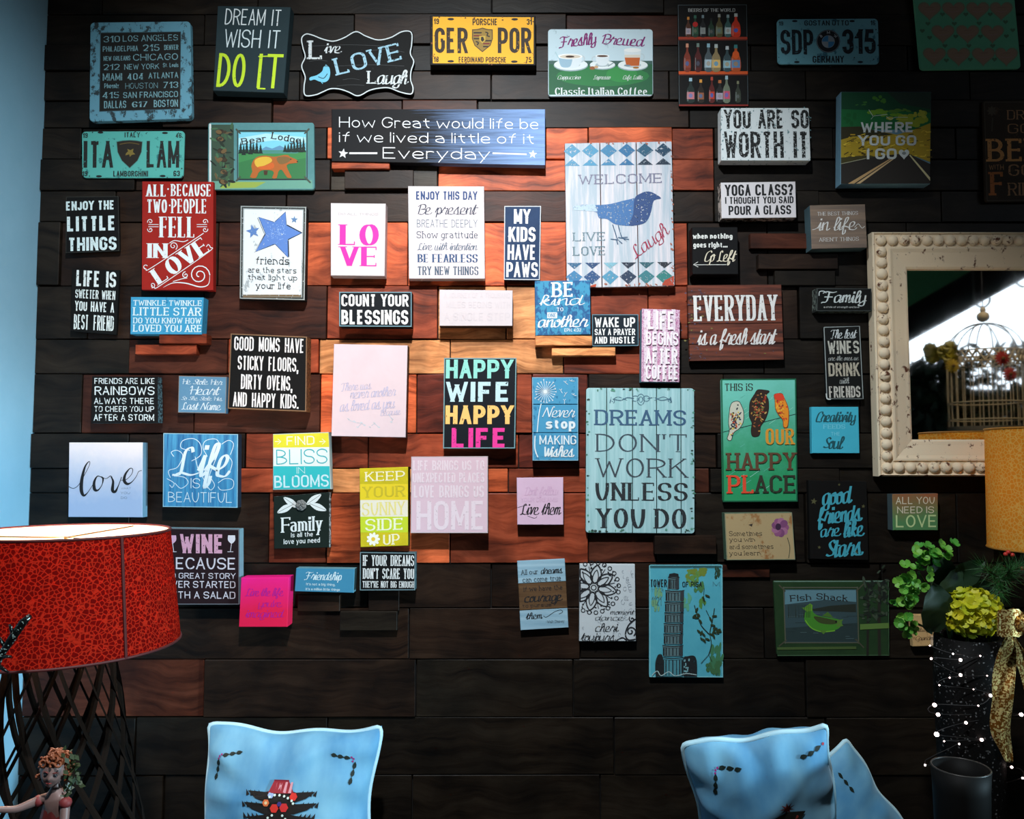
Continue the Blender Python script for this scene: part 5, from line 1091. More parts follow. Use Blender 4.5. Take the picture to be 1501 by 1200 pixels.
s.poly(catmull([(362, 420), (372, 400), (378, 388), (392, 396), (398, 412), (420, 424), (470, 432), (504, 442), (500, 466), (470, 480), (420, 480), (385, 466), (365, 446)], True, 4), (66, 132, 40)); s.poly(catmull([(400, 425), (470, 438), (498, 446), (470, 456), (420, 450)], True, 4), (58, 70, 34)); s.line([(366, 440), (390, 470), (430, 484), (480, 480)], 4, (110, 170, 50)); s.poly([(372, 408), (352, 392), (362, 392), (372, 384), (384, 376), (394, 382), (392, 404)], (96, 150, 44)); s.poly([(430, 424), (452, 408), (474, 430)], (70, 110, 40)); s.poly([(420, 478), (436, 494), (448, 480)], (80, 120, 44)); s.poly([(488, 440), (512, 436), (502, 450), (512, 462), (486, 466)], (84, 120, 50)); s.ell(484, 446, 4, 4, (20, 20, 18))
for i in range(18): s.line([(300 + i * 5, 380), (300 + i * 5 + random.uniform(-3, 3), 430)], 1.6, (36, 44, 34), False)
for q in ([(280, 315), (568, 315)], [(286, 526), (572, 526)], [(283, 312), (290, 530)], [(565, 312), (570, 530)]): s.line(q, 4, (84, 86, 70), False)
for q in ([(265, 305), (290, 330)], [(560, 330), (590, 300)], [(265, 540), (295, 515)], [(558, 512), (590, 545)]): s.line(q, 5, (70, 70, 54), False)
s.line([(610, 300), (606, 400), (604, 574)], 9, (34, 34, 28)); s.line([(650, 296), (648, 440), (650, 574)], 12, (38, 36, 28))
for i in range(90): s.ell(random.uniform(580, 680), random.gauss(340, 40) if i % 2 else random.uniform(296, 440), random.uniform(6, 16), random.uniform(3, 7), random.choice([(28, 36, 28), (40, 54, 40), (24, 28, 24), (60, 72, 56)]), random.uniform(0, 180), 7)
s.poly([(575, 455), (685, 450), (686, 470), (575, 476)], (90, 120, 56)); s.line([(258, 548), (560, 545)], 10, (70, 90, 46), False); s.done()

# small card behind the vase
s = Sign('box_sign', 'small parchment card half hidden behind the yellow hydrangea', 'd1', [(770, 420), (880, 420), (885, 538), (779, 541)], .03, board_mat('worn', (196, 160, 110), (150, 110, 70), 1, .5))
s.text('Grandma', 788, 500, 870, 516, 'C', (60, 40, 26)); s.text('always', 790, 470, 850, 484, 'C', (60, 40, 26)); s.poly([(845, 498), (880, 498), (881, 536), (846, 537)], (206, 180, 150)); s.done()

# ------------------------------------------------------------------ carved mirror
def MX(c): return board_mat('worn', c, (96, 58, 42), 1.3, .3)
md = .05
a, b = P(1288, 698, md), P(1640, 340, md)
mx0, mx1, mz0, mz1 = a.x, b.x, a.z, b.z
cxm, czm = (mx0 + mx1) / 2, (mz0 + mz1) / 2; hw, hh = (mx1 - mx0) / 2, (mz1 - mz0) / 2
mir = empty('wall_mirror', (cxm, -BACK, czm), 'large mirror in a distressed cream frame edged with carved beads', 'mirror')
fm = MX((226, 206, 176))
prof = [(0, 0), (0, .036), (.004, .041), (.008, .036), (.042, .036), (.045, .041), (.05, .041), (.06, .036), (.09, .028), (.1, .026), (.106, .022), (.106, .004)]
for (ux, uz), (A, B) in (((0, -1), (-1, 1)), ((1, 0), (1, 1)), ((0, 1), (1, -1)), ((-1, 0), (-1, -1))): pass
corners = [(-hw, hh), (hw, hh), (hw, -hh), (-hw, -hh)]
for i in range(4):
    A, B = corners[i], corners[(i + 1) % 4]; V, Fc = [], []
    for (X, Z) in (A, B):
        sx_, sz_ = (1 if X < 0 else -1), (1 if Z < 0 else -1)
        for t, y in prof: V.append((X + sx_ * t, -y, Z + sz_ * t))
    n_ = len(prof)
    for k in range(n_ - 1): Fc.append((k, k + 1, n_ + k + 1, n_ + k))
    Fc += [tuple(range(n_)), tuple(range(n_, 2 * n_))[::-1]]
    o = mesh_obj('frame_rail', V, Fc, fm, mir)
    bm = bmesh.new(); bm.from_mesh(o.data); bmesh.ops.recalc_face_normals(bm, faces=bm.faces); bm.to_mesh(o.data); bm.free()
m, n, l, bs = newmat('mirror_glass'); bs.inputs['Base Color'].default_value = (.88, .9, .88, 1); bs.inputs['Metallic'].default_value = 1; bs.inputs['Roughness'].default_value = .02
nz = n.new('ShaderNodeTexNoise'); nz.inputs['Scale'].default_value = 9; mr = n.new('ShaderNodeMapRange'); mr.inputs['To Min'].default_value = .01; mr.inputs['To Max'].default_value = .05
l.new(nz.outputs['Fac'], mr.inputs['Value']); l.new(mr.outputs['Result'], bs.inputs['Roughness'])
bm_obj('mirror_glass', box_geo(-hw + .1, hw - .1, -.012, -.006, -hh + .1, hh - .1), m, mir)
bm = bmesh.new(); bmesh.ops.create_icosphere(bm, subdivisions=3, radius=1)
for v in bm.verts: v.co = Vector((v.co.x * .0162, v.co.y * .0155, v.co.z * .0162))
bead0 = bm_obj('bead', bm, fm, mir, smooth=True); first = True
def bead(x, z):
    global first
    rot = (random.uniform(-.1, .1), random.uniform(0, 6), 0)
    if first: bead0.location = (x, -.036, z); bead0.rotation_euler = rot; first = False
    else: inst(bead0, mir, (x, -.036, z), rot, random.uniform(.96, 1.03))
nx, nzb = round((2 * hw - .05) / .0335), round((2 * hh - .05) / .0335)
for i in range(nx + 1):
    for z in (hh - .025, -hh + .025): bead(-hw + .025 + i * (2 * hw - .05) / nx, z)
for i in range(1, nzb):
    for x in (-hw + .025, hw - .025): bead(x, -hh + .025 + i * (2 * hh - .05) / nzb)

# ------------------------------------------------------------------ lamps
def shade_mat(name, line, cell, sc, tr):
    m, n, l, b = newmat(name); out = n['Material Output']
    tc = n.new('ShaderNodeTexCoord'); v = n.new('ShaderNodeTexVoronoi'); v.feature = 'DISTANCE_TO_EDGE'; v.inputs['Scale'].default_value = sc
    l.new(tc.outputs['Object'], v.inputs['Vector'])
    rp = n.new('ShaderNodeValToRGB'); rp.color_ramp.elements[0].position = .03; rp.color_ramp.elements[1].position = .13
    rp.color_ramp.elements[0].color = lin(line); rp.color_ramp.elements[1].color = lin(cell)
    l.new(v.outputs['Distance'], rp.inputs[0])
    d = n.new('ShaderNodeBsdfDiffuse'); t = n.new('ShaderNodeBsdfTranslucent'); mx = n.new('ShaderNodeMixShader'); mx.inputs[0].default_value = tr
    l.new(rp.outputs[0], d.inputs[0]); l.new(rp.outputs[0], t.inputs[0]); l.new(d.outputs[0], mx.inputs[1]); l.new(t.outputs[0], mx.inputs[2]); l.new(mx.outputs[0], out.inputs[0])
    return m
def lamp_shade(root, r0, z0, r1, z1, m, trim, lining):
    th = .0015
    bm, rg = lathe_geo([(r0, z0), (r1, z1), (r1 - th, z1), (r0 - th, z0), (r0, z0)], 64)
    bmesh.ops.remove_doubles(bm, verts=bm.verts, dist=1e-6); bmesh.ops.recalc_face_normals(bm, faces=bm.faces)
    sh = bm_obj('lamp_shade', bm, m, root, smooth=False)
    e = .0035
    bm, rg = lathe_geo([(r0 - e, z0 + .001), (r1 - e, z1 - .001), (r1 - e - th, z1 - .001), (r0 - e - th, z0 + .001), (r0 - e, z0 + .001)], 64)
    bmesh.ops.remove_doubles(bm, verts=bm.verts, dist=1e-6); bmesh.ops.recalc_face_normals(bm, faces=bm.faces)
    bm_obj('shade_lining', bm, lining, sh, smooth=False)
    for r, z in ((r0, z0), (r1, z1)):
        bm = tube_geo([Vector((r * math.cos(R(k * 7.5)), r * math.sin(R(k * 7.5)), z)) for k in range(48)], .0028, 6, True)
        bm_obj('shade_rim', bm, trim, sh, smooth=True)
    return sh
lin_m = shade_mat('cream_lining', (240, 228, 210), (240, 228, 210), 60, .6)
# red lamp, left
LD = .71
top = P(97, 779, LD); botz = P(97, 943, LD).z; r1 = 140 * (D - LD) / F; r0 = 158 * (D - LD) / F
tz = .66
lamp1 = empty('table_lamp', (top.x, -LD, tz), 'table lamp with red crackle-patterned drum shade on a dark lattice base', 'lamp')
red = shade_mat('red_crackle_shade', (190, 46, 28), (118, 15, 13), 125, .5)
sh1 = lamp_shade(lamp1, r0, botz - tz, r1, top.z - tz, red, simple('dark_red_trim', (70, 16, 14), .6), lin_m)
bm = bmesh.new(); h_ = (top.z - botz)
rsd = (r0 + r1) / 2
o = bm_obj('shade_seam', tube_geo([Vector((r0 * math.cos(R(-33)) * 1.006, r0 * math.sin(R(-33)) * 1.006, botz - tz)), Vector((r1 * math.cos(R(-33)) * 1.006, r1 * math.sin(R(-33)) * 1.006, top.z - tz))], .003, 6), simple('dark_red_trim', (70, 16, 14)), sh1); bm.free()
brass = simple('dull_brass', (120, 92, 50), .4, .9)
bm = tube_geo([Vector((0, 0, botz - tz - .02)), Vector((0, 0, top.z - tz - .01))], .004, 8)
for k in range(3): tube_geo([Vector((0, 0, top.z - tz - .012)), Vector((r1 * math.cos(R(k * 120 + 75)), r1 * math.sin(R(k * 120 + 75)), top.z - tz - .004))], .0015, 6, bm=bm)
bm_obj('shade_carrier', bm, brass, lamp1)
def bulb(root, x, y, z, e, col, r=.03):
    bm = bmesh.new(); bmesh.ops.create_uvsphere(bm, u_segments=20, v_segments=12, radius=r)
    for v in bm.verts:
        if v.co.z < 0: v.co.x *= 1 + v.co.z / r * .45; v.co.y *= 1 + v.co.z / r * .45; v.co.z *= 1.4
    bm_obj('light_bulb', bm, simple('bulb_glow_' + root.name, (255, 220, 180), .4, emit=col, estr=6), root, (x, y, z), True)
bulb(lamp1, 0, 0, (top.z + botz) / 2 - tz, 4, (255, 214, 180))
lamp('lamp_bulb_light', 'POINT', (top.x, -LD, (top.z + botz) / 2 + .06), 13, (1, .76, .6), shadow_soft_size=.035)
# lattice base: strips wound both ways round a cone, with a rim and a plinth
zt, rt, rb = botz - tz + .03, .085, .185
wick = simple('dark_wicker', (20, 14, 10), .85, spec=.05)
for sgn in (1, -1):
    bm = bmesh.new()
    for k in range(14):
        pts = []
        for i in range(15):
            t = i / 14; r = rt + (rb - rt) * t ** 1.1 + (.0016 if sgn > 0 else 0); a_ = 2 * math.pi * k / 14 + sgn * t * 1.9
            pts.append(Vector((r * math.cos(a_), r * math.sin(a_), zt * (1 - t) + .01)))
        tube_geo(pts, .0058, 4, bm=bm, flat=.3)
    o = bm_obj('lattice_strip', bm, wick, lamp1); o['kind'] = 'stuff'
bm = bmesh.new()
for r, z in ((rt, zt + .01), (rb, .012)): tube_geo([Vector((r * math.cos(R(k * 10)), r * math.sin(R(k * 10)), z)) for k in range(36)], .009, 8, True, bm=bm)
bm_obj('base_ring', bm, wick, lamp1, smooth=True)['kind'] = 'stuff'
bm, rg = lathe_geo([(.0, zt + .03), (.02, zt + .03), (.022, zt + .005), (.084, zt), (.084, zt - .008), (0, zt - .008)], 24); bmesh.ops.recalc_face_normals(bm, faces=bm.faces); bm_obj('base_cap', bm, wick, lamp1)

tabm = wood_mat('dark_table_wood', (46, 34, 26))
def table(name, x, y, w, dpt, h, label):
    t = empty(name, (x, y, 0), label, 'table')
    bm_obj('table_top', box_geo(-w / 2, w / 2, -dpt / 2, dpt / 2, h - .03, h, .004), tabm, t)
    lg = None
    for sx_ in (-1, 1):
        for sy_ in (-1, 1):
            px_, py_ = sx_ * (w / 2 - .04), sy_ * (dpt / 2 - .04)
            if lg is None: lg = bm_obj('leg', box_geo(-.02, .02, -.02, .02, 0, h - .03, .003), tabm, t, (px_, py_, 0))
            else: inst(lg, t, (px_, py_, 0))
    return t
table('side_table', -1.0, -.86, .58, .74, tz, 'dark side table under the red lamp, hidden below the frame')

# yellow lamp, right
RD = .205
lz1, lz0 = P(1457, 628, RD).z, P(1457, 804, RD).z; lx = P(1457, 700, RD).x + .152
tz2 = .46
lamp2 = empty('table_lamp', (lx, -RD, tz2), 'lamp with glowing amber crackle-patterned shade in front of the mirror', 'lamp')
amb = shade_mat('amber_crackle_shade', (255, 238, 150), (252, 200, 78), 100, .72)
lamp_shade(lamp2, .154, lz0 - tz2, .150, lz1 - tz2, amb, simple('amber_trim', (180, 120, 40)), lin_m)
bm, rg = lathe_geo([(0, 0), (.08, 0), (.08, .012), (.03, .03), (.018, .08), (.034, .2), (.042, .35), (.03, .52), (.014, .6), (.01, .7), (.01, lz0 - tz2 + .14), (0, lz0 - tz2 + .14)], 28); bmesh.ops.recalc_face_normals(bm, faces=bm.faces)
bm_obj('lamp_base', bm, simple('dark_bronze', (52, 38, 28), .4, .5), lamp2, smooth=True)
bm = bmesh.new()
for k in range(3): tube_geo([Vector((0, 0, lz1 - tz2 - .02)), Vector((.15 * math.cos(R(k * 120 + 75)), .15 * math.sin(R(k * 120 + 75)), lz1 - tz2 - .004))], .0015, 6, bm=bm)
tube_geo([Vector((0, 0, lz0 - tz2 + .1)), Vector((0, 0, lz1 - tz2 - .02))], .003, 6, bm=bm)
bm_obj('shade_carrier', bm, brass, lamp2)
bulb(lamp2, 0, 0, (lz0 + lz1) / 2 - tz2 + .02, 4, (255, 200, 140))
lamp('lamp_bulb_light', 'POINT', (lx, -RD, (lz0 + lz1) / 2 + .02), 34, (1, .9, .62), shadow_soft_size=.03)
table('side_table', 1.37, -.42, .9, .76, tz2, 'dark side table under the amber lamp, hidden below the frame')

# ------------------------------------------------------------------ bench and cushions
bench = empty('bench', (0, -.24, 0), 'dark wooden bench carrying the three blue cushions, lost in shadow', 'bench')
bt = .36
for k in range(3): bm_obj('seat_slat', box_geo(-.9, .88, -.21 + k * .145, -.075 + k * .145, bt - .03, bt, .004), tabm, bench)
for x in (-.86, .84):
    for y in (-.17, .17): bm_obj('leg', box_geo(x - .03, x + .03, y - .03, y + .03, 0, bt - .03, .004), tabm, bench)

def velvet():
    m, n, l, b = newmat('pale_blue_velvet')
    tc = n.new('ShaderNodeTexCoord'); nz = n.new('ShaderNodeTexNoise'); nz.inputs['Scale'].default_value = 7; nz.inputs['Detail'].default_value = 5
    mp = n.new('ShaderNodeMapping'); mp.inputs['Scale'].default_value = (1.6, 1, .8); l.new(tc.outputs['Object'], mp.inputs['Vector']); l.new(mp.outputs[0], nz.inputs['Vector'])
    rp = n.new('ShaderNodeValToRGB'); rp.color_ramp.elements[0].position = .3; rp.color_ramp.elements[1].position = .75
    rp.color_ramp.elements[0].color = lin((66, 132, 176)); rp.color_ramp.elements[1].color = lin((122, 178, 202))
    l.new(nz.outputs['Fac'], rp.inputs[0]); l.new(rp.outputs[0], b.inputs['Base Color']); b.inputs['Roughness'].default_value = .75
    b.inputs['Sheen Weight'].default_value = .5; b.inputs['Sheen Roughness'].default_value = .4; b.inputs['Sheen Tint'].default_value = lin((190, 220, 240))
    return m
vel = velvet(); pip = simple('pale_piping', (176, 214, 226), .7, sheen=.3)
def cushion(label, loc, rot, hw, T, decor, seed, pull=.09, asp=1.0):
    rnd = random.Random(seed)
    root = empty('cushion', loc, label, 'cushion'); root.rotation_euler = rot
    root['group'] = 'blue embroidered cushions on the bench'
    wr = [(rnd.uniform(-1, 1), rnd.uniform(-1, 1), rnd.uniform(.25, .7), rnd.uniform(-.6, .6), rnd.uniform(.5, 1.2)) for _ in range(16)]
    ph = [rnd.uniform(0, 6) for _ in range(4)]
    def shape(u, v, side):
        pu = 1 - pull * (1 - v * v) ** 1.0; pv = 1 - pull * (1 - u * u) ** 1.0
        x = u * hw * pu; z = v * hw * asp * pv
        e = max(0, (1 - u * u) * (1 - v * v)); h = T * e ** .42
        # gathers running in from the seams, fading towards the middle
        edge = max(abs(u), abs(v)); w_ = .011 * math.sin(5 * v * 3.1 + ph[0] + 3 * u) * (abs(u) ** 3) * (e ** .3) + .008 * math.sin(13 * u + ph[1]) * abs(v) ** 3 * (e ** .3)
        for a_, b_, L_, an, am in wr:
            du, dv = u - a_, v - b_; q = du * math.cos(an) + dv * math.sin(an); p_ = -du * math.sin(an) + dv * math.cos(an)
            w_ += am * .008 * math.exp(-(p_ * 11) ** 2 - (q / L_) ** 2) * (e ** .3)
        x += .004 * math.sin(6 * v + ph[2]) * abs(u) ** 4; z += .005 * math.sin(7 * u + ph[3]) * abs(v) ** 4
        return Vector((x, -(h + w_) * side, z))
    N = 44; bm = bmesh.new(); G = {}
    for side in (1, -1):
        for i in range(N + 1):
            for j in range(N + 1):
                u = math.sin(math.pi / 2 * (-1 + 2 * i / N)); v = math.sin(math.pi / 2 * (-1 + 2 * j / N))
                if side == -1 and (i in (0, N) or j in (0, N)): G[(side, i, j)] = G[(1, i, j)]; continue
                G[(side, i, j)] = bm.verts.new(shape(u, v, side))
        for i in range(N):
            for j in range(N):
                q = [G[(side, i, j)], G[(side, i + 1, j)], G[(side, i + 1, j + 1)], G[(side, i, j + 1)]]
                bm.faces.new(q if side == 1 else q[::-1])
    bm_obj('cover', bm, vel, root, smooth=True)
    ring = []
    M = 40
    for k in range(M): ring.append(shape(-1 + 2 * k / M, 1, 1))
    for k in range(M): ring.append(shape(1, 1 - 2 * k / M, 1))
    for k in range(M): ring.append(shape(1 - 2 * k / M, -1, 1))
    for k in range(M): ring.append(shape(-1, -1 + 2 * k / M, 1))
    # round the corners slightly
    for c_ in (0, M, 2 * M, 3 * M):
        for _ in range(2):
            for k in (-1, 0, 1): i = (c_ + k) % (4 * M); ring[i] = (ring[i - 1] + ring[i] * 2 + ring[(i + 1) % (4 * M)]) / 4
    bm_obj('piping', tube_geo(ring, .0062, 8, True), pip, root, smooth=True)
    V, Fc, K = [], [], []
    L = [0]
    def pt(x, z):   # metres on the cushion front -> surface
        u = max(-.98, min(.98, x / hw)); z += hw * (asp - 1); v = max(-.98, min(.98, z / hw / asp))
        for _ in range(4):
            q = shape(u, v, 1); u += (x - q.x) / hw; v += (z - q.z) / hw / asp; u = max(-.99, min(.99, u)); v = max(-.99, min(.99, v))
        q = shape(u, v, 1); return Vector((q.x, q.y - .0012 - L[0] * .00004, q.z))
    def poly(pts, c):
        L[0] += 1; i0 = len(V); cx = sum(p[0] for p in pts) / len(pts); cz = sum(p[1] for p in pts) / len(pts)
        V.append(pt(cx, cz)); V.extend(pt(*p) for p in pts); n_ = len(pts)
        for k in range(n_): Fc.append((i0, i0 + 1 + k, i0 + 1 + (k + 1) % n_)); K.append(lin(c))
    decor(poly)
    o = mesh_obj('embroidery', V, Fc, print_mat(0), root, cols=K)
    return root
gk = (22, 34, 30)
def leaf(poly, x, z, L, w, a, c):
    ca, sa = math.cos(R(a)), math.sin(R(a)); pts = [(-L / 2, 0), (-L * .2, w / 2), (L * .1, w * .45), (L / 2, 0), (L * .1, -w * .45), (-L * .2, -w / 2)]
    poly([(x + p * ca - q * sa, z + p * sa + q * ca) for p, q in pts], c)
def dots(poly, x, z, r, c): poly([(x + r * math.cos(R(k * 60)), z + r * math.sin(R(k * 60))) for k in range(6)], c)
def sprig(poly, x, z, sx_, hz, vt):
    for i in range(3): leaf(poly, x + sx_ * (.016 + i * .0165), z + .003 + i * hz, .018, .0095, 12 * sx_, gk)
    for i in range(3): leaf(poly, x - sx_ * (.003 + i * vt), z - .016 - i * .0175, .019, .0095, 80, gk)
    for p in ((0, 0), (.005 * sx_, .004), (-.002, -.006)): dots(poly, x + p[0], z + p[1], .0026, (150, 30, 110))
def tree_decor(poly, top, half=0):
    for i in range(6):
        z = top - .034 - i * .026; w = [.085, .092, .086, .07, .06, .055][i]
        for sg in (-1, 1):
            poly([(0, z + .018), (sg * w * .45, z + .008), (sg * w, z + .004 + (.006 if i < 2 else -.002)), (sg * w * .75, z - .006), (sg * w * .4, z - .016), (0, z - .014)], (28, 24, 22))
            for k in range(4): q = w * (.55 + k * .13); poly([(sg * q, z + .002), (sg * (q + .010), z + .013), (sg * (q + .008), z - .002)], (28, 24, 22))
    st_ = [(150, 40, 50), (214, 150, 160)]
    poly([(-.032, top - .028), (-.02, top), (.018, top), (.034, top - .028)], st_[0])
    for k in range(4): x = -.022 + k * .0135; poly([(x, top - .027), (x + .005, top - .002), (x + .0105, top - .002), (x + .0075, top - .027)], st_[1])
    poly([(-.02, top), (.018, top), (.018, top + .003), (-.02, top + .003)], (120, 20, 40))
    dots(poly, .033, top - .035, .010, (206, 50, 40)); dots(poly, -.024, top - .032, .008, (150, 170, 206)); dots(poly, -.034, top - .05, .009, (216, 110, 60)); dots(poly, -.034, top - .05, .004, (230, 200, 150))
    for a_, b_, r_, c_ in ((-.012, -.062, .011, (206, 50, 40)), (.012, -.06, .011, (196, 44, 44)), (0, -.052, .006, (60, 50, 110))): dots(poly, a_, top + b_, r_, c_)
    for a_, b_ in ((-.026, -.036), (-.014, -.032), (-.002, -.032), (.01, -.034), (.02, -.038), (.03, -.044), (.034, -.05), (-.016, -.078), (.01, -.078), (-.026, -.084), (.018, -.086), (0, -.1), (-.01, -.108), (.01, -.106)): dots(poly, a_, top + b_, .0032, (206, 220, 210))
    poly([(-.008, top - .088), (.008, top - .088), (.006, top - .1), (-.006, top - .1)], (170, 170, 130))
def dec1(poly): sprig(poly, -.172, .158, 1, .003, .003); sprig(poly, .172, .158, -1, .003, -.003); tree_decor(poly, .107)
def dec2(poly):
    sprig(poly, -.1, .112, 1, -.001, .003); 
    for i in range(3): leaf(poly, .13 - i * .017, .128 - i * .004, .018, .0095, 12, gk)
    dots(poly, .144, .131, .003, (170, 40, 60))
    z = .014
    for k in range(9): a_ = R(k * 40 + 90); poly([(.04 + .004 * math.cos(a_ + 1.2), z + .004 * math.sin(a_ + 1.2)), (.04 + .019 * math.cos(a_), z + .019 * math.sin(a_)), (.04 + .004 * math.cos(a_ - 1.2), z + .004 * math.sin(a_ - 1.2))], (110, 44, 40))
    dots(poly, .04, z, .007, (140, 60, 50))
    for sg in (-1, 1): poly([(.04, z - .01), (.04 + sg * .04, z - .022), (.04 + sg * .02, z - .05), (.04, z - .06)], (36, 34, 30)); dots(poly, .04 + sg * .018, z - .03, .005, (150, 60, 50))
def dec3(poly):
    for i in range(3): leaf(poly, -.135 + i * .02, .09, .019, .0095, 0, gk)
    tree_decor(poly, -.02)
c = P(421, 1200, .22)
cushion('pale blue velvet cushion with striped-hat tree embroidery, alone on the left', (c.x, c.y, c.z), (R(-9), R(1), R(-2)), .232, .075, dec1, 3)
c = P(1123, 1172, .40); c.z -= .162 * .5 - .047
cushion('pale blue cushion with white piping, front one of the pair right of centre', (c.x, c.y, c.z), (R(24), R(-10), R(-9)), .162, .08, dec2, 5, .05, 1.5)
c = P(1228, 1226, .2)
cushion('pale blue cushion tipped on its corner behind the front one, at right', (c.x, c.y, c.z), (R(-6), R(55), R(8)), .178, .06, dec3, 9, .07)

# ------------------------------------------------------------------ flowers, vase, string lights and ribbon at the right
def petal_geo(bm, L, w, cup, mat_rot, loc):
    pts = [(0, 0, 0), (L * .45, w * .5, cup * .5), (L * .9, w * .42, cup), (L * 1.05, 0, cup * 1.15), (L * .9, -w * .42, cup), (L * .45, -w * .5, cup * .5)]
    c = bm.verts.new(mat_rot @ Vector((L * .55, 0, cup * .25)) + loc); vs_ = [bm.verts.new(mat_rot @ Vector(p) + loc) for p in pts]
    for k in range(6): bm.faces.new((c, vs_[k], vs_[(k + 1) % 6]))
def floret_mesh(name, m, L=.012, w=.013):
    bm = bmesh.new()
    for k in range(4): petal_geo(bm, L, w, .004, Matrix.Rotation(R(k * 90 + random.uniform(-10, 10)), 3, 'Z') @ Matrix.Rotation(R(-12 + random.uniform(-12, 12)), 3, 'Y'), Vector((0, 0, 0)))
    blob(bm, (0, 0, .001), (.0016, .0016, .0014), 1)
    return bm_obj(name, bm, m, None, smooth=True)
def petal_mat(name, a, b):
    m, n, l, bs = newmat(name); out = n['Material Output']; oi = n.new('ShaderNodeObjectInfo'); mx = n.new('ShaderNodeMix'); mx.data_type = 'RGBA'
    mx.inputs['A'].default_value = lin(a); mx.inputs['B'].default_value = lin(b); l.new(oi.outputs['Random'], mx.inputs['Factor'])
    l.new(mx.outputs['Result'], bs.inputs['Base Color']); bs.inputs['Roughness'].default_value = .55
    t = n.new('ShaderNodeBsdfTranslucent'); l.new(mx.outputs['Result'], t.inputs[0]); ms = n.new('ShaderNodeMixShader'); ms.inputs[0].default_value = .3
    l.new(bs.outputs[0], ms.inputs[1]); l.new(t.outputs[0], ms.inputs[2]); l.new(ms.outputs[0], out.inputs[0]); return m
FD = .46
stemm = simple('green_stem', (48, 74, 34), .6)
leafm = petal_mat('dark_leaf', (20, 40, 24), (30, 58, 32))
def aim(o, d):
    o.rotation_euler = Vector(d).to_track_quat('Z', 'Y').to_euler(); o.rotation_euler.rotate_axis('Z', random.uniform(0, 6))
def head_of(label, ctr, rad, m, count, spots=None, L=.012):
    root = empty('hydrangea', ctr, label, 'flower')
    src = floret_mesh('floret', m, L, L * 1.1); src.parent = root; used = False
    for i in range(count):
        if spots:
            px, py = random.choice(spots); q = P(px + random.gauss(0, 7), py + random.gauss(0, 7), FD + random.uniform(-.02, .03)) - Vector(ctr); d = (q.normalized() + Vector((random.uniform(-.6, .6), -1, random.uniform(-.2, .8)))).normalized(); p = q
        else:
            y_ = 1 - 2 * (i + .5) / count; ph = i * 2.399963; rr = math.sqrt(1 - y_ * y_); d = Vector((rr * math.cos(ph), rr * math.sin(ph), y_)); p = Vector((d.x * rad[0], d.y * rad[1], d.z * rad[2])) * random.uniform(.88, 1.08); d = (d + Vector((random.uniform(-.3, .3), random.uniform(-.3, .3), random.uniform(-.3, .3)))).normalized()
        o = src if not used else inst(src, root, p); used = True
        o.location = p; aim(o, d); o.scale = (random.uniform(.85, 1.25),) * 3
    return root
yel = petal_mat('yellow_green_petals', (222, 206, 34), (190, 200, 40)); grn = petal_mat('leaf_green_petals', (70, 150, 50), (120, 176, 60))
vase_p = P(1424, 1130, .44)
yc = P(1424, 897, FD)
y1 = head_of('yellow hydrangea head in the dark vase, in front of the amber lamp', yc, (.062, .042, .047), yel, 110, None, .0135)
bm = bmesh.new(); blob(bm, (0, 0, 0), (.05, .032, .036), 2, .05); bm_obj('flower_core', bm, simple('yellow_core', (150, 140, 30)), y1)
bm_obj('stem', tube_geo([Vector((0, .01, -.02)), Vector((-.005, .02, -.1)), vase_p + Vector((.0, 0, .12)) - yc], .0035, 6), stemm, y1)
gc = P(1352, 840, FD)
spots = [(1326, 868), (1328, 848), (1336, 830), (1345, 846), (1352, 828), (1330, 858), (1340, 870), (1348, 812), (1360, 812), (1370, 814), (1384, 812), (1390, 803), (1356, 842), (1324, 880), (1372, 822)]
g1 = head_of('green hydrangea head curving over a dark leaf, left of the yellow one', gc, None, grn, 56, spots, .0115)
bm_obj('stem', tube_geo([Vector((0, .02, 0)), P(1385, 900, FD - .05) - gc, vase_p + Vector((-.01, 0, .12)) - gc], .0035, 6), stemm, g1)
gc2 = P(1332, 908, FD)
g2_ = head_of('small green hydrangea sprig peeping out below the dark leaf', gc2, None, grn, 14, [(1326, 895), (1328, 905), (1334, 913), (1332, 918)], .0105)
bm_obj('stem', tube_geo([Vector((0, .02, 0)), P(1380, 930, FD - .05) - gc2, vase_p + Vector((-.02, 0, .12)) - gc2], .003, 6), stemm, g2_)
def big_leaf(name, label, px, py, L, w, rot, d=FD):
    c_ = P(px, py, d); bm = bmesh.new(); n_ = 10; rows = []
    for i in range(n_ + 1):
        t = i / n_; hw_ = w * math.sin(math.pi * min(1, t * .97 + .03)) ** .7 * (1 - .25 * t); rows.append([bm.verts.new((s_ * hw_, -.012 * math.sin(math.pi * t) + abs(s_) * -.008 + .002 * math.sin(i * 2.2 + s_ * 3), (t - .5) * L)) for s_ in (-1, -.5, 0, .5, 1)])
    for a_, b_ in zip(rows, rows[1:]):
        for k in range(4): bm.faces.new((a_[k], a_[k + 1], b_[k + 1], b_[k]))
    o = bm_obj('leaf_blade', bm, leafm, None, smooth=True); return o, c_
r = empty('leaf_spray', P(1400, 900, FD - .04), 'large dark green leaves filling the middle of the bouquet', 'foliage')
for px, py, L, w, rot, dd in ((1362, 888, .125, .055, -10, .01), (1392, 862, .12, .04, 30, -.02), (1420, 842, .12, .035, 60, -.03), (1385, 836, .1, .035, -30, -.03), (1440, 868, .1, .035, 80, -.04)):
    o, c_ = big_leaf('leaf_blade', '', px, py, L, w, rot); o.parent = r; o.location = c_ - r.location + Vector((0, -dd, 0)); o.rotation_euler = (R(10), R(rot), R(random.uniform(-20, 20)))
bm_obj('stem', tube_geo([Vector((0, .02, .02)), Vector((.0, .02, -.08)), vase_p + Vector((.01, .01, .12)) - r.location], .003, 6), stemm, r)
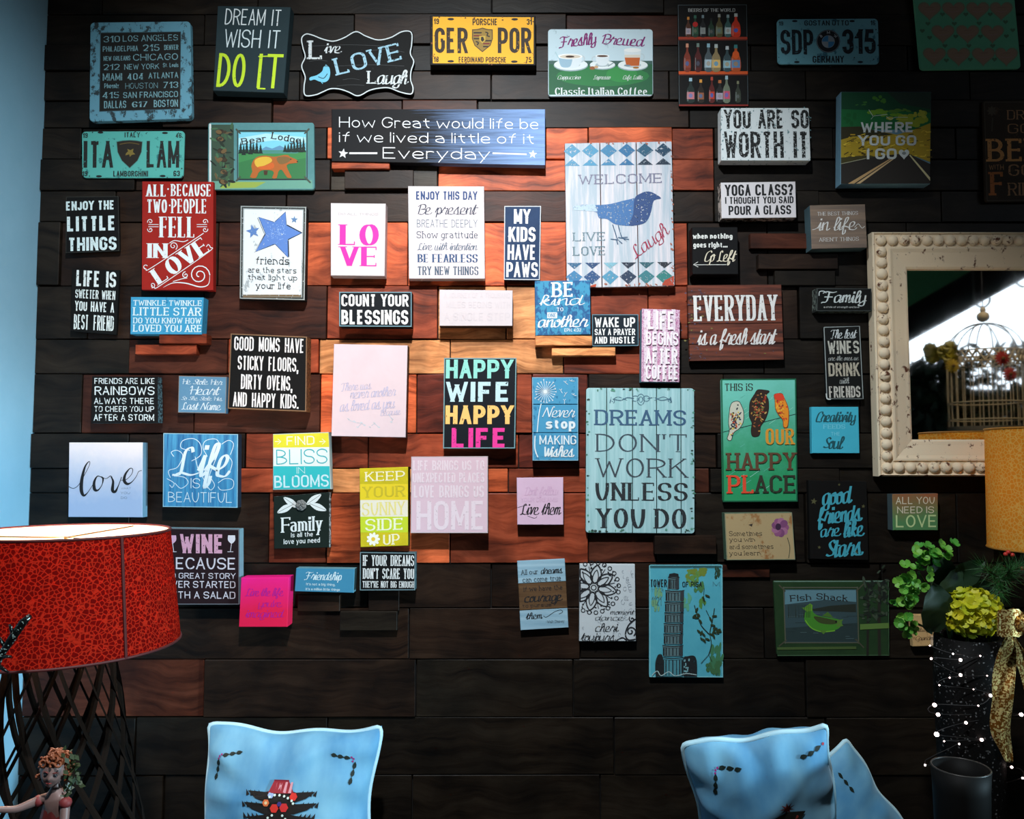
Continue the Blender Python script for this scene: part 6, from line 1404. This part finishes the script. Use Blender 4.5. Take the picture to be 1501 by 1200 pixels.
# pine sprig
pn = empty('pine_sprig', P(1470, 850, FD), 'dark pine sprig with red berries under the amber shade', 'foliage')
bm = bmesh.new()
tw_ = [(Vector((0, 0, 0)), Vector((-.05, -.01, .03))), (Vector((0, 0, 0)), Vector((.03, -.02, .035))), (Vector((-.01, 0, 0)), Vector((-.02, -.02, -.03))), (Vector((0, 0, 0)), Vector((.0, -.03, .03)))]
for a_, b_ in tw_:
    tube_geo([a_, b_], .0018, 5, bm=bm)
bm_obj('twig', bm, simple('brown_twig', (60, 44, 30)), pn)['kind'] = 'stuff'
V, Fc = [], []
for _ in range(420):
    a_, b_ = random.choice(tw_); t = random.random(); p = a_.lerp(b_, t); d = ((b_ - a_).normalized() * random.uniform(.2, 1) + Vector((random.gauss(0, .6), random.gauss(0, .6), random.gauss(.15, .6)))).normalized(); L = random.uniform(.03, .055)
    s_ = d.cross(Vector((0, 1, .3))).normalized() * .0007; q = p + d * L + Vector((0, 0, -.003)); s2 = d.cross(s_).normalized() * .0007
    i0 = len(V); V += [p - s_, p + s_, p + s2, q]; Fc += [(i0, i0 + 1, i0 + 3), (i0 + 1, i0 + 2, i0 + 3), (i0 + 2, i0, i0 + 3)]
mesh_obj('needles', V, Fc, simple('pine_green', (40, 92, 40), .5), pn)['kind'] = 'stuff'
for px, py in ((1478, 809), (1484, 813), (1498, 833), (1474, 812)):
    bm = bmesh.new(); blob(bm, (0, 0, 0), (.005, .005, .005), 2); bm_obj('berry', bm, simple('red_berry', (190, 50, 40), .4), pn, P(px, py, FD + .02) - pn.location, True)
bm_obj('stem', tube_geo([Vector((0, .01, 0)), Vector((-.02, .01, -.08)), vase_p + Vector((.03, .01, .12)) - pn.location], .003, 6), stemm, pn)
# dark vase, glittering
def glitter(name, base, spark, sc=260, thr=.93, metal=.3):
    m, n, l, b = newmat(name); tc = n.new('ShaderNodeTexCoord'); v = n.new('ShaderNodeTexVoronoi'); v.inputs['Scale'].default_value = sc; l.new(tc.outputs['Object'], v.inputs['Vector'])
    sp = n.new('ShaderNodeSeparateColor'); l.new(v.outputs['Color'], sp.inputs[0]); rp = n.new('ShaderNodeValToRGB'); rp.color_ramp.elements[0].position = thr - .05; rp.color_ramp.elements[1].position = thr
    rp.color_ramp.elements[0].color = lin(base); rp.color_ramp.elements[1].color = lin(spark); l.new(sp.outputs[0], rp.inputs[0]); l.new(rp.outputs[0], b.inputs['Base Color'])
    b.inputs['Roughness'].default_value = .3 if metal else .6; b.inputs['Specular IOR Level'].default_value = .4 if metal else .1; b.inputs['Metallic'].default_value = metal
    bp = n.new('ShaderNodeBump'); bp.inputs['Strength'].default_value = .9; bp.inputs['Distance'].default_value = .003; l.new(sp.outputs[1], bp.inputs['Height']); l.new(bp.outputs[0], b.inputs['Normal']); return m
ztop = P(1424, 932, .44).z
vs_ = empty('vase', (vase_p.x, vase_p.y, tz2), 'tall black glittery vase wound with fairy lights, right edge', 'vase')
hz = ztop - tz2
bm, rg = lathe_geo([(0, 0), (.06, 0), (.066, .02), (.07, hz * .5), (.074, hz * .85), (.07, hz), (.064, hz), (.066, hz * .85), (.06, .03), (0, .03)], 40); bmesh.ops.recalc_face_normals(bm, faces=bm.faces)
bm_obj('vase_body', bm, glitter('black_glitter', (9, 8, 7), (90, 90, 90), 300, .985, 0), vs_, smooth=True)
# pot in front
pt_ = P(1408, 1124, .62); pz = tz2
pot = empty('plant_pot', (pt_.x, pt_.y, pz), 'dark round pot with a thin rim in front of the glittery vase', 'pot'); rp_ = 39 * (D - .62) / F; hp = pt_.z - pz
bm, rg = lathe_geo([(0, 0), (rp_ * .8, 0), (rp_ * .95, hp * .9), (rp_, hp), (rp_ * .94, hp), (rp_ * .9, hp * .9), (rp_ * .7, .02), (0, .02)], 40); bmesh.ops.recalc_face_normals(bm, faces=bm.faces)
bm_obj('pot_body', bm, simple('black_glaze', (13, 12, 11), .6, spec=.1), pot, smooth=True)
bm_obj('rim', tube_geo([Vector((rp_ * .97 * math.cos(R(k * 10)), rp_ * .97 * math.sin(R(k * 10)), hp)) for k in range(36)], .002, 6, True), simple('grey_rim', (46, 42, 38), .4), pot, smooth=True)
# fairy lights
B = [(1365, 965, 1), (1408, 967, 1.3), (1408, 989, 1.3), (1452, 1019, 1.3), (1434, 1034, .6), (1370, 1033, 1.7), (1375, 1047, 1.6), (1416, 1059, 1.2), (1373, 1076, 2.0), (1439, 1084, 1.4), (1406, 1090, .7), (1384, 1086, .6), (1356, 1121, .9), (1453, 1153, .6), (1483, 1124, 1.1), (1497, 1047, 1.6), (1499, 1140, .9), (1397, 958, .7), (1437, 961, .6), (1377, 1004, .6), (1392, 993, .6), (1363, 946, .6), (1447, 990, .5), (1427, 1010, .5)]
sl_ = empty('string_light', P(1410, 1000, .53), 'string of tiny warm-white fairy lights wound on black wire round the vase', 'fairy lights')
bm = bmesh.new(); bmesh.ops.create_icosphere(bm, subdivisions=2, radius=.0026); src = bm_obj('led_bulb', bm, simple('led_glow', (255, 230, 225), .4, emit=(255, 226, 220), estr=9), sl_, smooth=True)
pts = []
for i, (px, py, s_) in enumerate(B):
    p = P(px, py, .44 + (.078 if 1370 < px < 1480 and py < 1110 else .05)) - sl_.location; pts.append(tuple(p))
    if i == 0: src.location = p; src.scale = (s_,) * 3
    else: inst(src, sl_, p, (0, 0, 0), s_)
order = sorted(pts, key=lambda p: -p[2])
bm_obj('wire', tube_geo([Vector(p) + Vector((0, .003, 0)) for p in catmull(order, False, 4)], .0008, 5), simple('black_wire', (18, 18, 18)), sl_)
# gold sequin ribbon
gold = glitter('gold_sequins', (150, 92, 30), (255, 226, 150), 330, .55, .75)
rb_ = empty('ribbon', P(1478, 930, .53), 'gold sequin ribbon tied in a bow, hanging down by the right edge', 'ribbon')
def strip(name, L):
    V, Fc = [], []; n_ = len(L); K_ = 7
    for i, (px0, px1, py, dd) in enumerate(L):
        for k in range(K_):
            t = k / (K_ - 1); p = P(px0 + (px1 - px0) * t, py, .53 + dd + .008 * math.sin(t * 5 + i * .9)) - rb_.location; V.append(p)
    for i in range(n_ - 1):
        for k in range(K_ - 1): a_ = i * K_ + k; Fc.append((a_, a_ + 1, a_ + K_ + 1, a_ + K_))
    o = mesh_obj(name, V, Fc, gold, rb_, smooth=True); md_ = o.modifiers.new('thickness', 'SOLIDIFY'); md_.thickness = .0012
    md2 = o.modifiers.new('smooth', 'SUBSURF'); md2.levels = 1; md2.render_levels = 1; return o
strip('ribbon_tail', [(1476, 1484, 930, .02), (1464, 1492, 950, .02), (1456, 1490, 975, .01), (1452, 1488, 1000, .015), (1455, 1486, 1025, .02), (1450, 1482, 1050, .015), (1450, 1480, 1075, .02), (1464, 1484, 1095, .015), (1474, 1486, 1118, .02)])
strip('ribbon_tail', [(1480, 1486, 930, .0), (1482, 1500, 950, -.01), (1490, 1516, 975, -.015), (1500, 1526, 1005, -.01), (1506, 1530, 1040, -.01)])
# bow loops: flattened rings; and the knot
for s_, cx_ in ((1, 1481), (-1, 1522)):
    V, Fc = [], []
    for i in range(14):
        a_ = 2 * math.pi * i / 14
        for k in range(5):
            wv = (k / 4 - .5); p = P(cx_ + 20 * math.cos(a_) , 913 + wv * (44 - 10 * abs(math.cos(a_))) + 2 * math.sin(i * 2.1 + k), .57 + .022 * math.sin(a_)) - rb_.location; V.append(p)
    for i in range(14):
        for k in range(4): a0, b0 = i * 5 + k, ((i + 1) % 14) * 5 + k; Fc.append((a0, a0 + 1, b0 + 1, b0))
    mesh_obj('bow_loop', V, Fc, gold, rb_, smooth=True)
bm = bmesh.new(); blob(bm, P(1502, 914, .59) - rb_.location, (.012, .012, .02), 2, .06); bm_obj('bow_knot', bm, gold, rb_, smooth=True)

# ------------------------------------------------------------------ fairy figurine and glitter twig at the lower left
skin = simple('porcelain_skin', (118, 92, 86), .45); hairm = simple('copper_hair', (120, 60, 28), .6); dress = simple('dark_red_dress', (86, 22, 20), .6); wreath = simple('dark_wreath_leaf', (44, 56, 30), .4)
FGD = 1.0
hc_ = P(79, 1129, FGD)
fig = empty('fairy_figurine', (hc_.x, hc_.y, tz), 'small seated fairy figurine with copper curls, below the red lamp', 'figurine')
hz_ = hc_.z - tz
def skin_body(name, verts, edges, radii, m, root_i=0, sub=2):
    me = bpy.data.meshes.new(name); me.from_pydata(verts, edges, []); me.materials.append(m); o = bpy.data.objects.new(name, me); C.objects.link(o)
    md_ = o.modifiers.new('skin', 'SKIN'); md_.use_smooth_shade = True
    for i, r_ in enumerate(radii): me.skin_vertices[0].data[i].radius = (r_, r_) if not hasattr(r_, '__len__') else r_
    me.skin_vertices[0].data[root_i].use_root = True
    s2 = o.modifiers.new('sub', 'SUBSURF'); s2.levels = sub; s2.render_levels = sub; return o
sh_z = hz_ - .042
bv = [(0, .01, .03), (.0, .008, sh_z - .055), (.004, .004, sh_z - .02), (.004, .004, sh_z), (.002, .004, hz_ - .026), (0, .002, hz_ - .012),
      (-.02, .0, sh_z - .004), (-.048, -.02, sh_z - .012), (-.088, -.035, sh_z - .006), (-.1, -.038, sh_z - .004),
      (.022, -.002, sh_z - .006), (.026, -.012, sh_z - .04), (.018, -.035, sh_z - .075), (.015, -.04, sh_z - .085),
      (-.022, -.04, .035), (-.03, -.1, .04), (-.035, -.115, .01), (.022, -.04, .035), (.03, -.1, .045), (.03, -.11, .012)]
be = [(0, 1), (1, 2), (2, 3), (3, 4), (4, 5), (3, 6), (6, 7), (7, 8), (8, 9), (3, 10), (10, 11), (11, 12), (12, 13), (0, 14), (14, 15), (15, 16), (0, 17), (17, 18), (18, 19)]
br = [.026, (.017, .014), (.019, .014), (.012, .01), .0065, .007, .008, .006, .0048, .004, .0085, .0072, .005, .004, .017, .012, .009, .017, .012, .009]
bo = skin_body('body', bv, be, br, skin); bo.parent = fig
for side, base_, dr in ((-1, Vector(bv[9]), Vector((-1, -.2, .1))), (1, Vector(bv[13]), Vector((-.2, -.5, -1)))):
    bm = bmesh.new(); dr.normalize(); u_ = dr.cross(Vector((0, 1, 0))).normalized()
    blob(bm, base_ + dr * .004, (.0055, .0045, .005), 2)
    for k in range(4): tube_geo([base_ + dr * .004 + u_ * (k - 1.5) * .0022, base_ + dr * (.011 + .002 * (1.5 - abs(k - 1.5))) + u_ * (k - 1.5) * .0028 + Vector((0, -.001, -.001)), base_ + dr * (.015 + .002 * (1.5 - abs(k - 1.5))) + u_ * (k - 1.5) * .003 + Vector((0, -.001, -.003))], [.0013, .0012, .0009], 6, bm=bm)
    tube_geo([base_ + dr * .002 - u_ * .003, base_ + dr * .006 - u_ * .007, base_ + dr * .01 - u_ * .0078], [.0015, .0013, .001], 6, bm=bm)
    bm_obj('hand', bm, skin, fig, smooth=True)
bm = bmesh.new(); bmesh.ops.create_uvsphere(bm, u_segments=40, v_segments=30, radius=1)
for v in bm.verts:
    q = v.co.copy(); x, y, z = q
    fx = x * .0185 * (1 - .22 * max(0, -z) ** 1.6); fy = y * .0195; fz = z * .0245
    if y < -.2:
        nose = math.exp(-(x / .13) ** 2 - ((z + .12) / .14) ** 2) * .0048 + math.exp(-(x / .09) ** 2 - ((z - .1) / .22) ** 2) * .0018
        lips = math.exp(-(x / .26) ** 2 - ((z + .42) / .07) ** 2) * .0014 + math.exp(-(x / .2) ** 2 - ((z + .56) / .06) ** 2) * .0013 - math.exp(-(x / .28) ** 2 - ((z + .49) / .025) ** 2) * .0006
        chin = math.exp(-(x / .24) ** 2 - ((z + .8) / .16) ** 2) * .0022
        eye = -math.exp(-((abs(x) - .36) / .15) ** 2 - ((z - .05) / .12) ** 2) * .0022
        cheek = math.exp(-((abs(x) - .5) / .2) ** 2 - ((z + .3) / .2) ** 2) * .0014
        fy -= nose + lips + chin + eye + cheek
    v.co = Vector((fx, fy, fz))
for sx_ in (-1, 1): blob(bm, (sx_ * .0186, .001, -.001), (.0025, .0035, .005), 2)
hd = bm_obj('head', bm, skin, fig, (0, 0, hz_), True); hd.rotation_euler = (R(8), R(10), R(14)); hd.scale = (1.05,) * 3
for sx_ in (-1, 1):
    bm = bmesh.new(); blob(bm, (0, 0, 0), (.0032, .0022, .0024), 2); e_ = bm_obj('eye', bm, simple('eye_dark', (30, 34, 40), .2), hd, (sx_ * .0066, -.0168, .0012), True)
bm = bmesh.new()
for sx_ in (-1, 1): tube_geo([Vector((sx_ * .0035, -.0192, .0055)), Vector((sx_ * .0068, -.0185, .0068)), Vector((sx_ * .0105, -.0162, .0056))], .0006, 5, bm=bm)
tube_geo([Vector((-.0042, -.0178, -.0108)), Vector((-.0015, -.0205, -.0102)), Vector((.0015, -.0205, -.0102)), Vector((.0042, -.0178, -.0108))], [.0004, .0011, .0011, .0004], 6, bm=bm)
bm_obj('face_paint', bm, simple('lip_paint', (130, 50, 46), .4), hd, smooth=True)['kind'] = 'stuff'
bm = bmesh.new(); rr_ = random.Random(4)
for i in range(110):
    th, ph = rr_.uniform(0, 6.283), rr_.uniform(-.5, 1.5); d = Vector((math.cos(th) * math.cos(ph), math.sin(th) * math.cos(ph), math.sin(ph)))
    if d.y < -.35 and d.z < .52: continue
    c_ = Vector((d.x * .021, d.y * .021 + .002, d.z * .025 + .002)); r_ = rr_.uniform(.004, .0065); ax_ = Vector((rr_.uniform(-1, 1), rr_.uniform(-1, 1), rr_.uniform(-1, 1))).normalized(); u_ = ax_.orthogonal().normalized(); w_ = ax_.cross(u_)
    tube_geo([c_ + (u_ * math.cos(t * .7) + w_ * math.sin(t * .7)) * r_ * (1 - t * .06) + ax_ * t * .0007 for t in range(12)], .0019, 5, bm=bm)
bm_obj('hair', bm, hairm, hd, smooth=True)
bm = bmesh.new()
for i in range(46):
    t = rr_.uniform(-.6, 1.25); c_ = Vector((.024 + rr_.gauss(0, .006) + .006 * math.sin(t * 3), rr_.gauss(.0, .008), .02 - .05 * (t + .3) * .7)); d = Vector((rr_.uniform(-.2, 1), rr_.uniform(-1, .3), rr_.uniform(-1, 1))).normalized()
    u_ = d.orthogonal().normalized() * .0035; q = [c_, c_ + d * .006 + u_, c_ + d * .013, c_ + d * .006 - u_]; bm.faces.new([bm.verts.new(p) for p in q])
bm_obj('leaf_wreath', bm, wreath, hd)['kind'] = 'stuff'
bm = bmesh.new(); rg = []
for r_, z_ in ((.016, sh_z - .012), (.021, sh_z - .035), (.024, sh_z - .06), (.05, .09), (.075, .04), (.082, .0)):
    rg.append([bm.verts.new((r_ * (1 + .07 * math.sin(k * 1.57)) * math.cos(2 * math.pi * k / 32), .006 + r_ * .8 * (1 + .07 * math.sin(k * 1.57)) * math.sin(2 * math.pi * k / 32), z_)) for k in range(32)])
for a_, b_ in zip(rg, rg[1:]):
    for k in range(32): bm.faces.new((a_[k], a_[(k + 1) % 32], b_[(k + 1) % 32], b_[k]))
bm_obj('dress', bm, dress, fig, smooth=True)
bm = bmesh.new(); blob(bm, (.023, -.004, sh_z - .008), (.0105, .01, .0095), 2, .03); blob(bm, (-.022, -.001, sh_z - .006), (.0105, .01, .0095), 2, .03); bm_obj('sleeve', bm, simple('rose_sleeve', (110, 36, 36), .6), fig, smooth=True)
# black glitter twig poking in from the left
tg = empty('glitter_twig', P(4, 965, .98), 'black glittery twig crossing the red shade at the left edge', 'twig')
bg_ = glitter('black_sparkle', (14, 15, 14), (170, 190, 180), 500, .96, .4)
bm_obj('stem', tube_geo([P(x, y, .98 - .0) - tg.location for x, y in ((-110, 1240), (-40, 1060), (0, 962), (18, 935), (34, 912), (44, 902))], [.006, .006, .006, .007, .007, .004], 8), bg_, tg, smooth=True)
for a_, b_ in (((0, 962), (16, 962)), ((8, 948), (-8, 925)), ((-4, 975), (12, 985)), ((20, 932), (14, 915))): bm_obj('side_twig', tube_geo([P(*a_, .98) - tg.location, P(*b_, .99) - tg.location], [.004, .002], 6), bg_, tg, smooth=True)

# ------------------------------------------------------------------ what the mirror looks at (all in the room behind the camera)
ym = -BACK - .012
def V_(px, py, dv):
    p = P(px, py, -(ym + dv)); return Vector((p.x, ym - dv, p.z))
dvc = 1.17; cb_ = V_(1447, 632, dvc); rc = 49 * (D + dvc) / F
zb = cb_.z; zm = V_(1447, 533, dvc).z - zb; zt_ = V_(1447, 484, dvc).z - zb
cage = empty('birdcage', tuple(cb_), 'domed cream wire birdcage with a lattice band, reflected in the mirror', 'birdcage')
cw = simple('cream_wire', (196, 176, 140), .5)
bm, rg = lathe_geo([(0, 0), (rc * 1.04, 0), (rc * 1.04, .02), (0, .02)], 40); bmesh.ops.recalc_face_normals(bm, faces=bm.faces); bm_obj('cage_base', bm, simple('cage_tray', (120, 108, 90), .6), cage)
w0 = None
for k in range(26):
    a_ = 2 * math.pi * k / 26
    if w0 is None: w0 = bm_obj('cage_wire', tube_geo([Vector((0, 0, .01)), Vector((0, 0, zm))], .0022, 5), cw, cage, (rc * math.cos(a_), rc * math.sin(a_), 0))
    else: inst(w0, cage, (rc * math.cos(a_), rc * math.sin(a_), 0))
for z_ in (.05, zm * .42, zm, zm + .05): bm_obj('cage_ring', tube_geo([Vector((rc * math.cos(R(k * 9)), rc * math.sin(R(k * 9)), z_)) for k in range(40)], .003, 6, True), cw, cage, smooth=True)
bm = bmesh.new()
for k in range(30):
    for sg in (-1, 1): tube_geo([Vector((rc * math.cos(R(k * 12)), rc * math.sin(R(k * 12)), zm)), Vector((rc * math.cos(R(k * 12 + sg * 12)), rc * math.sin(R(k * 12 + sg * 12)), zm + .05))], .0045, 5, bm=bm)
bm_obj('lattice_band', bm, cw, cage)['kind'] = 'stuff'
d0 = None
for k in range(10):
    pts = [Vector((rc * math.cos(R(t * 9)), 0, zm + .05 + (zt_ - zm - .02) * math.sin(R(t * 9)))) for t in range(11)]
    if d0 is None: d0 = bm_obj('dome_wire', tube_geo(pts, .0025, 5), simple('dome_wire_grey', (110, 104, 96), .5), cage)
    else: inst(d0, cage, (0, 0, 0), (0, 0, R(k * 36)))
bm = bmesh.new(); blob(bm, (0, 0, zt_ + .06), (.026, .026, .024), 2); blob(bm, (0, 0, zt_ + .09), (.012, .012, .014), 2); bm_obj('finial', bm, cw, cage, smooth=True)
bm_obj('hanging_cord', tube_geo([Vector((0, 0, zt_ + .09)), Vector((0, 0, ZT - zb))], .002, 5), simple('dark_cord', (40, 36, 32)), cage)
# flowers clipped to the cage
def daisy(name, label, px, py, dv, r_, col, n_=14):
    c_ = V_(px, py, dv); root = empty('daisy', c_, label, 'flower'); m_ = petal_mat('petal_' + name, col, tuple(int(v * .85) for v in col)); src_ = None
    for k in range(n_):
        if src_ is None:
            bm = bmesh.new(); petal_geo(bm, r_, r_ * .32, .004, Matrix.Rotation(R(90), 3, 'X') @ Matrix.Identity(3), Vector((0, 0, 0))); src_ = bm_obj('petal', bm, m_, root)
        else: inst(src_, root, (0, 0, 0), (0, R(360 * k / n_), 0))
    bm = bmesh.new(); blob(bm, (0, .004, 0), (r_ * .25, .006, r_ * .25), 2, .05); bm_obj('flower_centre', bm, simple('daisy_centre', (120, 80, 30)), root)
    tgt = Vector((cb_.x, cb_.y, c_.z)) - c_; tgt = tgt.normalized() * max(.01, tgt.length - rc + .004)
    bm_obj('stem', tube_geo([Vector((0, 0, 0)), tgt], .002, 5), stemm, root)
daisy('cream', 'pale yellow daisy clipped on the birdcage, in the reflection', 1397, 536, .98, .03, (236, 196, 60))
daisy('red', 'red flower on the birdcage, the upper of two, in the reflection', 1470, 525, 1.0, .032, (200, 50, 40))
daisy('crimson', 'red flower on the birdcage, the lower of two, in the reflection', 1481, 548, 1.0, .03, (214, 60, 50))
c_ = V_(1377, 520, 1.02); root = empty('rose_cluster', c_, 'cluster of yellow roses left of the birdcage, in the reflection', 'flower')
ym_ = petal_mat('dull_yellow_petal', (190, 170, 40), (150, 140, 40))
for i in range(6):
    bm = bmesh.new()
    for k in range(14): petal_geo(bm, .03, .034, .012, Matrix.Rotation(R(k * 47), 3, 'Y') @ Matrix.Rotation(R(90 - k * 3), 3, 'X'), Vector((0, 0, 0)))
    bm_obj('rose_head', bm, ym_, root, (random.uniform(-.045, .045), random.uniform(-.02, .03), random.uniform(-.045, .05)), True)
bm_obj('stem', tube_geo([Vector((0, 0, 0)), (Vector((cb_.x, cb_.y, c_.z)) - c_) * .35], .003, 5), stemm, root)
# shrub beyond, lattice rail and beam
for lbl, px, py, dv, rx_, rz_, n_ in (('dark leafy shrub left of the birdcage, in the reflection', 1362, 592, 2.4, .3, .28, 520), ('dark leafy shrub behind the birdcage, in the reflection', 1462, 590, 3.0, .75, .42, 700)):
    c_ = V_(px, py, dv); root = empty('shrub', (c_.x, c_.y, 0), lbl, 'shrub'); V, Fc = [], []; rs = random.Random(n_)
    for i in range(n_):
        d = Vector((rs.gauss(0, 1), rs.gauss(0, 1), rs.gauss(0, 1))).normalized() * rs.uniform(.55, 1); p = Vector((d.x * rx_, d.y * .25, c_.z + d.z * rz_)); a_ = Vector((rs.gauss(0, 1), rs.gauss(0, 1), rs.gauss(0, 1))).normalized(); b_ = a_.orthogonal().normalized() * .018; a_ *= .05
        i0 = len(V); V += [p - a_, p + b_, p + a_, p - b_]; Fc.append((i0, i0 + 1, i0 + 2, i0 + 3))
    mesh_obj('foliage', V, Fc, petal_mat('shrub_leaf', (24, 50, 30), (50, 84, 50)), root)['kind'] = 'stuff'
    bm = tube_geo([Vector((0, 0, .38)), Vector((0, 0, c_.z))], .02, 8); bm_obj('trunk', bm, simple('shrub_trunk', (50, 40, 30)), root)
    bm, rg = lathe_geo([(0, 0), (.13, 0), (.18, .4), (.16, .4), (.15, .37), (0, .37)], 24); bmesh.ops.recalc_face_normals(bm, faces=bm.faces); bm_obj('planter', bm, simple('dark_planter', (44, 40, 38)), root)
rail = empty('railing', (3.1, -3.4, 0), 'dark iron railing of upright bars, low in the reflection', 'railing')
ir = simple('dark_iron', (34, 36, 34), .5, .4); b0 = None
for k in range(26):
    if b0 is None: b0 = bm_obj('bar', tube_geo([Vector((0, 0, 0)), Vector((0, 0, 2.0))], .008, 6), ir, rail, (-.5, 0, 0))
    else: inst(b0, rail, (-.5 + k * .085, 0, 0))
for z_ in (1.05, 2.0): bm_obj('rail', box_geo(-.55, 1.7, -.02, .02, z_ - .02, z_ + .02, .003), ir, rail)
def vpoly(name, pts, dv, th, m):
    q = [V_(x, y, dv) for x, y in pts]; n_ = len(q); V = q + [p + Vector((0, -th, 0)) for p in q]
    Fc = [tuple(range(n_)), tuple(range(n_, 2 * n_))[::-1]] + [(i, (i + 1) % n_, n_ + (i + 1) % n_, n_ + i) for i in range(n_)]
    o = mesh_obj(name, V, Fc, m); bm = bmesh.new(); bm.from_mesh(o.data); bmesh.ops.recalc_face_normals(bm, faces=bm.faces); bm.to_mesh(o.data); bm.free(); return o
struct(vpoly('trim_2', [(1250, 498), (1250, 545), (1660, 322), (1660, 262)], 3.95, .2, simple('black_beam', (20, 20, 22), .7)))
struct(vpoly('trim_3', [(1250, 250), (1250, 505), (1660, 270), (1660, 250)], 4.05, .1, simple('green_gable', (110, 200, 140), .6)))
hk = simple('hook_iron', (60, 66, 66), .5)
for px, py, wrd in ((1428, 448, 'left'), (1488, 418, 'right')):
    c_ = V_(px, py, 2.6); o = empty('ceiling_hook', (c_.x, c_.y, ZT), 'S-shaped hook on a cord against the bright sky, %s one in the reflection' % wrd, 'hook')
    pts = [Vector((0, 0, 0)), Vector((0, 0, c_.z + .12 - ZT))] + [Vector((.05 - .05 * math.cos(R(t)), 0, c_.z + .05 - ZT - .06 * math.sin(R(t)))) for t in range(0, 200, 20)]
    bm_obj('hook', tube_geo(pts, .006, 6), hk, o)
